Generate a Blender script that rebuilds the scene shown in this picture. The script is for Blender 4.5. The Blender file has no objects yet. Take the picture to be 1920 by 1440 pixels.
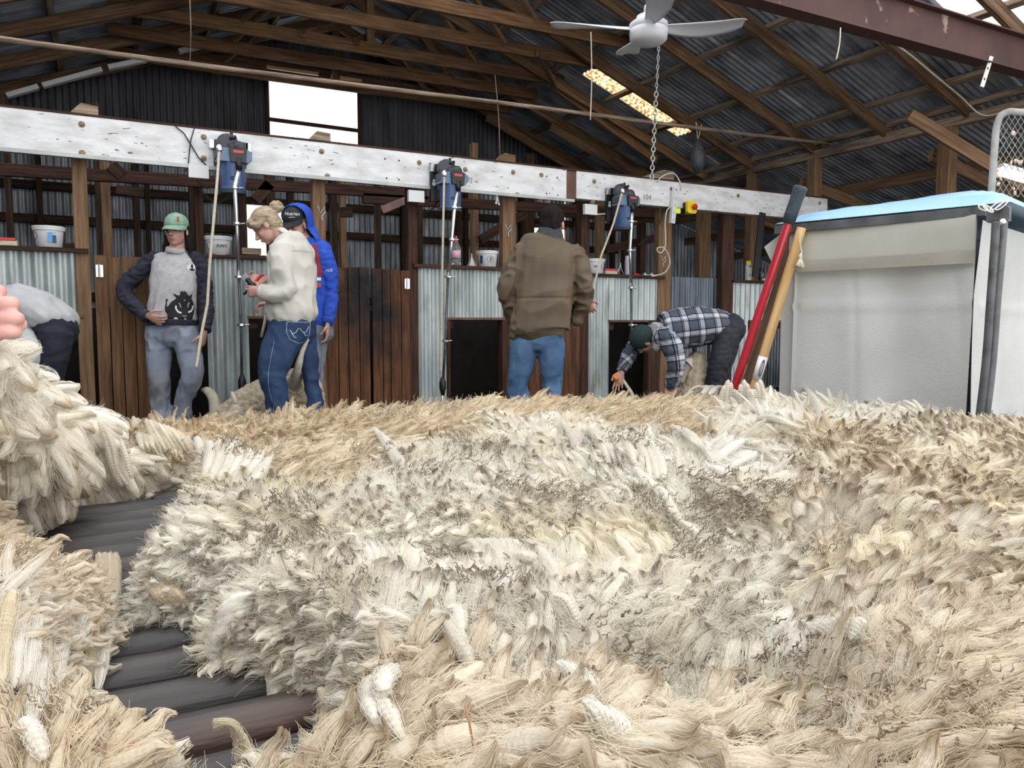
import bpy, bmesh, math, random
import numpy as np
from mathutils import Vector, Matrix
random.seed(7); rng = np.random.default_rng(11)
C = bpy.context.scene.collection
V = Vector
# ---------------------------------------------------------------- camera numbers
YAW, PIT, FL = math.radians(28), math.radians(4.37), 1440.0
CF = V((math.sin(YAW)*math.cos(PIT), math.cos(YAW)*math.cos(PIT), -math.sin(PIT)))
CR = V((math.cos(YAW), -math.sin(YAW), 0))
CU = CR.cross(CF)
CAM = V((0, 0, 1.2))
def ray(px, py): return CF + CR*((px-960)/FL) + CU*((720-py)/FL)
def P(px, py, d): return CAM + ray(px, py)*d
def onX(px, py, x): r = ray(px, py); return CAM + r*((x-CAM.x)/r.x)
def onY(px, py, y): r = ray(px, py); return CAM + r*((y-CAM.y)/r.y)
def onZ(px, py, z): r = ray(px, py); return CAM + r*((z-CAM.z)/r.z)
BZ = 0.38          # height of the shearing board above the wool room floor
# ---------------------------------------------------------------- materials
MATS = {}
def node_mat(name):
    m = bpy.data.materials.new(name); m.use_nodes = True
    nt = m.node_tree; nt.nodes.clear()
    out = nt.nodes.new('ShaderNodeOutputMaterial')
    b = nt.nodes.new('ShaderNodeBsdfPrincipled')
    nt.links.new(b.outputs[0], out.inputs[0])
    MATS[name] = m
    return m, nt, b
def c4(c): return (c[0], c[1], c[2], 1)
def mat(name, c1, c2=None, rough=.6, metal=0, scale=6, stretch=(1, 1, 1), bump=0, bscale=None, coord='tc', lo=.35, hi=.65,
        c3=None, s3=2.0, lo3=.55, hi3=.7, stretch3=(1, 1, 1), detail=5, spec=.5, emit=None, coat=0, sss=0):
    m, nt, b = node_mat(name)
    b.inputs['Roughness'].default_value = rough; b.inputs['Metallic'].default_value = metal
    b.inputs['Specular IOR Level'].default_value = spec
    b.inputs['Base Color'].default_value = c4(c1)
    b.inputs['Coat Weight'].default_value = coat
    if emit: b.inputs['Emission Color'].default_value = c4(emit[:3]); b.inputs['Emission Strength'].default_value = emit[3]
    N = nt.nodes; L = nt.links
    if coord == 'tc':
        a = N.new('ShaderNodeAttribute'); a.attribute_name = 'tc'; src = a.outputs['Vector']
    else:
        a = N.new('ShaderNodeTexCoord'); src = a.outputs[coord]
    def noise(sc, st, det=detail):
        mp = N.new('ShaderNodeMapping'); mp.inputs['Scale'].default_value = st
        L.new(src, mp.inputs[0]); n = N.new('ShaderNodeTexNoise'); n.inputs['Scale'].default_value = sc
        n.inputs['Detail'].default_value = det; L.new(mp.outputs[0], n.inputs['Vector']); return n.outputs[0]
    last = None
    if c2 is not None:
        r = N.new('ShaderNodeValToRGB'); L.new(noise(scale, stretch), r.inputs[0])
        r.color_ramp.elements[0].position = lo; r.color_ramp.elements[1].position = hi
        r.color_ramp.elements[0].color = c4(c1); r.color_ramp.elements[1].color = c4(c2)
        last = r.outputs[0]
        if c3 is not None:
            r3 = N.new('ShaderNodeValToRGB'); L.new(noise(s3, stretch3), r3.inputs[0])
            r3.color_ramp.elements[0].position = lo3; r3.color_ramp.elements[1].position = hi3
            mx = N.new('ShaderNodeMix'); mx.data_type = 'RGBA'
            L.new(r3.outputs[0], mx.inputs[0]); L.new(last, mx.inputs[6]); mx.inputs[7].default_value = c4(c3)
            last = mx.outputs[2]
        L.new(last, b.inputs['Base Color'])
    if bump:
        bp = N.new('ShaderNodeBump'); bp.inputs['Strength'].default_value = bump; bp.inputs['Distance'].default_value = .01
        L.new(noise(bscale or scale*2, stretch), bp.inputs['Height']); L.new(bp.outputs[0], b.inputs['Normal'])
    return m
W = lambda n, a, b, c=None, **k: mat(n, a, b, rough=k.pop('rough', .75), scale=k.pop('scale', 3), stretch=(1, 14, 14), bump=.5, bscale=5, c3=c, s3=1.5, stretch3=(.7, 4, 4), spec=.25, **k)
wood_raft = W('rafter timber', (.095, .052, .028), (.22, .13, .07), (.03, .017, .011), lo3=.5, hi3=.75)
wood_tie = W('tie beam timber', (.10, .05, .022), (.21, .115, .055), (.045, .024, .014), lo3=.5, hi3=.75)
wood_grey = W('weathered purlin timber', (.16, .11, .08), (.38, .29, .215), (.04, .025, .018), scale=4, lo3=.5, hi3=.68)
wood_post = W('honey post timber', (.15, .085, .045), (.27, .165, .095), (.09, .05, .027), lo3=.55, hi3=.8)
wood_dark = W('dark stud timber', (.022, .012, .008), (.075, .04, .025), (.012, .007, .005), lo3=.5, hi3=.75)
wood_ledge = W('dark ledge timber', (.03, .014, .01), (.085, .04, .025))
wood_deck = W('deck timber', (.04, .026, .02), (.14, .095, .07), (.03, .02, .015))
def door_mat(name, a, b, stain, amt):
    m = W(name, a, b, stain, lo3=amt, hi3=amt+.12); return m
door_l = door_mat('left door boards', (.11, .052, .025), (.20, .115, .06), (.05, .028, .018), .58)
door_m = W('oily door boards', (.085, .034, .017), (.175, .078, .036), (.03, .018, .014), lo3=.58, hi3=.75)
def add_stain(m, cx, cz, rx, rz_, col):
    """greasy stain rubbed onto the boards around a point of the wall"""
    nt = m.node_tree; N = nt.nodes; L = nt.links; b = [n for n in N if n.type == 'BSDF_PRINCIPLED'][0]; src = b.inputs['Base Color'].links[0].from_socket
    t = N.new('ShaderNodeTexCoord'); mp = N.new('ShaderNodeMapping'); mp.inputs['Location'].default_value = (-cx/rx, 0, -cz/rz_); mp.inputs['Scale'].default_value = (1/rx, 0, 1/rz_); L.new(t.outputs['Object'], mp.inputs[0])
    ln = N.new('ShaderNodeVectorMath'); ln.operation = 'LENGTH'; L.new(mp.outputs[0], ln.inputs[0]); n = N.new('ShaderNodeTexNoise'); n.inputs['Scale'].default_value = 4; n.inputs['Detail'].default_value = 6; L.new(t.outputs['Object'], n.inputs['Vector'])
    ad = N.new('ShaderNodeMath'); ad.operation = 'MULTIPLY_ADD'; L.new(n.outputs[0], ad.inputs[0]); ad.inputs[1].default_value = 1.1; L.new(ln.outputs['Value'], ad.inputs[2])
    r = N.new('ShaderNodeValToRGB'); L.new(ad.outputs[0], r.inputs[0]); r.color_ramp.elements[0].position = .35; r.color_ramp.elements[0].color = (1, 1, 1, 1); r.color_ramp.elements[1].position = .95; r.color_ramp.elements[1].color = (0, 0, 0, 1)
    ad2 = N.new('ShaderNodeMath'); ad2.operation = 'SUBTRACT'; L.new(ad.outputs[0], ad2.inputs[0]); ad2.inputs[1].default_value = .35; L.new(ad2.outputs[0], r.inputs[0])
    mx = N.new('ShaderNodeMix'); mx.data_type = 'RGBA'; L.new(r.outputs[0], mx.inputs[0]); L.new(src, mx.inputs[6]); mx.inputs[7].default_value = c4(col); L.new(mx.outputs[2], b.inputs['Base Color'])
add_stain(door_m, 2.09, 1.38, .62, .95, (.014, .014, .016)); add_stain(door_l, .52, 1.7, .3, .3, (.03, .025, .022))
white_paint = mat('flaking white paint', (.60, .59, .575), (.84, .84, .85), scale=5, stretch=(1, 2.5, 2.5), lo=.3, hi=.62, rough=.6, bump=.5, bscale=9,
                  c3=(.16, .12, .09), s3=22, stretch3=(.6, 2.2, 2.2), lo3=.665, hi3=.69, detail=8)
# rust along the top edge of the beam is its own stain
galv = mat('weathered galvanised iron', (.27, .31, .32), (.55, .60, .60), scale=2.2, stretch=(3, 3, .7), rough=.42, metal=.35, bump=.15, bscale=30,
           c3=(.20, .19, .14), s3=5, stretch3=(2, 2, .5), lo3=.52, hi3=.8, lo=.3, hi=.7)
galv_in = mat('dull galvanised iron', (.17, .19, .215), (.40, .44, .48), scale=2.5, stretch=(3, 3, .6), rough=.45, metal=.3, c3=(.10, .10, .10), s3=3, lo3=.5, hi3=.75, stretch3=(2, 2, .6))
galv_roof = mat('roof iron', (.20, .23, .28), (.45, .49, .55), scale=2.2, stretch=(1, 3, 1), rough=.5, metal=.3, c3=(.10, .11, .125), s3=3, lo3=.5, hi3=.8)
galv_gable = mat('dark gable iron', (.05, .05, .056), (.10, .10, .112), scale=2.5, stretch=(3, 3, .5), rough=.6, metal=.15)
galv_gate = mat('blue grey gate iron', (.10, .12, .15), (.19, .22, .26), scale=2.5, stretch=(3, 3, .5), rough=.45, metal=.4)
red_oxide = mat('red oxide steel', (.045, .016, .012), (.075, .028, .020), scale=3, rough=.7, c3=(.30, .2, .15), s3=7, lo3=.66, hi3=.72, bump=.2)
rust_red = mat('rust red edge', (.11, .05, .035), (.2, .1, .07), scale=6, rough=.75)
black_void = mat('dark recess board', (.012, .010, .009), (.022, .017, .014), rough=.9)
floor_m = W('grimy floor boards', (.035, .025, .02), (.10, .07, .052), (.02, .015, .012))
white_pl = mat('white plastic', (.72, .72, .72), rough=.35)
lid_pl = mat('white lid plastic', (.76, .765, .75), rough=.3)
grey_tube = mat('zinc conduit', (.34, .35, .34), (.45, .46, .45), rough=.45, metal=.5)
steel = mat('bright steel', (.55, .56, .56), (.7, .7, .7), rough=.22, metal=.9, scale=12)
steel_dk = mat('dark steel', (.07, .073, .078), (.13, .135, .14), rough=.5, metal=.45, scale=9, c3=(.06, .055, .05), s3=20)
black_pl = mat('black plastic', (.012, .012, .014), rough=.42)
blue_mot = mat('blue motor paint', (.035, .075, .19), (.05, .095, .23), rough=.38, scale=14)
blue_lt = mat('pale blue housing', (.14, .21, .33), rough=.4)
char_pl = mat('charcoal cast housing', (.035, .038, .046), (.06, .065, .075), rough=.5, scale=20)
red_lab = mat('red badge', (.62, .06, .07), rough=.4)
cord_m = mat('cream rope', (.50, .44, .33), (.62, .56, .44), rough=.85, scale=60)
cable_w = mat('off white cable', (.62, .60, .52), rough=.5)
cable_k = mat('black cable', (.012, .011, .011), rough=.5)
ink = mat('black marker ink', (.015, .015, .018), rough=.7)
ink_soft = mat('faded pencil', (.20, .19, .18), rough=.8)
bolt_m = mat('rusty bolt washer', (.20, .12, .07), (.36, .25, .15), scale=60, rough=.7)
yellow_p = mat('safety yellow plastic', (.86, .66, .02), rough=.4)
lime_p = mat('lime tag plastic', (.72, .85, .05), rough=.4)
red_p = mat('red plastic', (.55, .015, .02), rough=.32)
red_shaft = mat('glossy dark red fibreglass', (.35, .008, .02), (.42, .012, .028), rough=.22, coat=.5, scale=5)
grip_m = mat('blue black rubber grip', (.018, .03, .042), (.03, .045, .06), rough=.6, scale=40, bump=.3)
pine_m = W('varnished pine handle', (.47, .29, .12), (.66, .45, .22), rough=.38)
brown_h = W('worn brown handle', (.09, .05, .03), (.2, .12, .075), rough=.5)
fan_w = mat('fan white enamel', (.72, .73, .76), rough=.32)
chain_m = mat('zinc chain', (.42, .42, .39), rough=.4, metal=.6)
mesh_m = mat('dusty grey tube', (.20, .195, .18), (.33, .32, .29), scale=12, rough=.8)
cob_m = mat('cobweb dust', (.42, .34, .26), (.55, .46, .36), scale=30, rough=.95)
lamp_w = mat('lit fluorescent tube', (1, 1, 1), rough=.5, emit=(1, .97, .92, 6))
bl_foam = mat('sky blue plastic sheet', (.23, .43, .62), (.31, .51, .70), scale=5, rough=.35, c3=(.30, .50, .60), s3=9, lo3=.6, hi3=.75)
skylt = None
# ---------------------------------------------------------------- geometry collector
class G:
    def __init__(s): s.v = []; s.f = []; s.tc = []
    def add(s, vs, fs, tc=None):
        n = len(s.v); s.v += [tuple(v) for v in vs]; s.f += [tuple(i+n for i in f) for f in fs]
        s.tc += [tuple(t) for t in (tc if tc is not None else vs)]
        return s
    def box(s, a, b, rot=None, org=None):
        (x0, y0, z0), (x1, y1, z1) = a, b
        vs = [V((x, y, z)) for x in (x0, x1) for y in (y0, y1) for z in (z0, z1)]
        if rot is not None: o = V(org or (0, 0, 0)); vs = [rot @ (v-o)+o for v in vs]
        d = [x1-x0, y1-y0, z1-z0]; ax = max(range(3), key=lambda i: abs(d[i])); r = random.random()*50
        tc = [V((v[ax]+r, v[(ax+1) % 3]+r, v[(ax+2) % 3])) for v in vs]
        return s.add(vs, [(0, 1, 3, 2), (4, 6, 7, 5), (0, 4, 5, 1), (2, 3, 7, 6), (0, 2, 6, 4), (1, 5, 7, 3)], tc)
    def beam(s, p0, p1, w, h, up=(0, 0, 1), off=(0, 0), segs=1, wob=0, ch=.06):
        """timber from p0 to p1, w wide sideways, h along up, with small chamfers"""
        p0, p1, up = V(p0), V(p1), V(up); t = (p1-p0).normalized(); sd = t.cross(up).normalized(); u = sd.cross(t).normalized()
        c = min(w, h)*ch; a, b = w/2, h/2
        sec = [(-a+c, -b), (a-c, -b), (a, -b+c), (a, b-c), (a-c, b), (-a+c, b), (-a, b-c), (-a, -b+c)]
        vs = []; tc = []; L = (p1-p0).length; r = random.random()*40; n = len(sec)
        for k in range(segs+1):
            q = k/segs; o = p0.lerp(p1, q)
            ww = (random.uniform(-wob, wob), random.uniform(-wob, wob)) if wob else (0, 0)
            for x, y in sec:
                vs.append(o+sd*(x+off[0]+ww[0])+u*(y+off[1]+ww[1])); tc.append((q*L+r, x+r, y))
        fs = [(k*n+i, k*n+(i+1) % n, (k+1)*n+(i+1) % n, (k+1)*n+i) for k in range(segs) for i in range(n)]
        fs += [tuple(range(n))[::-1], tuple(segs*n+i for i in range(n))]
        return s.add(vs, fs, tc)
    def tube(s, pts, r, n=10, cap=True, flat=None):
        pts = [V(p) for p in pts]; rs = r if isinstance(r, (list, tuple)) else [r]*len(pts)
        vs = []; tc = []; prev = None; L = 0; rr = random.random()*20
        for i, p in enumerate(pts):
            t = (pts[min(i+1, len(pts)-1)]-pts[max(i-1, 0)]).normalized()
            if prev is None:
                a = V((0, 0, 1)) if abs(t.z) < .9 else V((1, 0, 0)); u = t.cross(a).normalized()
            else: u = (prev-t*prev.dot(t)).normalized()
            prev = u; w = t.cross(u)
            if i: L += (p-pts[i-1]).length
            for k in range(n):
                A = 2*math.pi*k/n; vs.append(p+(u*math.cos(A)+w*math.sin(A))*rs[i]); tc.append((L+rr, math.cos(A)*rs[i]+rr, math.sin(A)*rs[i]))
        m = len(pts)
        fs = [(i*n+k, i*n+(k+1) % n, (i+1)*n+(k+1) % n, (i+1)*n+k) for i in range(m-1) for k in range(n)]
        if cap: fs += [tuple(range(n))[::-1], tuple((m-1)*n+k for k in range(n))]
        return s.add(vs, fs, tc)
    def lathe(s, prof, o, ax=(0, 0, 1), n=24):
        """prof: (radius, height) pairs"""
        o = V(o); ax = V(ax).normalized(); a = V((0, 0, 1)) if abs(ax.z) < .9 else V((1, 0, 0))
        u = ax.cross(a).normalized(); w = ax.cross(u); vs = []
        for r, h in prof:
            for k in range(n):
                A = 2*math.pi*k/n; vs.append(o+ax*h+(u*math.cos(A)+w*math.sin(A))*r)
        m = len(prof)
        fs = [(i*n+k, i*n+(k+1) % n, (i+1)*n+(k+1) % n, (i+1)*n+k) for i in range(m-1) for k in range(n)]
        fs += [tuple(range(n))[::-1], tuple((m-1)*n+k for k in range(n))]
        return s.add(vs, fs)
    def ell(s, c, r, rot=None, n=16, m=10):
        c = V(c); vs = []; fs = []
        for i in range(m+1):
            th = math.pi*i/m
            for k in range(n):
                A = 2*math.pi*k/n; v = V((r[0]*math.sin(th)*math.cos(A), r[1]*math.sin(th)*math.sin(A), r[2]*math.cos(th)))
                vs.append(c+(rot @ v if rot is not None else v))
        fs = [(i*n+k, (i+1)*n+k, (i+1)*n+(k+1) % n, i*n+(k+1) % n) for i in range(m) for k in range(n)]
        return s.add(vs, fs)
    def prism(s, poly, o, u, v, d):
        """poly in (u,v) at o, extruded by vector d"""
        o, u, v, d = V(o), V(u), V(v), V(d); n = len(poly)
        vs = [o+u*a+v*b for a, b in poly]+[o+u*a+v*b+d for a, b in poly]
        fs = [tuple(range(n))[::-1], tuple(range(n, 2*n))]+[(i, (i+1) % n, n+(i+1) % n, n+i) for i in range(n)]
        return s.add(vs, fs)
    def corr(s, o, u, v, w, L, nrm, pitch=.076, amp=.009, per=8, rows=1, jit=0):
        """corrugated sheet: ribs across u (width w), running along v (length L)"""
        o, u, v, nrm = V(o), V(u).normalized(), V(v).normalized(), V(nrm).normalized()
        n = max(2, int(round(w/pitch*per))); vs = []; tc = []
        for j in range(rows+1):
            for i in range(n+1):
                x = w*i/n; a = amp*math.cos(2*math.pi*x/pitch)
                vs.append(o+u*x+v*(L*j/rows)+nrm*(a+(random.uniform(-jit, jit) if jit else 0))); tc.append((o+u*x+v*(L*j/rows)))
        fs = [(j*(n+1)+i, j*(n+1)+i+1, (j+1)*(n+1)+i+1, (j+1)*(n+1)+i) for j in range(rows) for i in range(n)]
        return s.add(vs, fs, tc)
    def obj(s, name, m, parent=None, smooth=False, solid=0):
        me = bpy.data.meshes.new(name); me.from_pydata(s.v, [], s.f); me.update()
        at = me.attributes.new('tc', 'FLOAT_VECTOR', 'POINT'); at.data.foreach_set('vector', np.array(s.tc, dtype=np.float32).ravel())
        bm = bmesh.new(); bm.from_mesh(me); bmesh.ops.recalc_face_normals(bm, faces=bm.faces); bm.to_mesh(me); bm.free()
        if smooth: me.shade_smooth()
        me.materials.append(m); o = bpy.data.objects.new(name, me); C.objects.link(o)
        if parent: setp(o, parent)
        if smooth == 'auto':
            pass
        return o
def setp(o, p):
    o.parent = p; o.matrix_parent_inverse = Matrix.Translation(-V(p.location)) if p.parent is None else Matrix.Translation(-V(p['_w']) if '_w' in p else V((0, 0, 0)))
    return o
def tag(o, label=None, cat=None, group=None, kind=None):
    if label: o['label'] = label
    if cat: o['category'] = cat
    if group: o['group'] = group
    if kind: o['kind'] = kind
    return o
def thing(name, loc, label=None, cat=None, group=None, kind=None):
    o = bpy.data.objects.new(name, None); C.objects.link(o); o.location = loc; o.empty_display_size = .05
    return tag(o, label, cat, group, kind)
def structure(name, label=None): return tag(thing(name, (0, 0, 0)), label, kind='structure')
# text as flat raised lettering (converted font curve)
def text(s, size, o, u, v, m, name, parent, th=.0008, align='CENTER'):
    cu = bpy.data.curves.new(name, 'FONT'); cu.body = s; cu.size = size; cu.extrude = th; cu.align_x = align; cu.align_y = 'CENTER'
    ob = bpy.data.objects.new(name, cu); C.objects.link(ob)
    u = V(u).normalized(); v = V(v).normalized(); n = u.cross(v); M = Matrix((u, v, n)).transposed().to_4x4(); M.translation = V(o)
    dg = bpy.context.evaluated_depsgraph_get(); me = bpy.data.meshes.new_from_object(ob.evaluated_get(dg))
    me.transform(M); bpy.data.objects.remove(ob)
    o2 = bpy.data.objects.new(name, me); C.objects.link(o2); me.materials.clear(); me.materials.append(m)
    if parent: setp(o2, parent)
    return o2
# ---------------------------------------------------------------- camera, world, view
cam = bpy.data.cameras.new('camera'); co = bpy.data.objects.new('camera', cam); C.objects.link(co)
cam.sensor_width = 36; cam.lens = 27; cam.clip_start = .02; cam.clip_end = 200
Mc = Matrix((CR, CU, -CF)).transposed().to_4x4(); Mc.translation = CAM; co.matrix_world = Mc
sc = bpy.context.scene; sc.camera = co
sc.view_settings.view_transform = 'Standard'; sc.view_settings.look = 'None'; sc.view_settings.gamma = 1; sc.view_settings.use_curve_mapping = False
sc.view_settings.exposure = 1.0
sc.cycles.max_bounces = 6; sc.cycles.diffuse_bounces = 4; sc.cycles.glossy_bounces = 3; sc.cycles.transmission_bounces = 4
sc.cycles.caustics_reflective = False; sc.cycles.caustics_refractive = False
sc.cycles.use_denoising = True; sc.cycles.use_adaptive_sampling = True; sc.cycles.adaptive_threshold = .03
wd = bpy.data.worlds.new('overcast'); sc.world = wd; wd.use_nodes = True
bg = wd.node_tree.nodes['Background']; bg.inputs[0].default_value = (.975, .985, 1, 1); bg.inputs[1].default_value = 1.25
# ================================================================= SETTING
RX, RZ, SL, EX, EZ = 2.8, 5.28, .38, 7.75, 3.40      # ridge x and z, slope, eave x and z
def rz(x): return RZ-abs(x-RX)*SL
LX = 2*RX-EX
YB, YF = 10.85, 2.75
# floors
fl = structure('floor')
g = G()
for i in range(44):
    x = -5+i*.38
    g.box((x, -3, -.05), (x+.374, 4.75, 0))
g.obj('wool_room_floor', floor_m, fl)
g = G()
for i in range(100):
    y0 = 4.75
    x = -3+i*.16
    g.box((x, y0, BZ-.03), (x+.15, 6.58, BZ))
g.obj('shearing_board', floor_m, fl)
g = G(); g.box((-5, 4.7, 0), (13, 4.75, BZ)); g.obj('board_riser', wood_dark, fl)
g = G()      # slatted grating inside the pens, starting at the doors
for i in range(230):
    x = -2.6+i*.045
    g.box((x, 6.60, BZ-.05), (x+.03, YB, BZ-.012))
g.obj('pen_grating', tag(wood_deck, None) if False else wood_deck, fl)['kind'] = 'stuff'
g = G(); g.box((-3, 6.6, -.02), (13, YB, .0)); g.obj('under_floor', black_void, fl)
# roof
ce = structure('ceiling')
cs = SL/math.sqrt(1+SL*SL); cc = 1/math.sqrt(1+SL*SL)
vr = V((cc, 0, -cs)); vl = V((-cc, 0, -cs))
def roofsheet(x0, x1, y0, y1, right=True, name='roof_sheet', m=None, amp=.013):
    g = G(); d = vr if right else vl; a = V((x0, y0, rz(x0)+.085)); L = abs(x1-x0)/cc
    g.corr(a, (0, 1, 0), d, y1-y0, L, (cs if right else -cs, 0, cc), rows=max(1, int(L/.9)), amp=amp)
    return g.obj(name, m or galv_roof, ce, smooth=True)
# skylight holes: yellow at x 5.41..6.96, y 7.84..8.31 ; white one x 5.9..7.0 , y 3.1..4.35
YSK = (5.45, 7.00, 7.86, 8.36); WSK = (5.2, 7.05, 2.75, 4.33)
roofsheet(RX, EX+.15, 8.36, YB+.1)
roofsheet(4.1, EX+.15, 4.33, 6.4); roofsheet(RX, EX+.15, 6.4, 7.86)
roofsheet(RX, YSK[0], 7.86, 8.36); roofsheet(YSK[1], EX+.15, 7.86, 8.36)
roofsheet(4.1, WSK[0], YF, 4.33); roofsheet(WSK[1], EX+.15, YF, 4.33)
roofsheet(RX, LX-.15, 7.2, YB+.1, False)
# right lean-to roof beyond the plate, lower
g = G(); a = V((EX+.04, YF, 3.405)); g.corr(a, (0, 1, 0), V((cc, 0, -cs*.75)), YB-YF, 4.6, (cs, 0, cc), rows=4)
g.obj('roof_sheet', galv_roof, ce, smooth=True)
# yellow and clear skylight sheets
m, nt, b = node_mat('yellow translucent sheet'); N = nt.nodes; L = nt.links
tr = N.new('ShaderNodeBsdfTranslucent'); mixs = N.new('ShaderNodeMixShader'); tc = N.new('ShaderNodeTexCoord')
n1 = N.new('ShaderNodeTexNoise'); n1.inputs['Scale'].default_value = 26; n1.inputs['Detail'].default_value = 6
L.new(tc.outputs['Object'], n1.inputs['Vector']); rp = N.new('ShaderNodeValToRGB'); L.new(n1.outputs[0], rp.inputs[0])
rp.color_ramp.elements[0].position = .44; rp.color_ramp.elements[0].color = (1, .83, .47, 1)
rp.color_ramp.elements[1].position = .60; rp.color_ramp.elements[1].color = (.35, .13, .02, 1)
L.new(rp.outputs[0], tr.inputs[0]); L.new(rp.outputs[0], b.inputs['Base Color']); mixs.inputs[0].default_value = .92
L.new(b.outputs[0], mixs.inputs[1]); L.new(tr.outputs[0], mixs.inputs[2])
L.new(mixs.outputs[0], [n for n in N if n.type == 'OUTPUT_MATERIAL'][0].inputs[0])
roofsheet(YSK[0], YSK[1], YSK[2], YSK[3], name='skylight_sheet', m=m)
m2, nt, b = node_mat('clear ribbed sheet'); N = nt.nodes; L = nt.links
tr = N.new('ShaderNodeBsdfTranslucent'); tr.inputs[0].default_value = (.95, .97, 1, 1)
tp = N.new('ShaderNodeBsdfTransparent'); mixs = N.new('ShaderNodeMixShader'); mixs.inputs[0].default_value = .3
L.new(tr.outputs[0], mixs.inputs[1]); L.new(tp.outputs[0], mixs.inputs[2]); L.new(mixs.outputs[0], [n for n in N if n.type == 'OUTPUT_MATERIAL'][0].inputs[0])
roofsheet(WSK[0], WSK[1], WSK[2], WSK[3], name='clear_roof_sheet', m=m2)
# unseen clear sheets either side of the ridge, added to let in more daylight
roofsheet(RX, 4.1, YF, 6.4, name='clear_roof_sheet', m=m2); roofsheet(RX, LX-.15, YF, 7.2, False, name='clear_roof_sheet', m=m2)
# rafters, purlins, tie beams
RY = [2.95, 3.88, 4.80, 5.73, 6.70, 7.72, 8.62, 9.5, 10.4]
for y in RY:
    for sgn in (1, -1):
        xe = RX+sgn*(EX-RX+.1)
        g = G(); g.beam((RX, y, RZ-.07), (xe, y, rz(xe)-.07), .05, .13, up=(0, 0, 1), segs=4, wob=.004); g.obj('rafter', wood_raft, ce)
for dx in (.75, 1.55, 2.35, 3.12, 3.9, 4.6, 4.98):
    for sgn in (1, -1):
        x = RX+sgn*dx
        g = G(); g.beam((x, YF, rz(x)+.035), (x, YB, rz(x)+.035), .065, .055, segs=14, wob=.006, up=(sgn*cs, 0, cc)); g.obj('purlin', wood_grey, ce)
g = G(); g.beam((RX, YF, RZ-.02), (RX, YB, RZ-.02), .04, .2); g.obj('ridge_board', wood_raft, ce)
for y in (7.13, 7.84, 8.60, 9.26, 10.05):
    g = G(); g.beam((.16, y+.06, 4.30), (5.35, y+.06, 4.34), .045, .135, segs=5, wob=.004); g.obj('tie_beam', wood_tie, ce)
    for xs in (1.4, 4.1):       # web struts up to the roof
        g = G(); g.beam((xs, y+.06, 4.36), (xs+(.5 if xs < 2.5 else -.5), y+.06, rz(xs+(.5 if xs < 2.5 else -.5))-.05), .04, .09, up=(0, 1, 0)); g.obj('strut', wood_raft, ce)
for y in (8.60, 10.05):
    g = G(); g.beam((RX, y+.09, 4.35), (RX, y+.09, RZ-.1), .09, .05, up=(0, 1, 0)); g.obj('king_post', wood_raft, ce)
for (xa, ya, za, xb, yb, zb) in ((2.0, 8.6, 4.33, 2.9, 9.6, 4.95), (2.6, 8.6, 4.35, 3.3, 9.5, 4.9), (4.5, 7.84, 4.3, 5.2, 8.6, 4.25)):
    g = G(); g.beam((xa, ya, za), (xb, yb, zb), .04, .08); g.obj('strut', wood_raft, ce)
# long thin rail under the ties
g = G(); pts = []
for k in range(21):
    q = k/20; x = -1.3+q*(EX+1.3); pts.append(V((x, 6.5+.02*math.sin(q*9), 3.17+.2*q-.02*math.sin(q*math.pi))))
g.tube(pts, .02, 8); g.obj('tie_rail', wood_grey, ce, smooth=True)
# long lower tie at the gable (dark)
for z, y in ((4.55, 10.55), (3.62, 10.70)):
    g = G(); g.beam((-1.6, y, z), (7.2, y, z), .06, .11); g.obj('tie_beam', wood_raft, ce)
# diagonal knee from rafters on right towards the gable
for (a, b2) in (((5.2, 8.7, 4.28), (6.9, 8.7, 3.5)), ((5.0, 10.2, 4.2), (6.9, 10.2, 3.45)), ((5.6, 9.4, 3.95), (7.4, 9.4, 3.3))):
    g = G(); g.beam(a, b2, .05, .11); g.obj('knee_brace', wood_raft, ce)
# steel beam, red oxide, top right
sb = G(); 
x0, x1, y = 1.5, EX+3.2, 3.6
sb.box((x0, y-.005, 3.17), (x1, y+.005, 3.44)); sb.box((x0, y-.06, 3.165), (x1, y+.06, 3.175)); sb.box((x0, y-.06, 3.435), (x1, y+.06, 3.445))
o = tag(sb.obj('steel_beam', red_oxide), 'dark red painted steel roof beam crossing overhead at the top right', 'beam')
# ---- gable / back wall
wb = structure('wall_back')
g = G()
GW = (2.05, 3.31, 3.68, 4.49); BW1 = (1.73, 2.75, 2.12, 2.84); BW2 = (5.95, 6.75, 2.35, 2.78)
def backrect(xa, xb, za, zb, m, nm='wall_sheet'):
    g = G(); g.corr((xa, YB, za), (1, 0, 0), (0, 0, 1), xb-xa, zb-za, (0, -1, 0), rows=1, per=6); return g.obj(nm, m, wb, smooth=True)
XL, XR = LX-.1, 12.2
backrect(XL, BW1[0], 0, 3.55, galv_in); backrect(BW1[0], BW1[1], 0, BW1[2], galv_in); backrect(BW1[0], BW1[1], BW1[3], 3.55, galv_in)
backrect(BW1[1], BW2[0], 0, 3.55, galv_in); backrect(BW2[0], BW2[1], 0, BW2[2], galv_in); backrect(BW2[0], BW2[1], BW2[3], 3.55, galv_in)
backrect(BW2[1], XR, 0, 3.3, galv_in)
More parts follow.
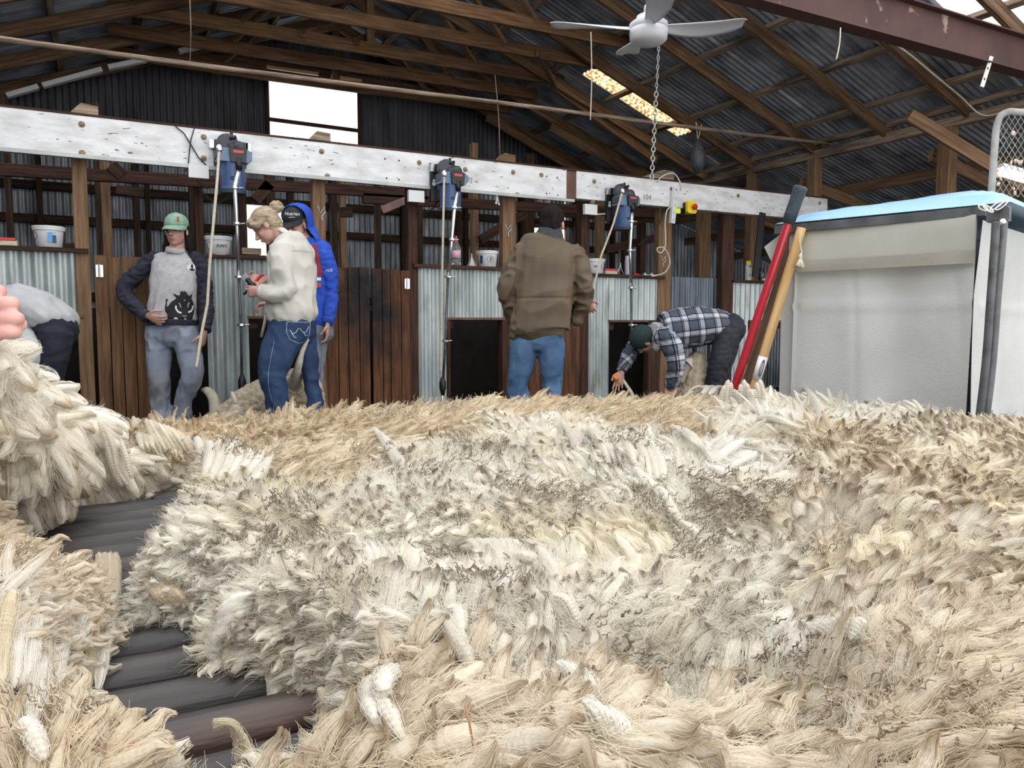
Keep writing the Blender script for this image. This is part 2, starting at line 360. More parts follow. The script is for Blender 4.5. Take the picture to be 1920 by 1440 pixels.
# gable sheets cut to the roof line
def gable(xa, xb, zlo, hi=None):
    n = max(2, int((xb-xa)/.0127)); vs = []; fs = []; g = G()
    for i in range(n+1):
        x = xa+(xb-xa)*i/n; y = YB-.012*math.cos(2*math.pi*x/.076); t = (rz(x)+.1) if hi is None else hi
        vs += [V((x, y, zlo)), V((x, y, max(t, zlo)))]
    fs = [(2*i, 2*i+2, 2*i+3, 2*i+1) for i in range(n)]
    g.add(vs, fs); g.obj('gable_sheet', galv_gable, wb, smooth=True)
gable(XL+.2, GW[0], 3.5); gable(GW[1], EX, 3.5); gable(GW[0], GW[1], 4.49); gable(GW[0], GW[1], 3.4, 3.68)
for z in (.9, 1.55, 2.46, 2.85, 3.45):
    if z == 1.55 or z == 2.46 or z == 2.85:
        if z == 2.46:
            segs = ((XL, BW1[0]), (BW1[1], BW2[0]), (BW2[1], EX))
        else: segs = ((XL, EX),)
        for a, b2 in segs:
            g = G(); g.beam((a, YB-.07, z), (b2, YB-.07, z), .07, .1); g.obj('girt', wood_dark, wb)
    else:
        g = G(); g.beam((XL, YB-.07, z), (EX, YB-.07, z), .07, .08); g.obj('girt', wood_dark, wb)
for x in (-1.5, -.6, .55, 1.62, 2.86, 3.9, 4.9, 5.85, 6.86, 7.6):
    g = G(); g.beam((x, YB-.14, 0), (x, YB-.14, 3.5), .06, .09, up=(0, 1, 0)); g.obj('stud', wood_dark, wb)
w1 = structure('window_1', 'tall bright unglazed gable opening above the white beam')
g = G(); 
for a, b2 in (((GW[0], YB-.03, GW[2]), (GW[0], YB-.03, GW[3])), ((GW[1], YB-.03, GW[2]), (GW[1], YB-.03, GW[3]))):
    g.beam(a, b2, .05, .03, up=(0, 1, 0))
g.obj('window_frame', wood_ledge, w1)
g = G(); g.beam((GW[0], YB-.02, 3.955), (GW[1], YB-.02, 3.945), .03, .05); g.obj('glazing_bar', wood_ledge, w1)
m3, nt, b = node_mat('hazy pane'); N = nt.nodes; L = nt.links
tp = N.new('ShaderNodeBsdfTransparent'); mixs = N.new('ShaderNodeMixShader'); mixs.inputs[0].default_value = .88
b.inputs['Base Color'].default_value = (.9, .93, .97, 1); L.new(b.outputs[0], mixs.inputs[1]); L.new(tp.outputs[0], mixs.inputs[2])
L.new(mixs.outputs[0], [n for n in N if n.type == 'OUTPUT_MATERIAL'][0].inputs[0]); b.inputs['Roughness'].default_value = .1
pane = m3
g = G(); g.box((GW[0], YB+.01, GW[2]), (GW[1], YB+.014, GW[3])); g.obj('pane', pane, w1)
for k, w in ((2, BW1), (3, BW2)):
    ws = structure('window_%d' % k)
    g = G(); xa, xb, za, zb = w
    for a, b2 in (((xa, za), (xa, zb)), ((xb, za), (xb, zb)), ((xa, za), (xb, za)), ((xa, zb), (xb, zb))):
        g.beam((a[0], YB-.03, a[1]), (b2[0], YB-.03, b2[1]), .04, .04, up=(0, 1, 0))
    g.obj('window_frame', wood_grey, ws)
    g = G(); g.box((xa, YB+.01, za), (xb, YB+.014, zb)); g.obj('pane', pane, ws)
# left wall and right wall
wl = structure('wall_left')
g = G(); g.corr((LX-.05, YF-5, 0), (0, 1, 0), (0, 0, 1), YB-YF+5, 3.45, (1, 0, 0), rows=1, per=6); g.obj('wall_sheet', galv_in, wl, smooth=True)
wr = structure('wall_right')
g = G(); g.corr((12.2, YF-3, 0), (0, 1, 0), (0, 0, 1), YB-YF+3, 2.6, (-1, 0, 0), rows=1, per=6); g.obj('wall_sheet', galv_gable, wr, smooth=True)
g = G(); g.beam((EX, 1.5, 3.27), (EX, YB, 3.27), .09, .10, segs=6, wob=.003); g.obj('top_plate', wood_grey, wr)
g = G(); g.beam((EX-.02, 1.5, 3.40), (EX-.02, YB, 3.40), .06, .05, segs=8, wob=.004); g.obj('eave_batten', wood_grey, wr)
for y, w, mm in ((8.62, .085, wood_post), (7.73, .10, wood_post), (6.70, .13, wood_post), (5.02, .14, wood_post), (3.4, .13, wood_post), (9.6, .1, wood_raft)):
    g = G(); g.beam((EX, y, 0), (EX, y, 3.22), w, w, up=(0, 1, 0)); g.obj('post', mm, wr)
for x, y in ((9.0, 6.4), (10.5, 5.2), (9.6, 8.4)):
    g = G(); g.beam((x, y, 0), (x, y, 2.8), .12, .12, up=(0, 1, 0)); g.obj('post', wood_post, wr)
pa, pb = onY(1705, 216, 4.9), onY(1960, 372, 4.2)
g = G(); g.beam(pa, pb, .05, .12); g.obj('brace', wood_post, wr)
for z, x in ((2.7, 9.3), (2.45, 10.2), (2.95, 8.6)):
    g = G(); g.beam((x, 2.5, z), (x, YB, z), .05, .12, segs=3, wob=.01); g.obj('lean_to_purlin', wood_post, wr)
for y in (3.4, 5.2, 6.9, 8.6):
    g = G(); g.beam((EX, y, 2.98), (12, y, 2.2), .05, .13); g.obj('lean_to_rafter', wood_post, wr)
# ================================================================= FRONT PEN WALL (plane y = 6.6)
YW = 6.6; wf = structure('wall_front')
def px2x(px, y=YW): return onY(px, 610, y).x
def post(px0, px1, y, m, z1=2.45, z0=BZ, parent=None, nm='post'):
    a, b2 = px2x(px0, y), px2x(px1, y); g = G(); c = (a+b2)/2; w = (b2-a)
    g.beam((c, y+.03, z0), (c, y+.03, z1), w, .09, up=(0, 1, 0), segs=5, wob=.002); return g.obj(nm, m, parent or wf)
for a, b2, m in ((146, 174, wood_post), (590, 614, wood_post), (766, 784, wood_ledge), (942, 966, wood_post), (1087, 1103, wood_ledge), (1232, 1256, wood_post), (1350, 1372, wood_ledge)):
    post(a, b2, YW, m, 2.5)
# second row of posts and rails inside the pens
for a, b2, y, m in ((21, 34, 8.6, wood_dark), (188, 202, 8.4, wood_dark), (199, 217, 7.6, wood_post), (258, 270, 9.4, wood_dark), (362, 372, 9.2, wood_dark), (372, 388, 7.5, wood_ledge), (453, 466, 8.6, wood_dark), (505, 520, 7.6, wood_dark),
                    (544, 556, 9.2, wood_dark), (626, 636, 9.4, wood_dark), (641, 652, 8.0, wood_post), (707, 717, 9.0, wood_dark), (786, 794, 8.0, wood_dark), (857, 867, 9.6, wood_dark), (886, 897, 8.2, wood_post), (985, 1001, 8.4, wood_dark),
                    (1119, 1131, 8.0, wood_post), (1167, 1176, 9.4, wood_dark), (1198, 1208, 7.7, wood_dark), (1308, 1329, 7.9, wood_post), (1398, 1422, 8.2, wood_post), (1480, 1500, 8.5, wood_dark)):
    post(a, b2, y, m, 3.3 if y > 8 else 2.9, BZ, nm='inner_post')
def rail(pxa, pya, pxb, pyb, y, w=.05, h=.09, m=wood_dark, nm='inner_rail'):
    g = G(); g.beam(onY(pxa, pya, y), onY(pxb, pyb, y), w, h); return g.obj(nm, m, wf)
rail(0, 318, 800, 365, 7.4, h=.10, m=wood_ledge)          # plate just under the beam
rail(680, 372, 1260, 402, 7.4, h=.10, m=wood_ledge)
rail(218, 356, 270, 362, 8.5); rail(1010, 398, 1230, 412, 8.8)
for a, b2, c, d, y in ((230, 330, 208, 310, 7.2), (478, 376, 505, 345, 7.4), (900, 450, 985, 400, 8.1), (1135, 468, 1228, 447, 7.9), (1172, 420, 1240, 396, 7.5)):
    rail(a, b2, c, d, y, h=.10, m=wood_ledge, nm='inner_brace')
rail(100, 467, 148, 467, 7.0); rail(660, 398, 640, 398, 7)
# dark back boards that close each chute
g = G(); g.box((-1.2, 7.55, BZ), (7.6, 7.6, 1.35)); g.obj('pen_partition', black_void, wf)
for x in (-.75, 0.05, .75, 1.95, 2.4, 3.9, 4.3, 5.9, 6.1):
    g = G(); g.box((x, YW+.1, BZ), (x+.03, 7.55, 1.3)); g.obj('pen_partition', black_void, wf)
def panel(pa, pb, ztop, zbot, y=YW, m=galv, nm='iron_panel', pitch=.076, amp=.010):
    xa, xb = px2x(pa, y), px2x(pb, y); g = G(); g.corr((xa, y, zbot), (1, 0, 0), (0, 0, 1), xb-xa, ztop-zbot, (0, -1, 0), pitch=pitch, amp=amp, rows=3, jit=.0006)
    return g.obj(nm, m, wf, smooth=True)
def ledge(pa, pb, z=1.765, y=YW, d=.13):
    xa, xb = px2x(pa, y), px2x(pb, y); g = G(); g.box((xa, y-.06, z-.03), (xb, y+d-.02, z)); g.obj('ledge', wood_ledge, wf)
def lintel(pa, pb, z=1.265):
    xa, xb = px2x(pa), px2x(pb); g = G(); g.beam((xa, YW-.012, z), (xb, YW-.012, z), .035, .022); g.obj('lintel', rust_red, wf)
    for x in (xa+.035, xb-.05):
        g = G(); g.box((x-.03, YW+.03, z-.09), (x+.05, YW+.06, z-.015)); g.obj('corner_block', wood_ledge, wf)
panel(-120, 155, 1.745, 1.262); panel(-120, -40, 1.26, BZ); ledge(-130, 172); lintel(-30, 158)
panel(388, 600, 1.735, 1.275); panel(388, 466, 1.275, BZ); ledge(384, 600); lintel(464, 585)
panel(777, 948, 1.735, 1.262); panel(777, 840, 1.262, BZ); ledge(774, 952, 1.75); lintel(836, 952, 1.262)
panel(1092, 1240, 1.705, 1.24); panel(1092, 1143, 1.24, BZ); ledge(1088, 1240, 1.725); lintel(1141, 1238, 1.245)
panel(1366, 1530, 1.70, 1.25); panel(1366, 1403, 1.25, BZ); ledge(1368, 1540, 1.715); lintel(1402, 1470, 1.25)
panel(1256, 1352, 1.735, BZ, y=YW+.12, m=galv_gate, nm='gate_panel', amp=.016)
# framing strips beside the chutes
for a, b2 in ((941, 955), (1215, 1238), (1404, 1410), (838, 843)):
    post(a, b2, YW-.02, wood_ledge, 1.25, BZ, nm='chute_post')
g = G(); 
for k in range(3): g.box((px2x(968)+k*.1, YW+.02, BZ), (px2x(968)+k*.1+.095, YW+.05, 1.2))
# doors
def door(n, edges, ztop, zbot, m, hinge=None, y=YW-.01, stain=None):
    d = structure('door_%d' % n); bd = G()
    for a, b2 in zip(edges[:-1], edges[1:]):
        xa, xb = px2x(a)+.003, px2x(b2)-.003
        bd.beam(((xa+xb)/2, y+random.uniform(-.004, .004), zbot+random.uniform(0, .01)), ((xa+xb)/2, y, ztop+random.uniform(-.008, .01)), xb-xa, .028, up=(0, 1, 0), ch=.12)
    bd.obj('door_boards', m, d)
    if hinge:
        x, z = onY(hinge[0], hinge[1], y-.02).x, onY(hinge[0], hinge[1], y-.02).z
        h = G(); h.box((x-.022, y-.024, z-.045), (x-.002, y-.018, z+.045)); h.box((x+.004, y-.024, z-.045), (x+.026, y-.018, z+.045)); h.tube([(x, y-.028, z-.05), (x, y-.028, z+.05)], .007, 8)
        for dz in (-.03, 0, .03): h.lathe([(.005, 0), (.005, .003)], (x+.014, y-.024, z+dz), (0, -1, 0), 8)
        h.obj('hinge', steel, d)
    return d
door(1, (180, 207, 230, 254, 290), 1.715, .395, door_l, (186, 508))
door(2, (611, 633, 652, 673, 693), 1.70, .42, door_m)
door(3, (697, 716, 731, 751, 768), 1.69, .42, door_m, (763, 532))
door(4, (968, 990, 1012, 1034, 1056, 1086), 1.28, .42, door_m)
# gap-closing darkness behind doors is the pens themselves; side posts
post(283, 291, YW, wood_ledge, 1.7)
# ================================================================= WHITE OVERHEAD BEAM
bt, bb, by = 2.72, 2.435, 6.52
beam = thing('overhead_beam', (3.5, by, bb), 'long horizontal white painted timber beam with flaking paint above the pens', 'beam')
xj0, xj1 = onY(1062, 350, by-.05).x, onY(1081, 350, by-.05).x
g = G(); g.box((-1.6, by-.05, bb), (xj0, by+.05, bt-.005)); g.obj('beam_board', white_paint, beam)
g = G(); g.box((xj1, by-.05, bb+.01), (7.72, by+.05, bt)); g.obj('beam_board', white_paint, beam)
g = G(); g.box((xj0-.02, by-.04, bb+.01), (xj1+.02, by+.045, bt-.01)); g.obj('splice_block', rust_red, beam)
g = G(); g.box((-1.6, by-.052, bt-.012), (7.72, by+.06, bt+.006)); g.obj('top_strip', wood_ledge, beam)
for px, py in ((153, 233), (154, 287), (382, 257), (382, 297), (603, 284), (614, 330), (786, 305), (962, 323), (970, 365), (1013, 374), (1028, 377), (1114, 340), (1112, 378), (1259, 354), (1384, 367), (1537, 381), (1015, 328), (872, 318)):
    p = onY(px, py, by-.052); g = G(); g.lathe([(.022, 0), (.022, .003), (.013, .004), (.013, .010), (.009, .013)], p, (0, -1, 0), 14); g.obj('bolt_head', bolt_m, beam, smooth=False)
for px, py in ((1025, 331), (1045, 333), (1025, 363), (1046, 366), (722, 298), (748, 301), (725, 334), (748, 337), (723, 350)):
    p = onY(px, py, by-.051); g = G(); g.lathe([(.008, 0), (.007, .0015)], p, (0, -1, 0), 10); g.obj('nail_hole', ink, beam)
text('104', .075, onY(1213, 370, by-.0515), (1, 0, 0), (0, 0, 1), ink_soft, 'beam_lettering', beam)
text('192', .06, onY(878, 338, by-.0515), (1, 0, 0), (0, 0, 1), ink_soft, 'beam_lettering', beam)
cd = G(); cd.box((-1.6, by-.075, bb-.032), (onY(1070, 380, by).x, by-.035, bb-.004)); cd.obj('cable_trunking', grey_tube, beam)
for px, py in ((373, 319), (781, 366), (1108, 391)):
    p = onY(px, py, by-.08); g = G(); g.box((p.x-.075, by-.09, p.z-.06), (p.x+.07, by-.05, p.z+.04)); g.obj('junction_box', white_pl, beam)
for px, py in ((158, 208), (598, 262), (948, 303)):
    p = onY(px, py, by); g = G(); g.prism([(-.10, 0), (.09, 0), (.09, .075), (-.02, .085)], (p.x, by-.03, bt), (1, 0, 0), (0, 0, 1), (0, .12, 0)); tag(g.obj('timber_offcut', wood_post if px > 900 else wood_grey), 'small wedge of timber lying on the white beam, %s' % {158: 'left of the first shearing motor', 598: 'under the gable window', 948: 'between second and third shearing motors'}[px], 'offcut')
p = onY(1245, 338, by); g = G(); g.prism([(-.32, 0), (.12, 0), (.12, .10), (-.02, .11)], (p.x, by-.02, bt), (1, 0, 0), (0, 0, 1), (0, .1, 0)); tag(g.obj('timber_offcut', wood_grey), 'long tapering timber offcut on the white beam beside the chain', 'offcut')
# white peg hanging at (934,380)
p = onY(932, 366, by-.06); g = G(); g.tube([p+V((0, 0, .05)), p, p+V((-.012, -.005, -.07))], .007); g.tube([p+V((0, 0, -.02)), p+V((.016, -.005, -.08))], .006); g.ell(p+V((-.012, -.005, -.075)), (.011, .01, .011)); g.ell(p+V((.017, -.005, -.083)), (.010, .01, .010))
tag(g.obj('cord_clip', white_pl, smooth=True), 'small white forked clip hanging from the beam left of the jacketed man', 'clip')
# ================================================================= SHEARING MOTORS
def T(o, f):  # world placer: local (x right, y towards camera, z up) -> world
    o = V(o); return lambda x, y, z: o+V((x, -y, z))
def loc(v, o): return V(o)+V(v)
def shearing_motor(px, py, label, mount=False, tube_px=(), cord_px=(), yb=by-.06, cord_dy=0):
    c = onY(px, py, yb-.09); o = V((c.x, yb, c.z))          # centre of the head, on the beam face
    t = thing('shearing_motor', (o.x, o.y, o.z), label, 'shearing motor', 'shearing motors hung on the white beam')
    B = lambda g, a, b2: g.box(tuple(o+V((a[0], -a[1], a[2]))), tuple(o+V((b2[0], -b2[1], b2[2]))))
    # mounting plate with keyholes
    g = G(); B(g, (-.15, 0, -.22), (-.09, .03, .10)) if mount else B(g, (-.12, 0, -.2), (.12, .012, .08)); B(g, (-.12, .0, .02), (.13, .05, .10))
    g.obj('mounting_plate', char_pl if not mount else black_pl, t)
    if mount:
        g = G(); g.lathe([(.016, 0), (.016, .004)], o+V((-.12, -.03, .05)), (0, -1, 0), 14); g.obj('bolt_hole', white_pl, t); g = G()
        for z, r in ((-.04, .012), (-.07, .017)): g.lathe([(r, 0), (r, .004)], o+V((-.12, -.03, z)), (0, -1, 0), 14)
        g.box(tuple(o+V((-.128, -.034, -.075))), tuple(o+V((-.112, -.03, -.04)))); g.obj('keyhole', white_pl, t)
    for sx in (-1, 1):
        g = G(); g.box(tuple(o+V((sx*.135-.018, -.05, .035))), tuple(o+V((sx*.135+.018, -.015, .095)))); g.obj('clamp_lug', steel, t)
    # cast head : pulley cover
    g = G(); g.lathe([(.02, -.035), (.075, -.035), (.085, -.02), (.085, .02), (.075, .035), (.02, .035)], o+V((-.03, -.10, .055)), (0, 1, 0), 22); g.tube([o+V((-.02, -.1, .03)), o+V((.06, -.13, .03)), o+V((.08, -.15, 0))], [.05, .045, .04], 12)
    g.ell(o+V((.05, -.14, .04)), (.05, .045, .045)); g.obj('cast_head', char_pl, t, smooth=True)
    g = G(); g.tube([o+V((.005, -.12, .06)), o+V((.0, -.11, .15))], .012, 8); g.tube([o+V((-.015, -.14, .10)), o+V((.03, -.14, .115))], .014, 8); g.obj('cam_lever', black_pl, t, smooth=True)
    # horizontal gear housing
    g = G(); pr = [(-.12, -.045), (.11, -.045), (.13, -.02), (.13, .035), (.10, .055), (-.10, .055), (-.125, .03)]
    g.prism([(a, b2) for a, b2 in pr], o+V((0, -.08, -.04)), (1, 0, 0), (0, 0, 1), (0, -.12, 0)); g.obj('gear_housing', blue_lt, t)
    g = G(); g.box(tuple(o+V((-.128, -.195, -.062))), tuple(o+V((.134, -.085, .0)))); g.obj('side_cover', char_pl, t)
    g = G(); g.prism([(-.055, -.06), (.055, -.06), (.065, .04), (-.065, .04)], o+V((.03, -.19, -.03)), (1, 0, 0), (0, 0, 1), (0, -.035, 0)); nose = g.obj('gear_nose', black_pl, t)
    g = G(); g.box(tuple(o+V((-.008, -.228, -.022))), tuple(o+V((.068, -.225, -.002)))); g.obj('badge', red_lab, nose)
    # motor can
    g = G(); g.lathe([(.03, -.30), (.094, -.30), (.098, -.29), (.098, -.28), (.09, -.27), (.09, -.07), (.08, -.05), (.03, -.05)], o+V((0, -.115, 0)), (0, 0, 1), 28)
    for k in range(12):
        A = k*math.pi/6; g.box(tuple(o+V((.09*math.cos(A)-.002, -.115+.09*math.sin(A)-.002, -.265))), tuple(o+V((.09*math.cos(A)+.002, -.115+.09*math.sin(A)+.002, -.08))))
    can = g.obj('motor_can', blue_mot, t, smooth=False)
    g = G(); g.lathe([(.03, -.318), (.10, -.318), (.103, -.30), (.08, -.29)], o+V((0, -.115, 0)), (0, 0, 1), 28); g.obj('end_cap', char_pl, t)
    g = G(); q = o+V((-.012, -.207, -.21))
    ring = [q+V((.02*math.cos(a), 0, .011*math.sin(a))) for a in np.linspace(0, 2*math.pi, 17)]; g.tube(ring, .0022, 6, cap=False); g.ell(q, (.007, .002, .006)); g.obj('emblem', black_pl, can)
    # down tube
    pts = [onY(a, b2, yb-.20+k*.0) for k, (a, b2) in enumerate(tube_px)]
    pts[0] = V((o.x+.035, yb-.205, o.z-.06)); d = thing('tmp', (0, 0, 0)); bpy.data.objects.remove(d)
    g = G(); g.tube([pts[0], pts[0]+V((0, 0, -.09))], [.03, .022], 12); g.obj('tube_socket', black_pl, t, smooth=True)
    g = G(); top = pts[0]+V((0, 0, -.07)); seq = [top]+pts[1:]; mid = max(1, len(seq)//2)
    g.tube(seq[:mid+1], [.019]*2+[.014]*(mid-1), 12); dt = g.obj('down_tube', steel, t, smooth=True)
    g = G(); g.tube(seq[mid:], .011, 10); g.obj('lower_tube', steel_dk, t, smooth=True)
    for k in range(1, len(seq)-1):
        g = G(); dr = (seq[k+1]-seq[k-1]).normalized(); g.lathe([(.016, -.014), (.030, -.012), (.030, .004), (.018, .012)], seq[k], dr, 14)
        g.tube([seq[k], seq[k]+V((.06, -.01, .006))], .006, 8); g.obj('joint_collar', steel, t, smooth=False)
    e = seq[-1]; g = G(); g.tube([e+V((0, 0, .10)), e+V((0, 0, .05)), e, e+V((0, 0, -.07))], [.014, .03, .03, .012], 14); g.obj('elbow_joint', black_pl, t, smooth=True)
    g = G(); g.tube([e+V((0, 0, -.06)), e+V((-.01, 0, -.16))], [.014, .008], 10); g.obj('elbow_tip', steel, t, smooth=True)
    # pull cord
    cp = [onY(a, b2, yb-.225-cord_dy*i) for i, (a, b2) in enumerate(cord_px)]
    g = G(); g.ell(cp[0]+V((0, -.01, .01)), (.024, .012, .03)); g.obj('cord_hook', steel, t, smooth=True)
    g = G(); n = 10; fine = []
    for i in range(len(cp)-1):
        for k in range(n): fine.append(cp[i].lerp(cp[i+1], k/n))
    fine.append(cp[-1]); g.tube(fine, .0105, 8); g.obj('pull_cord', cord_m, t, smooth=True)
    return t
shearing_motor(434, 287, 'blue shearing motor on the beam above the boy in the green cap', False,
               [(438, 300), (440, 353), (444, 420), (448, 520), (452, 610), (454, 726)], [(411, 281), (408, 330), (400, 420), (393, 500), (389, 570), (378, 625), (368, 690)], cord_dy=.085)
shearing_motor(842, 330, 'blue shearing motor hanging at the middle of the beam beside the pencilled 192', True,
               [(853, 345), (852, 390), (847, 450), (840, 520), (835, 640), (830, 728)], [(833, 328), (831, 420), (829, 520), (828, 610), (826, 700)])
shearing_motor(1168, 372, 'blue shearing motor right of the jacketed man beside the pencilled 104', True,
               [(1186, 380), (1184, 416), (1181, 470), (1183, 540), (1184, 610), (1184, 660)], [(1167, 360), (1150, 420), (1127, 480), (1113, 540), (1105, 580)])
# black cables on the beam at the left motor
g = G(); pts = [onY(a, b2, by-.065) for a, b2 in ((328, 236), (345, 250), (356, 268), (372, 295), (390, 313), (405, 320), (420, 318))]; g.tube(pts, .005, 6)
tag(g.obj('black_cable', cable_k, smooth=True), 'thin black cable sloping down the beam to the leftmost motor', 'cable')
g = G(); pts = [onY(a, b2, by-.07) for a, b2 in ((364, 241), (358, 262), (355, 285), (353, 312), (347, 322))]; g.tube(pts, .005, 6)
tag(g.obj('black_cable', cable_k, smooth=True), 'short black cable hanging over the beam edge to the left junction box', 'cable')
for L_, lab in (([(368, 337), (385, 352), (402, 348), (412, 332)], 'black cable loop slung under the beam at the leftmost motor'),
                ([(375, 355), (395, 375), (415, 378), (436, 362)], 'lower black cable loop slung below the leftmost motor'),
                ([(785, 398), (805, 396), (822, 377), (842, 380), (870, 385)], 'black cable loop slung under the middle motor'),
                ([(1262, 388), (1246, 392), (1235, 420), (1222, 440), (1195, 460)], 'dark cable trailing from the beam plug down into the pens')):
    g = G(); P_ = [onY(a, b2, by+.0) for a, b2 in L_]; fine = []
    for i in range(len(P_)-1):
        for k in range(6):
            t_ = k/6; p0, p1, p2, p3 = P_[max(i-1, 0)], P_[i], P_[i+1], P_[min(i+2, len(P_)-1)]
            fine.append(.5*((2*p1)+(p2-p0)*t_+(2*p0-5*p1+4*p2-p3)*t_**2+(3*p1-p0-3*p2+p3)*t_**3))
    fine.append(P_[-1]); g.tube(fine, .006, 6); tag(g.obj('black_cable', cable_k, smooth=True), lab, 'cable')
def spline(P_, n=6):
    P_ = [V(p) for p in P_]; fine = []
    for i in range(len(P_)-1):
        for k in range(n):
            t_ = k/n; p0, p1, p2, p3 = P_[max(i-1, 0)], P_[i], P_[i+1], P_[min(i+2, len(P_)-1)]
            fine.append(.5*((2*p1)+(p2-p0)*t_+(2*p0-5*p1+4*p2-p3)*t_**2+(3*p1-p0-3*p2+p3)*t_**3))
    return fine+[P_[-1]]
# ---- power board, emergency stop, cable loops on the beam
pl = onY(1263, 385, by-.08)
t = thing('power_board', tuple(pl), 'white power board hanging on the beam beside the emergency stop', 'power board')
rot = Matrix.Rotation(math.radians(6), 3, 'Y')
g = G(); g.box(tuple(pl+V((-.027, -.02, -.19))), tuple(pl+V((.027, .02, .19))), rot, pl); g.obj('housing', white_pl, t)
g = G(); a = pl+rot @ V((0, -.021, .16)); g.lathe([(.008, 0), (.008, .002)], a, (0, -1, 0), 12); g.obj('hanging_hole', ink, t)
for k in range(4):
    a = pl+rot @ V((0, -.021, .07-.075*k)); g = G()
    for dx, dz in ((-.009, .006), (.009, .006), (0, -.012)): g.box(tuple(a+V((dx-.002, -.001, dz-.006))), tuple(a+V((dx+.002, .001, dz+.006))))
    g.obj('socket', char_pl, t)
pe = onY(1290, 390, by-.055)
t = thing('emergency_stop', tuple(pe), 'yellow emergency stop box with red push button on the beam', 'emergency stop')
g = G(); g.beam(pe+V((0, .02, 0)), pe+V((0, -.07, 0)), .12, .13, up=(0, 0, 1), ch=.15); g.obj('box', yellow_p, t)
g = G(); g.lathe([(.013, 0), (.013, .02), (.03, .022), (.032, .038), (.02, .048)], pe+V((.005, -.07, 0)), (0.25, -1, 0), 20); g.obj('push_button', red_p, t, smooth=False)
g = G(); g.box(tuple(pe+V((-.068, -.03, -.065))), tuple(pe+V((-.058, .02, .05)))); g.obj('side_gasket', black_pl, t)
q = onY(1262, 396, by-.06); g = G(); g.beam(q+V((-.03, -.01, 0)), q+V((.06, -.03, 0)), .05, .055); tag(g.obj('plug', lime_p), 'lime yellow plug end beside the white power board', 'plug')
g = G(); g.tube(spline([onY(a, b2, by-.09) for a, b2 in ((1268, 384), (1258, 388), (1250, 396), (1247, 420), (1248, 445), (1247, 462), (1240, 474), (1233, 471), (1233, 465), (1243, 464), (1252, 475), (1256, 492), (1250, 507), (1240, 514), (1222, 518))], 5), .0065, 8)
tag(g.obj('looped_cable', cable_w, smooth=True), 'off white cable curling down the post from the beam to the ledge', 'cable')
g = G(); g.tube(spline([onY(a, b2, by-.06) for a, b2 in ((1232, 341), (1240, 332), (1252, 326), (1264, 326), (1271, 334), (1276, 345), (1277, 357))], 5), .0075, 8)
tag(g.obj('looped_cable', cable_w, smooth=True), 'off white cable arching over the beam top to the power board', 'cable')
g = G(); g.tube([onY(1108, 401, by-.06), onY(1120, 402, by-.08), onY(1135, 401, by-.1)], .006, 8); g.ell(onY(1109, 401, by-.06), (.025, .02, .015)); tag(g.obj('beam_hook', white_pl, smooth=True), 'small white hook poking out under the beam left of the right motor', 'hook')
# wires and cords hanging from the roof
for a, b2, d, lab, r, mm in (((356, 0), (356, 120), 6.0, 'thin cord hanging from the roof at the upper left', .004, wood_grey), ((1108, 60), (1107, 225), 6.6, 'thin cord hanging left of the yellow skylight', .005, cord_m),
                             ((928, 140), (938, 300), 7.8, 'fine cord dangling in front of the gable wall', .004, wood_grey), ((1576, 52), (1568, 112), 4.6, 'short pale string hanging from the red steel beam', .004, cord_m)):
    g = G(); g.tube(spline([P(*a, d), P((a[0]+b2[0])/2+2, (a[1]+b2[1])/2, d), P(*b2, d)]), r, 6); tag(g.obj('roof_string', mm, smooth=True), lab, 'cord')
# chain
t = thing('hanging_chain', tuple(P(1238, 80, 5.9)), 'long pale chain hanging behind the ceiling fan down to the beam', 'chain')
a, b2 = P(1243, -60, 5.9), P(1222, 335, 5.9); n = 46
for k in range(n):
    p = a.lerp(b2, k/n); q = a.lerp(b2, (k+1.25)/n); big = 1.0 if k < 27 else 1.7
    dr = (q-p); L_ = dr.length; u = CR if k % 2 else (CF+V((0, 0, 0))); w = .008*big; c = (p+q)/2; dr.normalize()
    loop = [c+dr*(L_*.5*math.cos(th))+u*(w*math.sin(th)) for th in np.linspace(0, 2*math.pi, 13)]
    g = G(); g.tube(loop, .0028*big, 6, cap=False); g.obj('chain_link', chain_m, t, smooth=True)
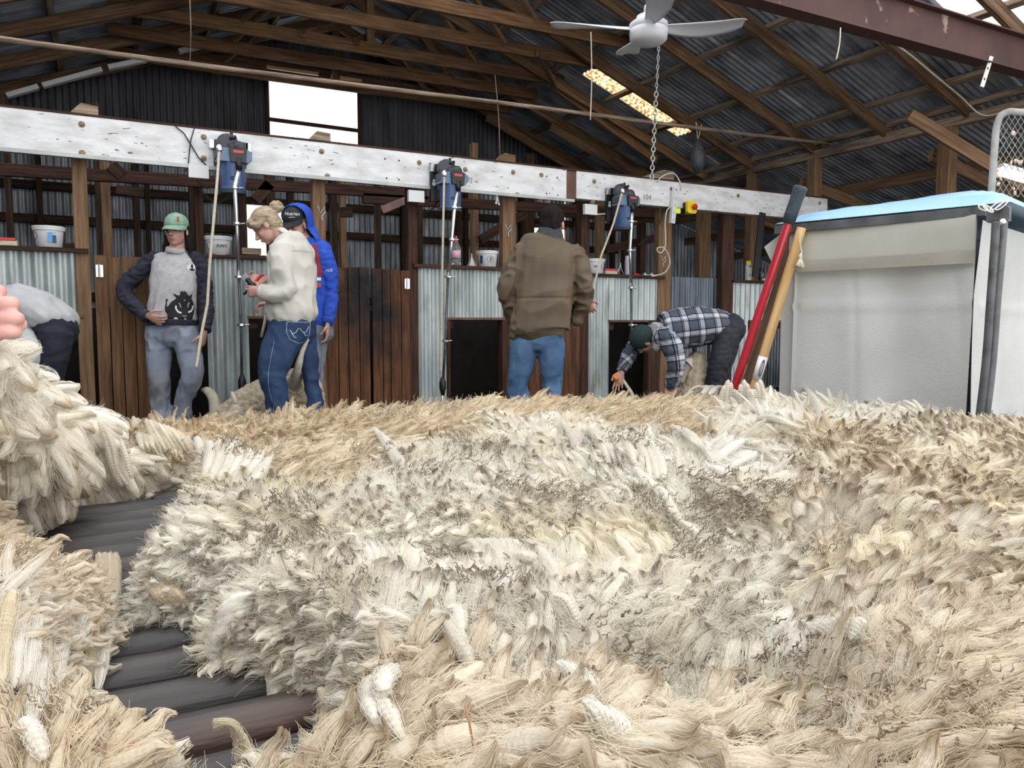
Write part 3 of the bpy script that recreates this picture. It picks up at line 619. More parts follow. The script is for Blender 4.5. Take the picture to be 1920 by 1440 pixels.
# ceiling fan
fc = P(1216, 60, 5.1); t = thing('ceiling_fan', tuple(fc), 'white ceiling fan with four curved blades under the iron roof', 'ceiling fan')
g = G(); g.lathe([(.02, -.075), (.10, -.07), (.122, -.05), (.127, -.01), (.127, .012)], fc, n=36); g.lathe([(.124, .014), (.127, .05), (.10, .07), (.085, .075), (.08, .10), (.045, .11), (.03, .13)], fc, n=36); g.obj('motor_housing', fan_w, t, smooth=True)
g = G(); g.tube([fc+V((0, 0, .12)), fc+V((0, 0, 1.4))], .014, 12); g.obj('downrod', fan_w, t, smooth=True)
g = G(); g.lathe([(.02, .125), (.035, .135), (.03, .17), (.018, .18)], fc, n=20); g.obj('rod_collar', fan_w, t, smooth=True)
def blade(ang, L_=.54):
    g = G(); n = 18; m_ = 6; vs = []; a = math.radians(ang); er = V((math.cos(a), math.sin(a), 0)); et = V((-math.sin(a), math.cos(a), 0))
    for side in (0, 1):
        for i in range(n+1):
            q = i/n; w = .035+.055*math.sin(min(1, q*1.5)*math.pi/2)*(1 if q < .8 else math.sqrt(max(0.02, 1-((q-.8)/.205)**2)))
            tw = math.radians(24*(1-q)+6); lead = .05*math.sin(q*math.pi*.9)
            for j in range(m_+1):
                s = (j/m_-.5)*2*w; cam_ = .012*(1-(2*j/m_-1)**2)
                vs.append(fc+er*(.11+L_*q)+et*(s*math.cos(tw)+lead)+V((0, 0, .02-s*math.sin(tw)*.8+cam_+(.006 if side else 0)+.05*q*q)))
    def I(s, i, j): return s*(n+1)*(m_+1)+i*(m_+1)+j
    fs = []
    for i in range(n):
        for j in range(m_):
            fs += [(I(0, i, j), I(0, i, j+1), I(0, i+1, j+1), I(0, i+1, j)), (I(1, i, j), I(1, i+1, j), I(1, i+1, j+1), I(1, i, j+1))]
    for i in range(n):
        fs += [(I(0, i, 0), I(0, i+1, 0), I(1, i+1, 0), I(1, i, 0)), (I(0, i, m_), I(1, i, m_), I(1, i+1, m_), I(0, i+1, m_))]
    for j in range(m_): fs += [(I(0, n, j), I(0, n, j+1), I(1, n, j+1), I(1, n, j)), (I(0, 0, j), I(1, 0, j), I(1, 0, j+1), I(0, 0, j+1))]
    g.add(vs, fs); g.obj('fan_blade', fan_w, t, smooth=True)
# angles measured against the camera: right, left, toward the camera, away
base = -28
for a in (base+2, base+92, base+172, base+262): blade(a)
# white cable on the rafter top right, clips
w = structure('trim_1', 'white cable run along the rafters')
g = G(); g.tube(spline([onY(a, b2, 4.72) for a, b2 in ((1655, 66), (1708, 104), (1757, 145), (1800, 180))]+[onX(a, b2, 7.66) for a, b2 in ((1840, 215), (1880, 211), (1925, 203))], 5), .009, 8)
w = None
o = tag(g.obj('roof_cable', cable_w, smooth=True), 'white cable clipped down a rafter to the wall plate at top right', 'cable'); bpy.data.objects.remove(bpy.data.objects['trim_1'])
bk0, bk1 = onY(1859, 106, 3.555), onY(1841, 163, 3.555)
g = G(); g.beam(bk0, bk1, .03, .008, up=CF)
t = thing('slotted_bracket', tuple(bk0), 'short pale slotted bracket hanging under the red beam', 'bracket'); g.obj('strip', cable_w, t)
for q in (.4, .75):
    a = bk0.lerp(bk1, q)-CF*.005; g = G(); g.ell(a, (.006, .003, .011)); g.obj('slot', ink, t)
# small dark hanging thing by the plate (old cocoon of sacking)
a = P(1308, 290, 8.5); t = thing('hanging_bundle', tuple(a), 'dark grey bundle tied up by a string under the roof right of the skylight', 'bundle')
g = G(); g.tube([a+V((0, 0, .17)), a+V((0, 0, .1)), a+V((.01, 0, 0)), a+V((0, 0, -.12)), a+V((0, 0, -.2))], [.02, .05, .085, .08, .03], 10); g.obj('sack', char_pl, t, smooth=True)
g = G(); g.tube([a+V((0, 0, .15)), a+V((-.03, 0, .35))], .005, 6); g.tube([a+V((0, 0, .15)), a+V((.05, 0, .33))], .005, 6); g.obj('string', cord_m, t)
# chain-link gate top right with lit tube behind
d = 3.3; t = thing('wire_mesh_gate', tuple(P(1880, 300, d)), 'dusty chain link panel in a bent tube frame, top right edge', 'mesh gate')
cn = [P(1858, 372, d), P(1861, 330, d), P(1866, 260, d), P(1869, 236, d), P(1876, 218, d), P(1890, 210, d), P(1905, 210, d), P(1990, 218, d)]
g = G(); g.tube(spline(cn, 6), .0145, 12); g.obj('tube_frame', mesh_m, t, smooth=True)
g = G(); g.tube([P(1858, 372, d), P(1852, 480, d)], .0145, 12); g.obj('frame_leg', mesh_m, t, smooth=True)
g = G()
for k in range(-16, 17):
    for s in (1, -1):
        p0 = (1925+k*9, 212); 
        pts = []
        for q in range(0, 13):
            yy = 214+q*13; xx = 1925+k*11+s*(yy-290)*.62
            if xx > 1862 and xx < 1990 and not (xx < 1884 and yy < 226): pts.append(P(xx, yy, d+.004*s*(1 if q % 2 else -1)))
        if len(pts) > 1: g.tube(pts, .0016, 4)
g.obj('chain_link_mesh', mesh_m, t)
g = G()
for px, py in ((1900, 250), (1896, 305), (1905, 302), (1915, 304), (1870, 330), (1876, 335), (1872, 345), (1903, 362), (1901, 354), (1911, 305), (1869, 318)):
    g = G(); c = P(px, py, d-.005); g.ell(c, (random.uniform(.006, .012), .004, random.uniform(.008, .018)), Matrix.Rotation(random.uniform(0, 3), 3, 'Y'), 8, 6); g.obj('cobweb_clump', cob_m, t, smooth=True)
a, b2 = P(1874, 322, 6.0), P(1990, 356, 6.0)
t = thing('fluorescent_light', tuple(a), 'lit white fluorescent tube seen through the chain link panel', 'light')
g = G(); g.tube([a, b2], .03, 12); g.obj('lit_tube', lamp_w, t, smooth=True)
g = G(); g.beam(a+V((0, 0, .045)), b2+V((0, 0, .045)), .09, .03); g.obj('batten', white_pl, t)
# daylight gaps under the left roof slope, painted as solid pale strips
for k, (a, b2) in enumerate((((13, 180), (72, 163)), ((80, 161), (191, 131)), ((203, 127), (275, 112)), ((335, 97), (376, 87)))):
    lab = ['lowest pale batten strip along the left roof slope', 'longest pale batten strip along the left roof slope', 'third pale batten strip up the left roof slope, above the long one', 'short uppermost pale strip under the left roof slope'][k]
    p0, p1 = onY(*a, 9.9), onY(*b2, 9.9); g = G(); g.beam(p0, p1, .09, .05, up=(0, 0, 1)); tag(g.obj('pale_batten', white_pl), lab, 'batten', 'pale strips along the left slope')
for k, (a, b2) in enumerate((((500, 125), (597, 139)), ((621, 143), (678, 152)))):
    lab = ['pale timber strip above the gable window, left one', 'pale timber strip above the gable window, right one'][k]
    g = G(); g.beam(onY(*a, 10.2), onY(*b2, 10.2), .03, .04); tag(g.obj('pale_timber_strip', pine_m), lab, 'strip')
# ================================================================= ITEMS ON THE LEDGES
LZ = 1.765
def bucket(px, z, r, h, label, marks=(), group='white buckets on the ledges', y=YW+.01, taper=.84, n=36):
    x = px2x(px, y); o = V((x, y, z)); t = thing('plastic_bucket', tuple(o), label, 'bucket', group)
    g = G(); g.lathe([(r*taper*.9, 0), (r*taper, .004), (r*.97, h*.84), (r*.97, h*.86)], o, n=n); g.obj('tub', white_pl, t, smooth=True)
    g = G(); g.lathe([(r*.9, h*.80), (r*1.03, h*.80), (r*1.05, h*.82), (r*1.05, h*.90), (r*1.09, h*.92), (r*1.09, h*.985), (r*1.05, h), (r*.9, h*1.0), (r*.88, h*.985)], o, n=n); g.obj('lid', lid_pl, t, smooth=False)
    g = G(); hh = [o+V((r*1.06*math.cos(a), -r*1.06*math.sin(a), h*.84-.35*h*abs(math.sin(a)))) for a in np.linspace(math.pi*.0, math.pi, 15)]
    return t, o, r, h
fw = V((-.25, -1, 0)).normalized(); sd = V((1, -.25, 0)).normalized()
def face(o, r, ang, z):   # point on tub face and tangent; ang 0 = straight toward camera
    a = math.radians(ang)-.245; n_ = V((math.sin(a)*1, -math.cos(a), 0)); return o+n_*r+V((0, 0, z)), V((math.cos(a), math.sin(a), 0))
def curved_text(s, size, o, r, ang, z, m, t, nm='marker_lettering'):
    p, u = face(o, r, ang, z); return text(s, size, p, u, (0, 0, 1), m, nm, t, th=.001)
def ringmark(o, r, ang, z, R_, m, t, nm='marker_ring'):
    g = G(); pts = []
    for k in range(25):
        A = 2*math.pi*k/24; p, u = face(o, r+.0012, ang+math.degrees(R_*math.cos(A)/r), z+R_*math.sin(A)); pts.append(p)
    g.tube(pts, .0016, 5, cap=False); g.obj(nm, m, t)
t, o, r, h = bucket(99, 1.765, .100, .152, 'white bucket with a blue label on the left ledge')
blue_l = mat('blue label print', (.10, .33, .70), rough=.4); teal_l = mat('pale teal print', (.28, .55, .58), rough=.4); navy_l = mat('navy print', (.02, .06, .12), rough=.4)
def decal(o, r, a0, a1, z0, z1, m, t, nm='label_print'):
    g = G(); n = 8; vs = []
    for i in range(n+1):
        a = a0+(a1-a0)*i/n
        for z in (z0, z1): vs.append(face(o, r+.0015, a, z)[0])
    g.add(vs, [(2*i, 2*i+2, 2*i+3, 2*i+1) for i in range(n)]); return g.obj(nm, m, t, smooth=True)
rr = r*.93
decal(o, rr, 12, 44, .035, .115, blue_l, t); decal(o, rr+.001, 30, 46, .03, .085, navy_l, t); decal(o, rr+.001, 31, 44, .085, .108, teal_l, t); ringmark(o, rr, -50, .08, .028, ink, t)
t, o, r, h = bucket(414, 1.757, .098, .15, 'white bucket lettered AW1 on the ledge beside the hanging rope')
curved_text('AW1', .040, o, r*.93+.0045, 22, .07, ink, t); ringmark(o, r*.93, -42, .075, .028, ink, t)
t, o, r, h = bucket(914, 1.75, .098, .15, 'white bucket marked with a circled 3 left of the jacketed man')
curved_text('3', .05, o, r*.94+.002, 8, .072, ink, t); ringmark(o, r*.94, 8, .072, .03, ink, t); decal(o, r*.93, -60, -40, .03, .11, navy_l, t)
t, o, r, h = bucket(1115, 1.725, .098, .15, 'white bucket lettered VI right of the jacketed man')
curved_text('VI', .04, o, r*.93+.002, -18, .07, ink, t); ringmark(o, r*.93, 40, .075, .028, ink, t)
def tub(px, z, label, y=YW, w=.14, hh=.045):
    x = px2x(px, y); t = thing('comb_tin', (x, y, z), label, 'tin', 'small red topped tins on the ledges')
    g = G(); g.beam((x-w/2, y, z+hh*.4), (x+w/2, y, z+hh*.4), .08, hh*.8, ch=.1); g.obj('tray', cord_m, t)
    g = G(); g.beam((x-w/2-.003, y, z+hh), (x+w/2-.01, y, z+hh*1.02), .085, hh*.5, ch=.2); g.obj('lid', red_p, t)
tub(10, 1.765, 'flat tin with a red top at the left end of the left ledge', w=.2); tub(1141, 1.725, 'flat tin with a red top beside the bucket lettered VI')
# water bottle
def spray(px, z, R_, H, body, cap, label, cat, nm, extra=None):
    x = px2x(px); o = V((x, YW, z)); t = thing(nm, tuple(o), label, cat)
    g = G(); g.lathe([(R_*.9, 0), (R_, .006), (R_, H*.74), (R_*.86, H*.80), (R_*.5, H*.84)], o, n=24); g.obj('can', body, t, smooth=True)
    g = G(); g.lathe([(R_*.8, H*.80), (R_*.82, H*.97), (R_*.7, H), (R_*.3, H)], o, n=20); g.obj('cap', cap, t, smooth=False)
    return t, o
glass, nt, b = node_mat('clear bottle plastic'); b.inputs['Base Color'].default_value = (.9, .93, .95, 1); b.inputs['Transmission Weight'].default_value = .85; b.inputs['Roughness'].default_value = .08; b.inputs['IOR'].default_value = 1.2
pink_l = mat('pink bottle label', (.70, .36, .46), (.85, .6, .66), rough=.4, scale=30); dpink = mat('dark pink cap', (.55, .10, .14), rough=.4)
x = px2x(856, YW+.0); o = V((x, YW, 1.75)); t = thing('water_bottle', tuple(o), 'clear water bottle with pink label and cap on the middle ledge', 'bottle')
g = G(); g.lathe([(.036, 0), (.043, .008), (.044, .05), (.040, .055), (.044, .06), (.044, .155), (.040, .18), (.024, .21), (.017, .222)], o, n=24); g.obj('bottle_body', glass, t, smooth=True)
g = G(); g.lathe([(.0447, .07), (.0447, .14)], o, n=24); g.obj('label_wrap', pink_l, t, smooth=True)
g = G(); g.lathe([(.018, .218), (.018, .245), (.013, .25), (.012, .27), (.006, .276)], o, n=16); g.obj('cap', dpink, t)
x = px2x(884); o = V((x, YW-.01, 1.75)); t = thing('oil_funnel', tuple(o), 'pale grey upturned funnel beside the water bottle', 'funnel')
g = G(); g.lathe([(.047, 0), (.046, .006), (.009, .085), (.006, .12)], o, n=24); g.obj('cone', grey_tube, t, smooth=True)
lav = mat('lavender can', (.50, .50, .66), rough=.4); t, o = spray(1176, 1.725, .034, .2, lav, white_pl, 'lavender spray can on the ledge behind the third drop tube', 'spray can', 'spray_can')
ycap = mat('yellow cap', (.86, .78, .03), rough=.4); canw = mat('white can print', (.70, .71, .72), (.55, .6, .62), rough=.35, scale=50); t, o = spray(1401, 1.715, .036, .225, canw, ycap, 'white spray can with yellow cap on the right ledge', 'spray can', 'spray_can')
decal(o, .0362, -10, 18, .045, .075, blue_l, t); decal(o, .0362, -30, 0, .03, .06, mat('lime print', (.62, .75, .1), rough=.4), t); decal(o, .0365, -35, 35, .155, .166, ink, t)
blk = mat('black bottle', (.02, .022, .025), rough=.3); t, o = spray(1425, 1.715, .03, .15, blk, black_pl, 'black bottle with a pale base ring on the right ledge', 'bottle', 'small_bottle')
g = G(); g.lathe([(.033, .0), (.035, .004), (.035, .024), (.03, .028)], o+V((.01, -.04, 0)), n=20); tag(g.obj('round_tin', mat('pale green tin', (.42, .56, .48), rough=.4)), 'pale green round tin in front of the black bottle', 'tin')
text('Raw', .022, o+V((0, -.0315, .07)), V((0, 0, 1)), V((-1, 0, 0)), white_pl, 'bottle_lettering', t)
# scissor like handpiece stand + combs
x = px2x(1160); o = V((x, YW-.02, 1.725)); t = thing('comb_holder', tuple(o), 'open metal divider tool standing beside the lavender can', 'tool')
g = G(); g.tube([o+V((-.045, 0, .005)), o+V((0, 0, .09)), o+V((0, 0, .12))], .004, 8); g.tube([o+V((.04, 0, .005)), o+V((0, 0, .09))], .004, 8); g.tube([o+V((-.02, 0, .05)), o+V((.02, 0, .045))], .003, 6); g.obj('legs', steel, t)
for px, lab in ((1205, 'pair of silver shearing combs lying on the ledge, left set'), (1217, 'pair of silver shearing combs lying on the ledge, right set')):
    x = px2x(px); o = V((x, YW-.02, 1.725)); t = thing('shearing_comb', tuple(o), lab, 'comb', 'shearing combs on the ledge')
    g = G(); g.box(tuple(o+V((-.03, -.02, 0))), tuple(o+V((.03, .02, .012))))
    for k in range(7): g.box(tuple(o+V((-.03+k*.009, -.045, .002))), tuple(o+V((-.026+k*.009, -.02, .008))))
    g.obj('comb_plate', steel, t); g = G(); g.lathe([(.016, .012), (.018, .028), (.012, .032)], o+V((.005, 0, 0)), n=14); g.obj('cutter', steel, t)
x = px2x(1188); g = G(); g.tube([(x-.03, YW-.03, 1.735), (x+.04, YW-.03, 1.735)], .011, 10); g2 = G(); g2.tube([(x+.04, YW-.03, 1.733), (x+.10, YW-.03, 1.731)], .004, 6)
t = thing('screwdriver', (x, YW-.03, 1.733), 'red handled screwdriver lying on the ledge', 'screwdriver'); g.obj('handle', red_p, t, smooth=True); g2.obj('shank', steel, t)
x = px2x(1243); 
# small grey sill block at back window
g = G(); q = onY(470, 470, YW); g.box(tuple(q+V((-.07, -.02, -.03))), tuple(q+V((.08, .05, .02)))); tag(g.obj('sharpening_block', wood_grey), 'small pale block on the ledge below the rear window', 'block')
# chalk marks on posts
for px, py in ((603, 398), (953, 430), (1244, 488)):
    q = onY(px, py, YW-.02); g = G(); g.tube([q+V((-.03, 0, .05)), q+V((-.01, 0, -.01)), q+V((.025, 0, .045)), q+V((.03, 0, .0)), q+V((.0, 0, -.03)), q+V((.005, 0, -.07))], .004, 4); g.obj('chalk_mark', white_pl, wf)
# black hanging board right of the beam
q0, q1 = onY(1430, 399, by-.062), onY(1416, 520, by-.062); g = G(); g.beam(q0, q1, .085, .02, up=(0, 1, 0)); t = thing('black_strap_board', tuple(q0), 'black narrow board hanging from the right end of the beam', 'board'); g.obj('board', black_pl, t)
g = G(); g.lathe([(.006, 0), (.006, .003)], q0+V((0, -.012, -.03)), (0, -1, 0), 10); g.obj('screw', steel, t)
# red disc behind the tool grip
q = onY(1487, 420, 5.8); g = G(); g.lathe([(.04, 0), (.042, .01), (.03, .016)], q, (-.3, -1, 0), 24); tag(g.obj('red_disc', mat('faded red disc', (.42, .10, .09), rough=.5)), 'small faded red disc hanging just behind the black tool grip', 'disc')
# pale pin at (803,372)-(710,400): pinkish batten
g = G(); g.beam(onY(764, 374, 7.1), onY(716, 394, 7.1), .03, .07); tag(g.obj('pinkish_offcut', mat('pinkish timber', (.30, .18, .15), (.4, .26, .22), rough=.8, scale=9)), 'short pinkish timber hung diagonally under the beam', 'offcut')
# ================================================================= WOOL PACK IN ITS FRAME
cloth = mat('woven white pack cloth', (.44, .445, .43), (.52, .525, .51), scale=3, rough=.75, bump=.2, bscale=160)
cloth_in = mat('cream cloth hem', (.37, .36, .315), (.43, .42, .37), scale=4, rough=.75)
PA, PB = V((2.52, 1.49, 1.56)), V((2.335, 2.10, 1.56))
tp_ = thing('wool_pack', (2.9, 1.8, 0), 'tall white cloth wool pack stretched in a steel frame right of the table', 'wool pack')
dx = (PA-PB).normalized(); outn = V((dx.y, -dx.x, 0)); outn = outn if outn.x < 0 else -outn
perp = -outn
def clothface(A, B, top, bot, name, seed, amp=.020, nx=60, nz=70, belly=.03, mm=None):
    A, B = V(A), V(B); g = G(); vs = []; rg = np.random.default_rng(seed); ph = rg.uniform(0, 6, 12); d = (B-A); L_ = d.length; d.normalize(); nn = V((-d.y, d.x, 0))
    for j in range(nz+1):
        q = j/nz; z = top+(bot-top)*q
        for i in range(nx+1):
            s = i/nx
            w = math.sin(s*7+ph[0]+q*1.5)*.5+math.sin(s*13+ph[1]-q*2)*.3+math.sin(s*22+ph[2]+q)*.15+.5*math.sin(q*5+ph[3]+s*2)
            fade = min(1, q*6)
            off = amp*w*fade+belly*math.sin(math.pi*s)*math.sin(math.pi*min(1, q*1.2))
            if nz > 20: off += .007*math.exp(-abs(s-.40-.05*q)/.012)*fade-.006*math.exp(-abs(q-.20)/.006)*(s > .1)+.006*math.exp(-abs(s-.86-.10*math.sin(q*4))/.02)*fade-.004*math.exp(-abs(q-.46)/.005)+.010*math.sin(s*34+q*5+2*math.sin(q*7))*max(0, q-.25)*max(0, s-.55)
            vs.append(A+d*(L_*s)+nn*off+V((0, 0, z)))
    fs = [(j*(nx+1)+i, j*(nx+1)+i+1, (j+1)*(nx+1)+i+1, (j+1)*(nx+1)+i) for j in range(nz) for i in range(nx)]
    g.add(vs, fs); return g.obj(name, mm or cloth, tp_, smooth=True)
p1 = V((PA.x-.02, PA.y+.02, 0))+perp*.0; p2 = V((PB.x, PB.y, 0)); p3 = p2+perp*.75; p4 = p1+perp*.75
clothface(p2+V((.0, .06, 0)), p1, 1.56, .12, 'pack_side', 1); clothface(p1+V((.03, 0, 0)), p4+V((0, -.02, 0)), 1.54, .12, 'pack_side', 2, amp=.014)
clothface(p4, p3, 1.54, .12, 'pack_side', 3); clothface(p3, p2, 1.56, .12, 'pack_side', 4)
clothface(p2+outn*.013+V((0, .02, 0)), p1+outn*.013, 1.555, 1.44, 'top_hem', 5, amp=.002, nx=30, nz=6, belly=.0, mm=cloth_in)
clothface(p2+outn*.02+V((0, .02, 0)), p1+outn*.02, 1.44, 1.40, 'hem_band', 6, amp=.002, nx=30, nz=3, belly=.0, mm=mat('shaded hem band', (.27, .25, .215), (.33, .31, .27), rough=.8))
# loose cloth ear folded at the left
g = G(); q = [P(1433, 463, 3.0), P(1472, 432, 3.0), P(1500, 420, 3.02), P(1500, 480, 3.02), P(1470, 545, 3.02), P(1452, 520, 3.0), P(1446, 490, 3.0)]
g.add(q+[p+V((.006, .006, 0)) for p in q], [(0, 1, 2, 3, 4, 5, 6), (13, 12, 11, 10, 9, 8, 7)]+[(i, (i+1) % 7, 7+(i+1) % 7, 7+i) for i in range(7)]); g.obj('cloth_ear', cloth, tp_)
# steel frame
g = G(); g.beam(PB+outn*.02+V((-.02, .07, .004)), PA+outn*.02+V((0, 0, .004)), .012, .03); g.beam(PB+outn*.0+V((-.02, .07, .01)), PA+outn*.0+V((0, 0, .015)), .04, .008); g.obj('angle_bar', steel_dk, tp_)
g = G(); A0 = P(1853, 404, 2.40); B0 = P(1893, 400, 2.36)
d_ = (B0-A0).normalized(); g.beam(A0, B0+d_*.0, .045, .045); g.obj('box_section', steel_dk, tp_)
g = G(); e = B0+d_*.0005; g.beam(e, e+d_*.001, .034, .034); g.obj('box_mouth', black_pl, tp_)
for off in (0, 1):
    g = G(); pts = [P(1868+off*13, 416, 2.36), P(1866+off*13, 450, 2.36), P(1858+off*11, 560, 2.38), P(1849+off*11, 680, 2.40), P(1836+off*11, 790, 2.41), P(1815+off*11, 960, 2.43)]
    g.tube(spline(pts, 4), .0125, 12); g.obj('upright_tube', steel_dk, tp_, smooth=True)
g = G(); pts = [P(1872, 418, 2.375), P(1863, 560, 2.39), P(1840, 790, 2.42), P(1819, 960, 2.44)]; g.tube(pts, .014, 8); g.obj('upright_weld', steel_dk, tp_)
g = G(); q = P(1877, 417, 2.33); g.lathe([(.008, 0), (.010, .002), (.010, .01), (.006, .013)], q, -CF, 12); g.obj('bolt', steel, tp_)
for a, b2, c in (((1834, 387), (1852, 393), .0045), ((1843, 386), (1862, 397), .005), ((1855, 394), (1880, 378), .004), ((1866, 393), (1888, 379), .004)):
    g = G(); p0, p1_ = P(*a, 2.35), P(*b2, 2.35); u = CR*.006+CU*.004
    loop = [(p0+p1_)/2+(p0-p1_)*.5*math.cos(th)+(CU*.007)*math.sin(th) for th in np.linspace(0, 2*math.pi, 15)]; g.tube(loop, c*.6, 6, cap=False); g.obj('spring_clip', steel, tp_, smooth=True)
# blue plastic cover lying on top
def bluecover():
    g = G(); vs = []; nx, ny = 40, 24; x0, y0 = None, None
    A = onZ(1534, 417, 1.575); 
    for side in (0, 1):
        for j in range(ny+1):
            for i in range(nx+1):
                s, q = i/nx, j/ny
                p = V((2.30, 2.17, 0))+V((.24, -.74, 0))*s+V((1.05, .30, 0))*q
                edge = min(s*1.6, 1, (1-s)*5, q*6, (1-q)*4); h = max(0, edge)**.5*.072
                z = 1.588+(h if side else 0)+.05*math.sin(s*9+q*5)*h
                vs.append(V((p.x, p.y, z)))
    N_ = (nx+1)*(ny+1); fs = []
    for side in (0, 1):
        for j in range(ny):
            for i in range(nx):
                a = side*N_+j*(nx+1)+i; f_ = (a, a+1, a+nx+2, a+nx+1); fs.append(f_ if side else f_[::-1])
    g.add(vs, fs); return g.obj('blue_cover', bl_foam, smooth=True)
tag(bluecover(), 'light blue plastic sheet folded on top of the wool pack', 'cover')
# ================================================================= TOOLS LEANING ON THE PACK
def handle(name, pts, r, m, label, cat, parts=()):
    pts = [V(p) for p in pts]; t = thing(name, tuple(pts[-1]), label, cat); g = G(); g.tube(spline(pts, 6), r, 16); g.obj('shaft', m, t, smooth=True); return t
def down(pt, pb, z0):   # continue line from pt through pb to the floor z0
    d = (pb-pt); k = (z0-pt.z)/d.z; return pt+d*k
a, b2 = P(1495, 366, 2.84), P(1388, 694, 3.0); e = down(a, b2, .03)
t = handle('red_tool', [a, b2, e], .0162, red_shaft, 'red fibreglass handled tool with black rubber grip leaning on the wool pack', 'tool')
dr = (a-b2).normalized(); s0 = P(1477, 420, 2.866); s1 = P(1502, 349, 2.832)
g = G(); L_ = (s1-s0).length; g.lathe([(.014, 0), (.0235, .002), (.0243, L_*.3), (.0235, L_*.6), (.026, L_*.88), (.026, L_*.96), (.021, L_), (.007, L_*1.01)], s0, (s1-s0), 24); g.obj('rubber_grip', grip_m, t, smooth=True)
g = G(); q = b2.lerp(e, .93); g.prism([(-.09, -.13), (.09, -.13), (.10, .1), (.03, .13), (-.03, .13), (-.10, .1)], q, CR, (q-e).normalized(), (0, .004, 0)); g.obj('blade', steel_dk, t)
a, b2 = P(1493, 430, 2.93), P(1405, 699, 3.09); e = down(a, b2, .02)
t = handle('brown_handled_broom', [a, b2, e], .018, brown_h, 'old dark brown wooden handle leaning between the red and pine ones', 'broom')
g = G(); g.box(tuple(e+V((-.15, -.03, .0))), tuple(e+V((.15, .03, .07)))); g.obj('broom_head', brown_h, t)
a, b2 = P(1503, 427, 2.86), P(1425, 690, 2.96); e = down(a, b2, .02)
t = handle('pine_handled_broom', [a, b2, e], .0178, pine_m, 'pine wooden handle with white label and tied string leaning on the pack', 'broom')
g = G(); g.box(tuple(e+V((-.15, -.03, .0))), tuple(e+V((.15, .03, .07)))); g.obj('broom_head', brown_h, t)
l0, l1 = a.lerp(b2, .915), a.lerp(b2, 1.09); g = G(); g.tube([l0, l1], .0186, 16); lb = g.obj('paper_label', white_pl, t, smooth=True)
ax = (l1-l0).normalized(); vv = CR-ax*CR.dot(ax); vv.normalize(); c = l0.lerp(l1, .5)-CF*.0196
g = G(); n = 20
stad = [c+ax*(.034*math.cos(th)+(.0)*0)+vv*(.006*math.sin(th)) for th in np.linspace(0, 2*math.pi, n)]; g.tube(stad, .0013, 5, cap=False); g.obj('label_border', ink, lb)
for k in range(6):
    g = G(); q = c+ax*(-.024+k*.0095); g.ell(q, (.0028, .0012, .0032), n=8, m=6); g.obj('label_lettering', ink, lb)
k0 = P(1498, 432, 2.835); g = G(); g.tube(spline([k0, P(1500, 455, 2.84), P(1503, 474, 2.84), P(1501, 485, 2.84)]), .0025, 6); g.ell(P(1501, 481, 2.84), (.008, .006, .012)); g.tube([P(1501, 484, 2.84), P(1496, 500, 2.84)], [.004, .011], 8); g.tube([P(1501, 484, 2.84), P(1505, 502, 2.84)], [.004, .009], 8); g.obj('string_tie', cord_m, t, smooth=True)
# grey frame foot left of the pack

# ================================================================= FIGURES
from mathutils import noise as MN
from mathutils.bvhtree import BVHTree
HF = V((CF.x, CF.y, 0)).normalized()            # horizontal view direction
UP = V((0, 0, 1))
def limb(g, pts, rads, side=CR, n=16, k=4, ends=True):
    """tapering limb; rads = radius or (radius along side, radius across)"""
    pts = [V(p) for p in pts]; rads = [(r, r) if not isinstance(r, tuple) else r for r in rads]
    fp = spline(pts, k) if len(pts) > 2 else [pts[0].lerp(pts[1], i/k) for i in range(k+1)]
    fr = []
    m = len(pts)-1
    for i in range(m):
        for j in range(k):
            q = j/k; q = q*q*(3-2*q); fr.append((rads[i][0]*(1-q)+rads[i+1][0]*q, rads[i][1]*(1-q)+rads[i+1][1]*q))
    fr.append(rads[-1]); vs = []
    if ends:      # rounded ends
        t0 = (fp[1]-fp[0]).normalized(); t1 = (fp[-1]-fp[-2]).normalized(); a, b = min(fr[0])*.5, min(fr[-1])*.5
        fp = [fp[0]-t0*a, fp[0]-t0*a*.8]+fp+[fp[-1]+t1*b*.8, fp[-1]+t1*b]
        fr = [(fr[0][0]*.3, fr[0][1]*.3), (fr[0][0]*.75, fr[0][1]*.75)]+fr+[(fr[-1][0]*.75, fr[-1][1]*.75), (fr[-1][0]*.3, fr[-1][1]*.3)]
    for i, p in enumerate(fp):
        t = (fp[min(i+1, len(fp)-1)]-fp[max(i-1, 0)]).normalized(); sd = V(side)-t*V(side).dot(t)
        if sd.length < .15: sd = t.orthogonal()
        sd.normalize(); w = t.cross(sd)
        for j in range(n):
            A = 2*math.pi*j/n; vs.append(p+sd*(math.cos(A)*fr[i][0])+w*(math.sin(A)*fr[i][1]))
    M_ = len(fp)
    fs = [(i*n+j, i*n+(j+1) % n, (i+1)*n+(j+1) % n, (i+1)*n+j) for i in range(M_-1) for j in range(n)]
    fs += [tuple(range(n))[::-1], tuple((M_-1)*n+j for j in range(n))]
    return g.add(vs, fs)
def frame(f, u):
    f = V(f).normalized(); s = f.cross(V(u)).normalized(); u = s.cross(f).normalized(); return Matrix((s, f, u)).transposed(), s, f, u
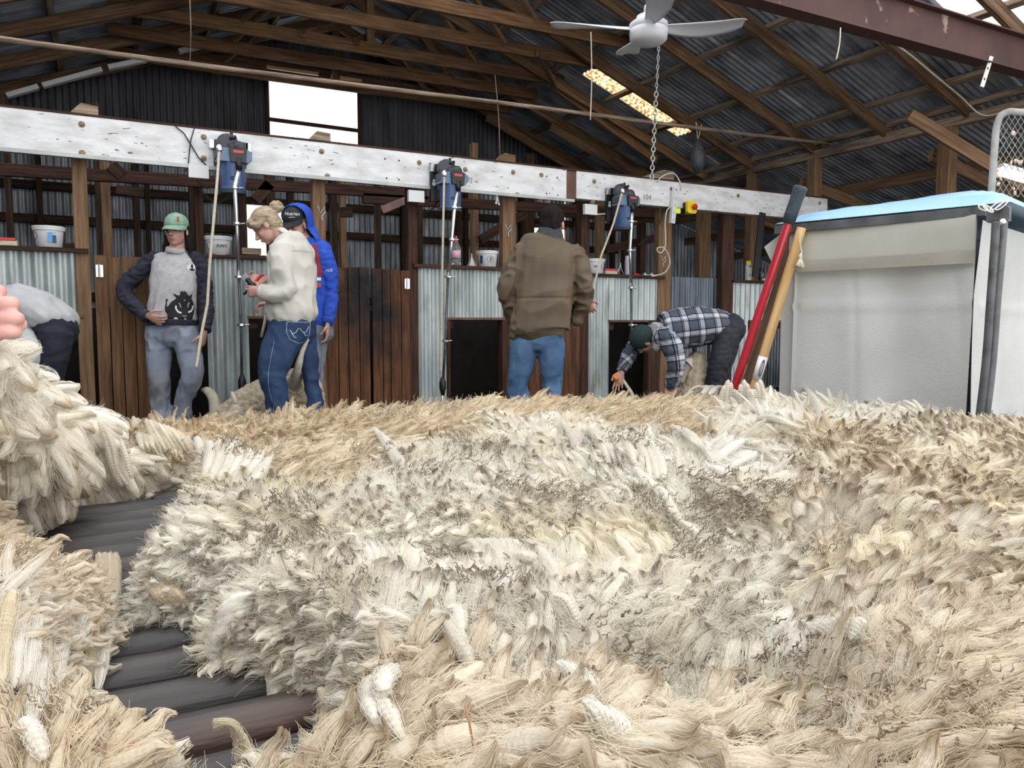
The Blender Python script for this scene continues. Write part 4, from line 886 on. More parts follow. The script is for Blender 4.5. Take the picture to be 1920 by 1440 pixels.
def fuse(g, voxel, name, m, parent=None, smooth=4, wr=None, tcf=None, fac=.5):
    """join the pieces of g into one closed surface"""
    me = bpy.data.meshes.new('tmp'); me.from_pydata(g.v, [], g.f); me.update()
    bm = bmesh.new(); bm.from_mesh(me); bmesh.ops.recalc_face_normals(bm, faces=bm.faces); bm.to_mesh(me); bm.free()
    ob = bpy.data.objects.new('tmp', me); C.objects.link(ob)
    md = ob.modifiers.new('r', 'REMESH'); md.mode = 'VOXEL'; md.voxel_size = voxel; md.adaptivity = 0
    if smooth: sm = ob.modifiers.new('s', 'SMOOTH'); sm.iterations = smooth; sm.factor = fac
    dg = bpy.context.evaluated_depsgraph_get(); me2 = bpy.data.meshes.new_from_object(ob.evaluated_get(dg)); bpy.data.objects.remove(ob); bpy.data.meshes.remove(me)
    n = len(me2.vertices); co_ = np.empty(n*3, np.float32); me2.vertices.foreach_get('co', co_); co_ = co_.reshape(-1, 3)
    if wr:
        nr = np.empty(n*3, np.float32); me2.vertices.foreach_get('normal', nr); nr = nr.reshape(-1, 3); d = np.array([wr(V(c), V(q)) for c, q in zip(co_.tolist(), nr.tolist())], np.float32)
        co_ = co_+nr*d[:, None]; me2.vertices.foreach_set('co', co_.ravel()); me2.update()
    tcv = np.array([tcf(V(c)) for c in co_.tolist()], np.float32) if tcf else co_
    at = me2.attributes.new('tc', 'FLOAT_VECTOR', 'POINT'); at.data.foreach_set('vector', tcv.ravel().astype(np.float32))
    me2.shade_smooth(); me2.materials.clear(); me2.materials.append(m); me2.name = name
    o = bpy.data.objects.new(name, me2); C.objects.link(o)
    if parent: setp(o, parent)
    return o
def wrinkle(amp, ax=UP, freq=16, stretch=.35, seed=0, bias=None):
    """cloth folds: ridged noise, drawn out along ax"""
    ax = V(ax).normalized()
    def f(p, nrm):
        q = p-ax*(p.dot(ax)*(1-stretch)); a = 1-abs(MN.noise(q*freq+V((seed, 0, 0))))*2; b = MN.noise(p*freq*.45+V((0, seed, 3)))
        w = 1 if bias is None else bias(p)
        return amp*w*(a*.75-.55+b*.6)
    return f
skin = mat('fair skin', (.50, .27, .215), (.60, .35, .28), scale=18, rough=.5, bump=.05)
skin2 = mat('ruddy skin', (.46, .22, .17), (.56, .29, .23), scale=18, rough=.5)
lipm = mat('lip colour', (.42, .15, .13), rough=.45)
eyew = mat('eye white', (.75, .73, .71), rough=.25); iris = mat('dark iris', (.03, .02, .015), rough=.2)
hair_bl = mat('dark blonde hair', (.22, .155, .095), (.50, .40, .275), scale=9, stretch=(3, 3, 9), rough=.5, bump=.5, bscale=12, lo=.3, hi=.7)
hair_br = mat('dark brown hair', (.03, .017, .012), (.085, .05, .035), scale=12, stretch=(8, 8, 1), rough=.5, bump=.9, bscale=16)
hair_bk = mat('near black hair', (.006, .005, .005), (.020, .015, .013), scale=14, stretch=(7, 7, 1.5), rough=.8, bump=.3, bscale=9, spec=.15)
def head(g, c, f, u, s=1.0, neck=None, nr=.056):
    R_, sd, f, u = frame(f, u); c = V(c)
    q = lambda a, b, h: c+(sd*a+f*b+u*h)*s
    E = lambda a, b, h, r: g.ell(q(a, b, h), tuple(x*s for x in r), R_, 20, 14)
    E(0, -.014, .032, (.074, .096, .086)); E(0, .022, -.040, (.060, .068, .075)); E(0, .060, -.092, (.026, .024, .020)); E(0, .03, -.08, (.048, .05, .03))
    E(.033, .055, -.03, (.024, .026, .026)); E(-.033, .055, -.03, (.024, .026, .026)); E(0, .068, .026, (.05, .022, .015))
    limb(g, [q(0, .082, .01), q(0, .098, -.012), q(0, .112, -.033)], [.008*s, .009*s, .013*s], sd, 10, 3); E(.010, .098, -.036, (.008, .01, .008)); E(-.010, .098, -.036, (.008, .01, .008))
    E(0, .086, -.062, (.022, .010, .009)); E(0, .084, -.073, (.018, .009, .007))
    for k in (-1, 1): E(k*.077, -.008, -.014, (.009, .020, .032)); E(k*.074, .0, -.02, (.006, .01, .015))
    if neck is not None: limb(g, [q(0, -.025, -.03), q(0, -.03, -.09), neck], [.055*s, nr*s, nr*1.12*s], sd)
    return R_, sd, f, u, q
def face_parts(t_body, R_, q, s=1, eyes=True, brow=None, lips=True):
    if eyes:
        for k in (-1, 1):
            g = G(); g.ell(q(k*.031, .070, -.002), (.011*s, .0105*s, .0058*s), R_, 14, 10); e = g.obj('eye', eyew, t_body, smooth=True)
            g = G(); g.ell(q(k*.031, .0815, -.003), (.0055*s, .003*s, .0055*s), R_, 12, 8); g.obj('iris', iris, e, smooth=True)
    if lips:
        g = G(); g.ell(q(0, .0925, -.0615), (.020*s, .0055*s, .0035*s), R_, 14, 8); g.ell(q(0, .0915, -.0695), (.017*s, .006*s, .004*s), R_, 14, 8); g.obj('lips', lipm, t_body, smooth=True)
    if brow:
        for k in (-1, 1):
            g = G(); limb(g, [q(k*.016, .088, .020), q(k*.032, .086, .027), q(k*.047, .076, .022)], [.0035, .004, .002], n=8); g.obj('eyebrow', brow, t_body, smooth=True)
def hand(g, w, d, n_, th, curl=.5, s=1.0, spread=.021, tcurl=.4, L=(.072, .080, .074, .058), r=.0078):
    """w wrist, d towards the fingers, n_ palm normal, th thumb side"""
    w = V(w); d = V(d).normalized(); th = V(th); th = (th-d*th.dot(d)).normalized(); n_ = d.cross(th) if d.cross(th).dot(V(n_)) > 0 else -d.cross(th)
    K = w+d*.088*s
    limb(g, [w-d*.03*s, w+d*.01*s, w+d*.045*s, K+d*.0*s], [(.026*s, .019*s), (.028*s, .018*s), (.038*s, .017*s), (.040*s, .013*s)], th, 16)
    for i in range(4):
        o = K+th*((1.5-i)*spread*s)+d*((.004, .008, .004, -.006)[i]*s); L_ = L[i]*s; a = 0; p = o-d*.02*s; pts = [p, o]
        for seg, fr_ in ((0, .46), (1, .30), (2, .24)):
            a += curl*(.75, 1.25, .9)[seg]*(1+.12*(i-1.5)); dd = d*math.cos(a)+n_*math.sin(a)+th*((1.5-i)*.05); pts.append(pts[-1]+dd.normalized()*(L_*fr_))
        limb(g, pts, [r*1.1*s, r*1.08*s, r*1.0*s, r*.92*s, r*.78*s], th, 10, 3)
    o = w+d*.022*s+th*.030*s; dd = (d*.62+th*.72+n_*.25).normalized(); d2 = (d*.92+th*.15+n_*(.3+tcurl)).normalized()
    limb(g, [w+d*.005*s+th*.012*s, o, o+dd*.036*s, o+dd*.036*s+d2*.028*s, o+dd*.036*s+d2*.050*s], [.014*s, .013*s, .0105*s, .0095*s, .0075*s], n_, 10, 3)
def foot(g, a, toe, s=1):
    a = V(a); d = V(toe); d.z = 0; d.normalize(); z = BZ
    limb(g, [V((a.x, a.y, z+.05))-d*.05, V((a.x, a.y, z+.055))+d*.03, V((a.x, a.y, z+.04))+d*.12, V((a.x, a.y, z+.03))+d*.18], [(.036, .045), (.04, .05), (.045, .035), (.035, .026)], d.cross(UP), 14)
def decal_px(poly, target, m, name, parent, off=.003, step=1.0, hole=None):
    """lay a thin print, outlined by poly, on a garment's surface"""
    bvh = BVHTree.FromPolygons([v.co[:] for v in target.data.vertices], [p.vertices[:] for p in target.data.polygons])
    xs = [p[0] for p in poly]; ys = [p[1] for p in poly]; n = len(poly)
    def inside(x, y, pl=poly):
        c = False; n = len(pl)
        for i in range(n):
            (x1, y1), (x2, y2) = pl[i], pl[(i+1) % n]
            if (y1 > y) != (y2 > y) and x < (x2-x1)*(y-y1)/(y2-y1)+x1: c = not c
        return c
    x0, y0 = min(xs), min(ys); nx = int((max(xs)-x0)/step)+2; ny = int((max(ys)-y0)/step)+2; idx = {}; vs = []; fs = []
    def vert(i, j):
        if (i, j) not in idx:
            r = ray(x0+i*step, y0+j*step); h = bvh.ray_cast(CAM, r.normalized())
            if h[0] is None: idx[(i, j)] = None
            else: idx[(i, j)] = len(vs); vs.append(h[0]-r.normalized()*off)
        return idx[(i, j)]
    for j in range(ny):
        for i in range(nx):
            if inside(x0+(i+.5)*step, y0+(j+.5)*step):
                q = [vert(i, j), vert(i+1, j), vert(i+1, j+1), vert(i, j+1)]
                if None not in q: fs.append(tuple(q))
    if not fs: return None
    g = G(); g.add(vs, fs); return g.obj(name, m, parent, smooth=True)
def stroke(pts, w):  # polyline in px -> polygon
    L_, R2 = [], []
    for i, p in enumerate(pts):
        a = pts[max(i-1, 0)]; b2 = pts[min(i+1, len(pts)-1)]; dx, dy = b2[0]-a[0], b2[1]-a[1]; l = math.hypot(dx, dy) or 1
        L_.append((p[0]-dy/l*w/2, p[1]+dx/l*w/2)); R2.append((p[0]+dy/l*w/2, p[1]-dx/l*w/2))
    return L_+R2[::-1]
denim_lt = mat('faded grey blue denim', (.165, .19, .245), (.265, .295, .36), scale=6, rough=.85, c3=(.22, .22, .22), s3=4, lo3=.5, hi3=.75, bump=.15, bscale=140)
denim_dk = mat('dark blue denim', (.010, .028, .078), (.028, .062, .14), scale=7, rough=.8, bump=.15, bscale=140, lo=.35, hi=.7)
denim_md = mat('mid blue denim', (.032, .080, .165), (.080, .155, .275), scale=7, rough=.8, bump=.15, bscale=140)
boots = mat('worn brown boots', (.05, .03, .02), (.12, .08, .05), rough=.7)
boots_k = mat('black work shoes', (.012, .012, .013), rough=.6)
# ---------------------------------------------------------------- BOY IN GREEN CAP
D = 5.72
J = lambda px, py, dd=0: P(px, py, D+dd)
t = thing('person', (J(325, 800).x, J(325, 800).y, BZ), 'person in a pale green cap and grey and navy sweatshirt leaning on the door', 'person')
hc = J(331, 432); f = (-HF+V((0, 0, -.08))).normalized()
g = G(); R_, sd, f, u, q = head(g, hc, f, UP, 1.0, J(329, 474, .02))
limb(g, [J(329, 480, .03), J(327, 520, .03), J(325, 560), J(324, 600), J(324, 622)], [(.085, .045), (.10, .06), (.10, .06), (.10, .06), (.10, .06)])
aL = [J(288, 484, .02), J(238, 540, .0), J(277, 592, -.12)]; aR = [J(369, 484, .02), J(383, 555, .03), J(383, 620, -.06)]
for a in (aL, aR): limb(g, a, [.024, .021, .020])
hand(g, J(279, 593, -.13), CR*.8+UP*-.3-HF*.3, HF+UP*-.2, UP*.8-HF*.3, .85)
hand(g, J(383, 624, -.06), V((0, 0, -1))-CR*.25, -CR*.9+HF*.3, -HF-CR*.2, .75)
lL = [J(302, 628), J(302, 705, -.06), J(304, 782, .0)]; lR = [J(350, 628), J(360, 702, -.10), J(340, 775, .02)]
for a in (lL, lR): limb(g, a, [.048, .042, .034])
body = fuse(g, .0045, 'body', skin, t, 3); face_parts(body, R_, q, 1, True, hair_br)
g = G(); foot(g, J(304, 800, 0), -HF-CR*.3); foot(g, J(338, 800, .03), -HF+CR*.2)
for k, (a, dd) in enumerate(((304, 0), (338, .03))):
    g = G(); foot(g, J(a, 800, dd), -HF+CR*(-.3 if k == 0 else .2)); fuse(g, .01, 'shoe', boots, t, 2)
# trousers
g = G()
limb(g, [J(324, 604), J(324, 622), J(325, 640)], [(.185, .115), (.195, .125), (.19, .12)])
limb(g, [J(300, 628), J(298, 665, -.03), J(298, 702, -.06), J(301, 750, -.02), J(305, 792, 0)], [(.102, .11), (.092, .095), (.078, .082), (.072, .076), (.080, .084)])
limb(g, [J(350, 628), J(356, 665, -.05), J(361, 702, -.10), J(350, 740, -.04), J(339, 785, .02)], [(.102, .11), (.092, .095), (.078, .082), (.072, .076), (.080, .084)])
kb = lambda p: 1.7 if (p.z < .75 or 1.0 < p.z < 1.2) else .8
tr_ = fuse(g, .011, 'jeans', denim_lt, t, 4, wrinkle(.013, UP+CR*.5, 12, .75, 2, kb))
decal_px(stroke([(334, 612), (334, 628), (332, 640)], 1.2), tr_, ink_soft, 'fly_seam', tr_, .003, .6)
# sweatshirt
grey_sw = mat('heather grey sweatshirt', (.42, .41, .43), (.50, .49, .51), scale=40, rough=.9, bump=.1, bscale=200)
navy_sw = mat('navy sleeve cloth', (.016, .017, .032), (.03, .03, .05), scale=20, rough=.9)
g = G()
limb(g, [J(329, 474, .02), J(329, 482, .03), J(328, 500, .03), J(325, 540, .0), J(324, 575, 0), J(324, 600, 0)], [(.09, .07), (.165, .09), (.185, .118), (.175, .128), (.178, .132), (.185, .136)], CR)
sw = fuse(g, .010, 'sweatshirt', grey_sw, t, 4, wrinkle(.016, UP+CR*.7, 11, .5, 5))
g = G(); limb(g, [J(329, 464, .0), J(329, 473, .01)], [(.068, .062), (.074, .068)], CR, ends=False); fuse(g, .007, 'collar', grey_sw, t, 2)
for nm, pts, rr, sd_ in (('sleeve', [J(300, 480, .05), J(284, 488, .04), J(259, 513, .02), J(232, 543, 0), J(252, 573, -.06), J(272, 592, -.12)], [.040, .062, .064, .060, .054, .043], 1),
                     ('sleeve', [J(357, 480, .05), J(372, 489, .04), J(380, 520, .04), J(386, 552, .04), J(387, 585, 0), J(385, 616, -.06)], [.040, .060, .060, .055, .051, .042], -1)):
    g = G(); limb(g, pts, rr, HF); o = fuse(g, .010, nm, navy_sw, t, 4, wrinkle(.016, (pts[-1]-pts[0]), 17, 1.8, 3))
    g = G(); d_ = (pts[-1]-pts[-2]).normalized(); limb(g, [pts[-1]-d_*.01, pts[-1]+d_*.02], [rr[-1]+.002]*2, HF, ends=False); g.obj('cuff', navy_sw, o, smooth=True)
g = G(); limb(g, [J(324, 601, 0), J(324, 611, 0)], [(.187, .136), (.183, .132)], CR, 40, 4, ends=False); o = g.obj('hem_band', navy_sw, t, smooth=True)
wht = mat('white print', (.75, .75, .76), rough=.8); blkp = mat('black print', (.012, .012, .016), rough=.85)
circ = lambda x, y, a, b, n=24: [(x+a*math.cos(2*math.pi*i/n), y+b*math.sin(2*math.pi*i/n)) for i in range(n)]
o = decal_px(circ(360, 502, 9.5, 7.6), sw, wht, 'chest_badge', sw, .004, .5)
decal_px([(354, 503), (357, 504.5), (359, 503), (357.5, 500), (358.5, 496), (360.5, 494.5), (362, 497), (362.5, 500), (361.5, 503), (364, 505), (367, 503.5), (365, 507), (360.5, 508.5), (356, 507)], sw, blkp, 'badge_emblem', sw, .006, .4)
# black boar print with tusks
boar = [(313, 602), (314, 590), (309.5, 584), (309, 575), (311, 566), (310, 562), (313, 560), (315.5, 561.5), (313, 566), (312.5, 575), (316, 573), (321, 566), (327, 562), (331, 559), (325.5, 553), (326, 550.5), (333, 553.5), (337, 554), (338, 549), (336, 546), (340, 548), (340.5, 544.5), (344, 547), (347, 544), (347.5, 548), (351, 547), (351, 551), (354.5, 555), (359, 551.5), (360.5, 554), (359, 560), (363, 568), (365, 577), (363, 590), (360, 598), (361, 606), (318, 606)]
decal_px(boar, sw, blkp, 'boar_print', sw, .004, .55)
decal_px(stroke([(330, 573), (330, 579), (334, 584.5), (340, 587)], 3.2), sw, wht, 'boar_print', sw, .0065, .5)
decal_px(stroke([(362, 573), (361, 579), (358, 583.5), (353, 585.5)], 3.0), sw, wht, 'boar_print', sw, .0065, .5)
decal_px(stroke([(335.5, 568), (338, 572), (339, 577)], 1.8), sw, grey_sw, 'boar_print', sw, .0065, .45)
decal_px(stroke([(354.5, 567), (353, 571), (352, 576)], 1.8), sw, grey_sw, 'boar_print', sw, .0065, .45)
decal_px(circ(346, 563, 1.6, 1.1, 10), sw, grey_sw, 'boar_print', sw, .0065, .4); decal_px(stroke([(342, 592), (346, 593), (350, 592)], 1.2), sw, grey_sw, 'boar_print', sw, .0065, .4)
decal_px([(326, 596), (331, 595), (336, 600), (333, 604), (326, 603)], sw, wht, 'boar_print', sw, .0065, .5); decal_px([(344, 601), (346, 596), (349, 597), (352, 604), (346, 604)], sw, wht, 'boar_print', sw, .0065, .5)
# cap
capg = mat('pale green cap cloth', (.20, .34, .25), (.26, .41, .31), scale=30, rough=.85)
def cap(c, R_, sd, f, u, m, t, s=1.0, brim=True, up=.0, lift=.02):
    g = G(); g.ell(c+u*(.048+up)*s-f*.008*s, (.084*s, .103*s, .082*s), R_, 28, 18)
    me = G(); n0 = 0
    vs = [V(v) for v in g.v]; o0 = c+u*(.030+up)*s
    # flatten everything under the cap edge
    vs = [v if (v-o0).dot(u) > 0 else v-u*(v-o0).dot(u) for v in vs]
    g.v = [tuple(v) for v in vs]; crown = g.obj('cap', m, t, smooth=True)
    g2 = G(); g2.ell(c+u*.131*s-f*.008*s, (.008, .008, .005), R_, 10, 6); g2.obj('cap_button', m, crown, smooth=True)
    if brim:
        g = G(); n = 16; mm_ = 6; vs = []
        for side in (0, 1):
            for j in range(mm_+1):
                for i in range(n+1):
                    a = (i/n-.5)*math.pi*.92; r1 = .083*s; ext = .072*s*(math.cos(a)**.8 if math.cos(a) > 0 else 0)*j/mm_
                    p = c+u*(.034+up)*s-f*.008*s+sd*(math.sin(a)*r1)+f*(math.cos(a)*.103*s+ext)-u*(ext*.38+.020*(abs(math.sin(a))**2)*j/mm_*1.2)
                    vs.append(p-u*(.004*side))
        N_ = (n+1)*(mm_+1)
        fs = [(s_*N_+j*(n+1)+i, s_*N_+j*(n+1)+i+1, s_*N_+(j+1)*(n+1)+i+1, s_*N_+(j+1)*(n+1)+i) for s_ in (0, 1) for j in range(mm_) for i in range(n)]
        fs += [(mm_*(n+1)+i, mm_*(n+1)+i+1, N_+mm_*(n+1)+i+1, N_+mm_*(n+1)+i) for i in range(n)]
        g.add(vs, fs); g.obj('brim', m, crown, smooth=True)
    return crown
cp_ = cap(hc, R_, sd, f, u, capg, t)
decal_px([(331, 407), (334, 406), (336, 408), (335.5, 411), (336.5, 414), (333.5, 416), (331, 414), (332.5, 411)], cp_, mat('dark red stitching', (.35, .06, .04), rough=.8), 'cap_emblem', cp_, .003, .4)
decal_px(stroke([(325, 405), (330, 403.2), (337, 403.2), (342, 405)], 1.0), cp_, cord_m, 'cap_lettering', cp_, .003, .35); decal_px(stroke([(326, 419), (332, 420), (338, 420), (343, 419)], .9), cp_, cord_m, 'cap_lettering', cp_, .003, .35)
g = G()
for k in (-1, 1):
    limb(g, [q(k*.066, -.03, .02), q(k*.075, -.045, -.05), q(k*.082, -.03, -.11), q(k*.10, -.01, -.165)], [(.024, .05), (.034, .05), (.038, .045), (.02, .03)], sd)
limb(g, [q(0, -.06, .0), q(0, -.085, -.06), q(0, -.08, -.13)], [(.07, .05), (.075, .04), (.07, .025)], sd)
fuse(g, .006, 'hair', hair_bk, t, 2, wrinkle(.007, UP, 45, .2, 1))
# ---------------------------------------------------------------- BLONDE WOMAN
D = 5.35
J = lambda px, py, dd=0: P(px, py, D+dd)
t = thing('person', (J(530, 790).x, J(530, 790).y, BZ), 'woman with a blonde bun, cream shirt and blue jeans looking down at a shearing handpiece', 'person')
hc = J(499, 424); f = -CR*.74-UP*.62-HF*.12; u0 = UP*.76-CR*.62
g = G(); R_, sd, f, u, q = head(g, hc, f, u0, .98, J(534, 452, .02), .05)
limb(g, [J(538, 455, .02), J(547, 500, .02), J(548, 550, .0), J(545, 595, .0), J(547, 625)], [(.06, .09), (.07, .10), (.06, .09), (.07, .09), (.07, .09)], CR)
limb(g, [J(530, 470, -.12), J(536, 545, -.15), J(495, 548, -.13)], [.028, .026, .021]); limb(g, [J(560, 470, .14), J(548, 530, .16), J(498, 524, .06)], [.028, .026, .021])
hand(g, J(492, 547, -.13), -CR+HF*.15+UP*.05, HF+UP*-.1, UP, .85); hand(g, J(499, 523, .05), -CR-HF*.2, -HF-UP*.5, -UP*.3-HF*.2, .8)
lL = [J(540, 635, -.06), J(515, 700, -.10), J(524, 780, -.06)]; lR = [J(566, 635, .08), J(582, 700, .08), J(593, 770, .08)]
for a in (lL, lR): limb(g, a, [.048, .042, .034])
body = fuse(g, .0045, 'body', skin, t, 3); face_parts(body, R_, q, 1, False, None)
for px, dd in ((524, -.06), (590, .08)):
    g = G(); foot(g, J(px, 800, dd), -CR+HF*.1); fuse(g, .01, 'shoe', boots, t, 2)
g = G()
limb(g, [J(543, 594, 0), J(547, 612, 0), J(550, 630, 0)], [(.155, .14), (.165, .16), (.16, .15)])
g.ell(J(568, 620, .0), (.085, .13, .095), Matrix.Rotation(-YAW, 3, 'Z'))
limb(g, [J(538, 625, -.06), J(519, 665, -.09), J(512, 705, -.10), J(517, 735, -.08), J(523, 790, -.06)], [(.13, .11), (.125, .10), (.098, .09), (.083, .085), (.085, .09)])
limb(g, [J(566, 628, .08), J(577, 668, .08), J(582, 700, .08), J(588, 735, .08), J(594, 785, .08)], [(.10, .11), (.072, .09), (.062, .078), (.058, .072), (.06, .075)])
tr_ = fuse(g, .010, 'jeans', denim_dk, t, 4, wrinkle(.012, UP-CR*.5, 13, .7, 8, lambda p: 1.4 if p.z < .9 else .8))
seam = mat('pale seam thread', (.22, .30, .42), rough=.8)
for pl in ([(538, 603), (537, 622), (543, 636), (560, 644), (574, 640), (580, 628), (582, 604)], [(538, 603), (560, 604), (582, 604)]):
    decal_px(stroke(pl, 1.5), tr_, seam, 'pocket_stitching', tr_, .003, .6)
for pl in ([(544, 619), (549, 626), (555, 623), (560, 615)], [(562, 616), (568, 623), (574, 623), (579, 612)], [(547, 625), (552, 632), (556, 633)], [(569, 622), (573, 630), (576, 627)]):
    decal_px(stroke(pl, 1.3), tr_, mat('silver pocket thread', (.42, .47, .54), rough=.7) if 'silver pocket thread' not in MATS else MATS['silver pocket thread'], 'pocket_stitching', tr_, .0035, .5)
decal_px(stroke([(514, 640), (508, 670), (503, 700), (503, 722), (510, 752)], 1.0), tr_, seam, 'side_seam', tr_, .003, .6)
cream = mat('cream cotton shirt', (.54, .51, .455), (.63, .60, .54), scale=4, rough=.85, bump=.05, bscale=180)
g = G()
limb(g, [J(541, 446, .03), J(545, 456, .02), J(548, 480, .02), J(548, 530, .0), J(546, 570, .0), J(547, 588, .0), J(546, 600, 0)], [(.065, .07), (.12, .15), (.165, .185), (.165, .175), (.175, .17), (.18, .17), (.165, .16)], CR)
limb(g, [J(534, 466, -.10), J(530, 500, -.15), J(538, 545, -.17)], [(.10, .08), (.085, .075), (.072, .07)], CR)
limb(g, [J(538, 545, -.17), J(515, 552, -.17), J(496, 548, -.14)], [(.072, .07), (.064, .062), (.05, .052)], HF)
limb(g, [J(560, 468, .14), J(550, 528, .18), J(508, 526, .09)], [.08, .068, .05])
sh = fuse(g, .0095, 'shirt', cream, t, 3, wrinkle(.022, UP*.8-CR*.5, 10, .55, 12))
g = G(); limb(g, [J(497, 548, -.14), J(490, 547, -.13)], [.054, .056], HF, ends=False); fuse(g, .008, 'cuff', cream, sh, 1)
g = G(); limb(g, [J(530, 447, .0), J(538, 440, .02)], [(.072, .075), (.068, .07)], CR, ends=False); fuse(g, .008, 'shirt_collar', cream, sh, 1)
decal_px(stroke([(547, 470), (565, 470), (590, 474)], .9), sh, mat('shirt seam', (.38, .36, .32), rough=.9), 'yoke_seam', sh, .003, .5)
# hair
g = G()
g.ell(q(0, -.02, .045), (.083, .105, .090), R_, 24, 16); g.ell(q(0, -.045, -.01), (.080, .07, .07), R_, 20, 14); g.ell(q(0, .05, .075), (.064, .055, .04), R_, 20, 12)
limb(g, [q(0, -.07, -.03), q(0, -.085, -.07)], [(.05, .03), (.02, .015)], sd)
for k in (-1, 1): limb(g, [q(k*.06, .07, .055), q(k*.075, .045, .02), q(k*.080, .0, .022), q(k*.07, -.05, .04)], [.018, .02, .02, .03], sd)
fuse(g, .006, 'hair', hair_bl, t, 2, wrinkle(.004, f, 40, .15, 4))
g = G(); bc = J(518, 388, .02)
g.ell(bc, (.052, .052, .044)); 
for k in range(7):
    a = k*.9; limb(g, [bc+V((.036*math.cos(a), .036*math.sin(a), -.012)), bc+V((.038*math.cos(a+.8), .038*math.sin(a+.8), .012)), bc+V((.018*math.cos(a+1.9), .018*math.sin(a+1.9), .036))], [.010, .014, .009], UP, 8)
fuse(g, .005, 'hair_bun', hair_bl, t, 1, wrinkle(.004, CR, 80, .3, 4))
g = G(); g.ell(J(505.5, 433.5, -.085), (.004, .004, .004)); g.obj('earring', steel, t, smooth=True)
hpx = P(470, 534, 5.24); t2 = thing('shearing_handpiece', tuple(hpx), 'black shearing handpiece held in the blonde woman\'s hands', 'handpiece')
g = G(); limb(g, [P(480, 541, 5.25), P(470, 531, 5.25), P(464, 524, 5.25)], [.016, .015, .018]); g.obj('handle', black_pl, t2, smooth=True)
g = G(); a, b2 = P(464, 524, 5.25), P(456, 516, 5.25); g.beam(a, b2, .045, .012, up=CF); g.obj('comb', steel, t2)
g = G(); limb(g, [P(466, 532, 5.26), P(463, 545, 5.26), P(458, 551, 5.27)], [.009, .007, .010]); g.obj('drive_end', black_pl, t2, smooth=True)
g = G(); limb(g, [P(479, 528, 5.36), P(487, 519, 5.38), P(494, 517, 5.40)], [.010, .012, .010]); tag(g.obj('hand_tool', red_p, smooth=True), 'small red tool handle in the blonde woman\'s far hand', 'tool')
g = G(); g.tube([P(500, 582, 5.5), P(496, 606, 5.5), P(490, 632, 5.5)], .010, 8); tag(g.obj('short_rope', cord_m, smooth=True), 'short pale rope end hanging in front of the blonde woman', 'rope')
# ---------------------------------------------------------------- PERSON IN BLUE HOODIE
D = 5.95
J = lambda px, py, dd=0: P(px, py, D+dd)
t = thing('person', (J(590, 790).x, J(590, 790).y, BZ), 'person in a blue and maroon hoodie and black cap behind the blonde woman', 'person')
hc = J(555, 421, -.02); f = -CR*.35-HF*.85-UP*.40; 
g = G(); R_, sd, f, u, q = head(g, hc, f, UP, 1.0, J(578, 462, .02))
limb(g, [J(582, 466, .04), J(588, 520, .04), J(588, 590, .03), J(588, 625, .03)], [(.10, .07), (.10, .07), (.09, .06), (.09, .06)], CR)
limb(g, [J(606, 475), J(618, 540, .0), J(615, 605, -.06)], [.032, .028, .023]); limb(g, [J(556, 475, -.02), J(545, 535, -.06), J(510, 565, -.1)], [.03, .028, .023])
hand(g, J(614, 607, -.06), V((0, 0, -1)), -CR, -HF, .55); hand(g, J(508, 567, -.1), -CR-UP*.2, -UP, HF, .8)
for a in ([J(579, 640), J(581, 705), J(583, 780)], [J(590, 640, .1), J(588, 705, .1), J(587, 780, .1)]): limb(g, a, [.048, .042, .034])
body = fuse(g, .0045, 'body', skin, t, 3); face_parts(body, R_, q, 1, True, hair_br)
for px, dd in ((580, 0), (597, .1)):
    g = G(); foot(g, J(px, 800, dd), -HF-CR*.4); fuse(g, .01, 'shoe', boots_k, t, 2)
g = G(); limb(g, [J(587, 606, .04), J(588, 630, .04)], [(.15, .12), (.155, .125)])
limb(g, [J(578, 635), J(580, 670), J(582, 705), J(583, 790)], [.10, .09, .078, .078]); limb(g, [J(592, 635, .1), J(590, 670, .1), J(588, 705, .1), J(587, 790, .1)], [.10, .088, .076, .078])
fuse(g, .011, 'jeans', denim_lt, t, 4, wrinkle(.010, UP, 11, 1.3, 21))
blue_h = mat('royal blue fleece', (.02, .065, .42), (.03, .09, .52), scale=18, rough=.9)
maroon = mat('maroon panel', (.20, .025, .05), (.25, .035, .065), scale=18, rough=.9); orange = mat('orange red band', (.42, .09, .05), rough=.9)
g = G(); limb(g, [J(582, 456, .04), J(585, 470, .04), J(587, 500, .04), J(588, 560, .04), J(588, 600, .03), J(588, 612, .03)], [(.09, .08), (.16, .11), (.165, .125), (.15, .125), (.16, .125), (.15, .12)], CR)
hd = fuse(g, .010, 'hoodie', blue_h, t, 3, wrinkle(.012, UP, 14, .8, 22))
for pts, rr in (([J(598, 470, .03), J(607, 480, .0), J(617, 510, .0), J(621, 545, .0), J(619, 580, -.03), J(615, 603, -.06)], [.075, .075, .068, .060, .055, .045]), ([J(562, 472, .0), J(550, 515, -.04), J(545, 540, -.06), J(515, 562, -.1)], [.075, .065, .06, .045])):
    g = G(); limb(g, pts, rr, HF); fuse(g, .010, 'sleeve', blue_h, t, 3, wrinkle(.013, UP, 16, 1.7, 23))
g = G(); limb(g, [J(615, 595, -.05), J(614.5, 606, -.06)], [.046, .043], HF, ends=False); g.obj('cuff', blue_h, t, smooth=True)
for pl, mm_, nm in (([(574, 462), (592, 458), (603, 466), (606, 480), (606, 518), (560, 516), (560, 470)], maroon, 'maroon_panel'), ([(560, 518), (602, 520), (602, 526), (560, 525)], wht, 'white_band'), ([(560, 528), (602, 531), (602, 539), (560, 537)], orange, 'orange_band')):
    decal_px(pl, hd, mm_, nm, hd, .004, 1.0)
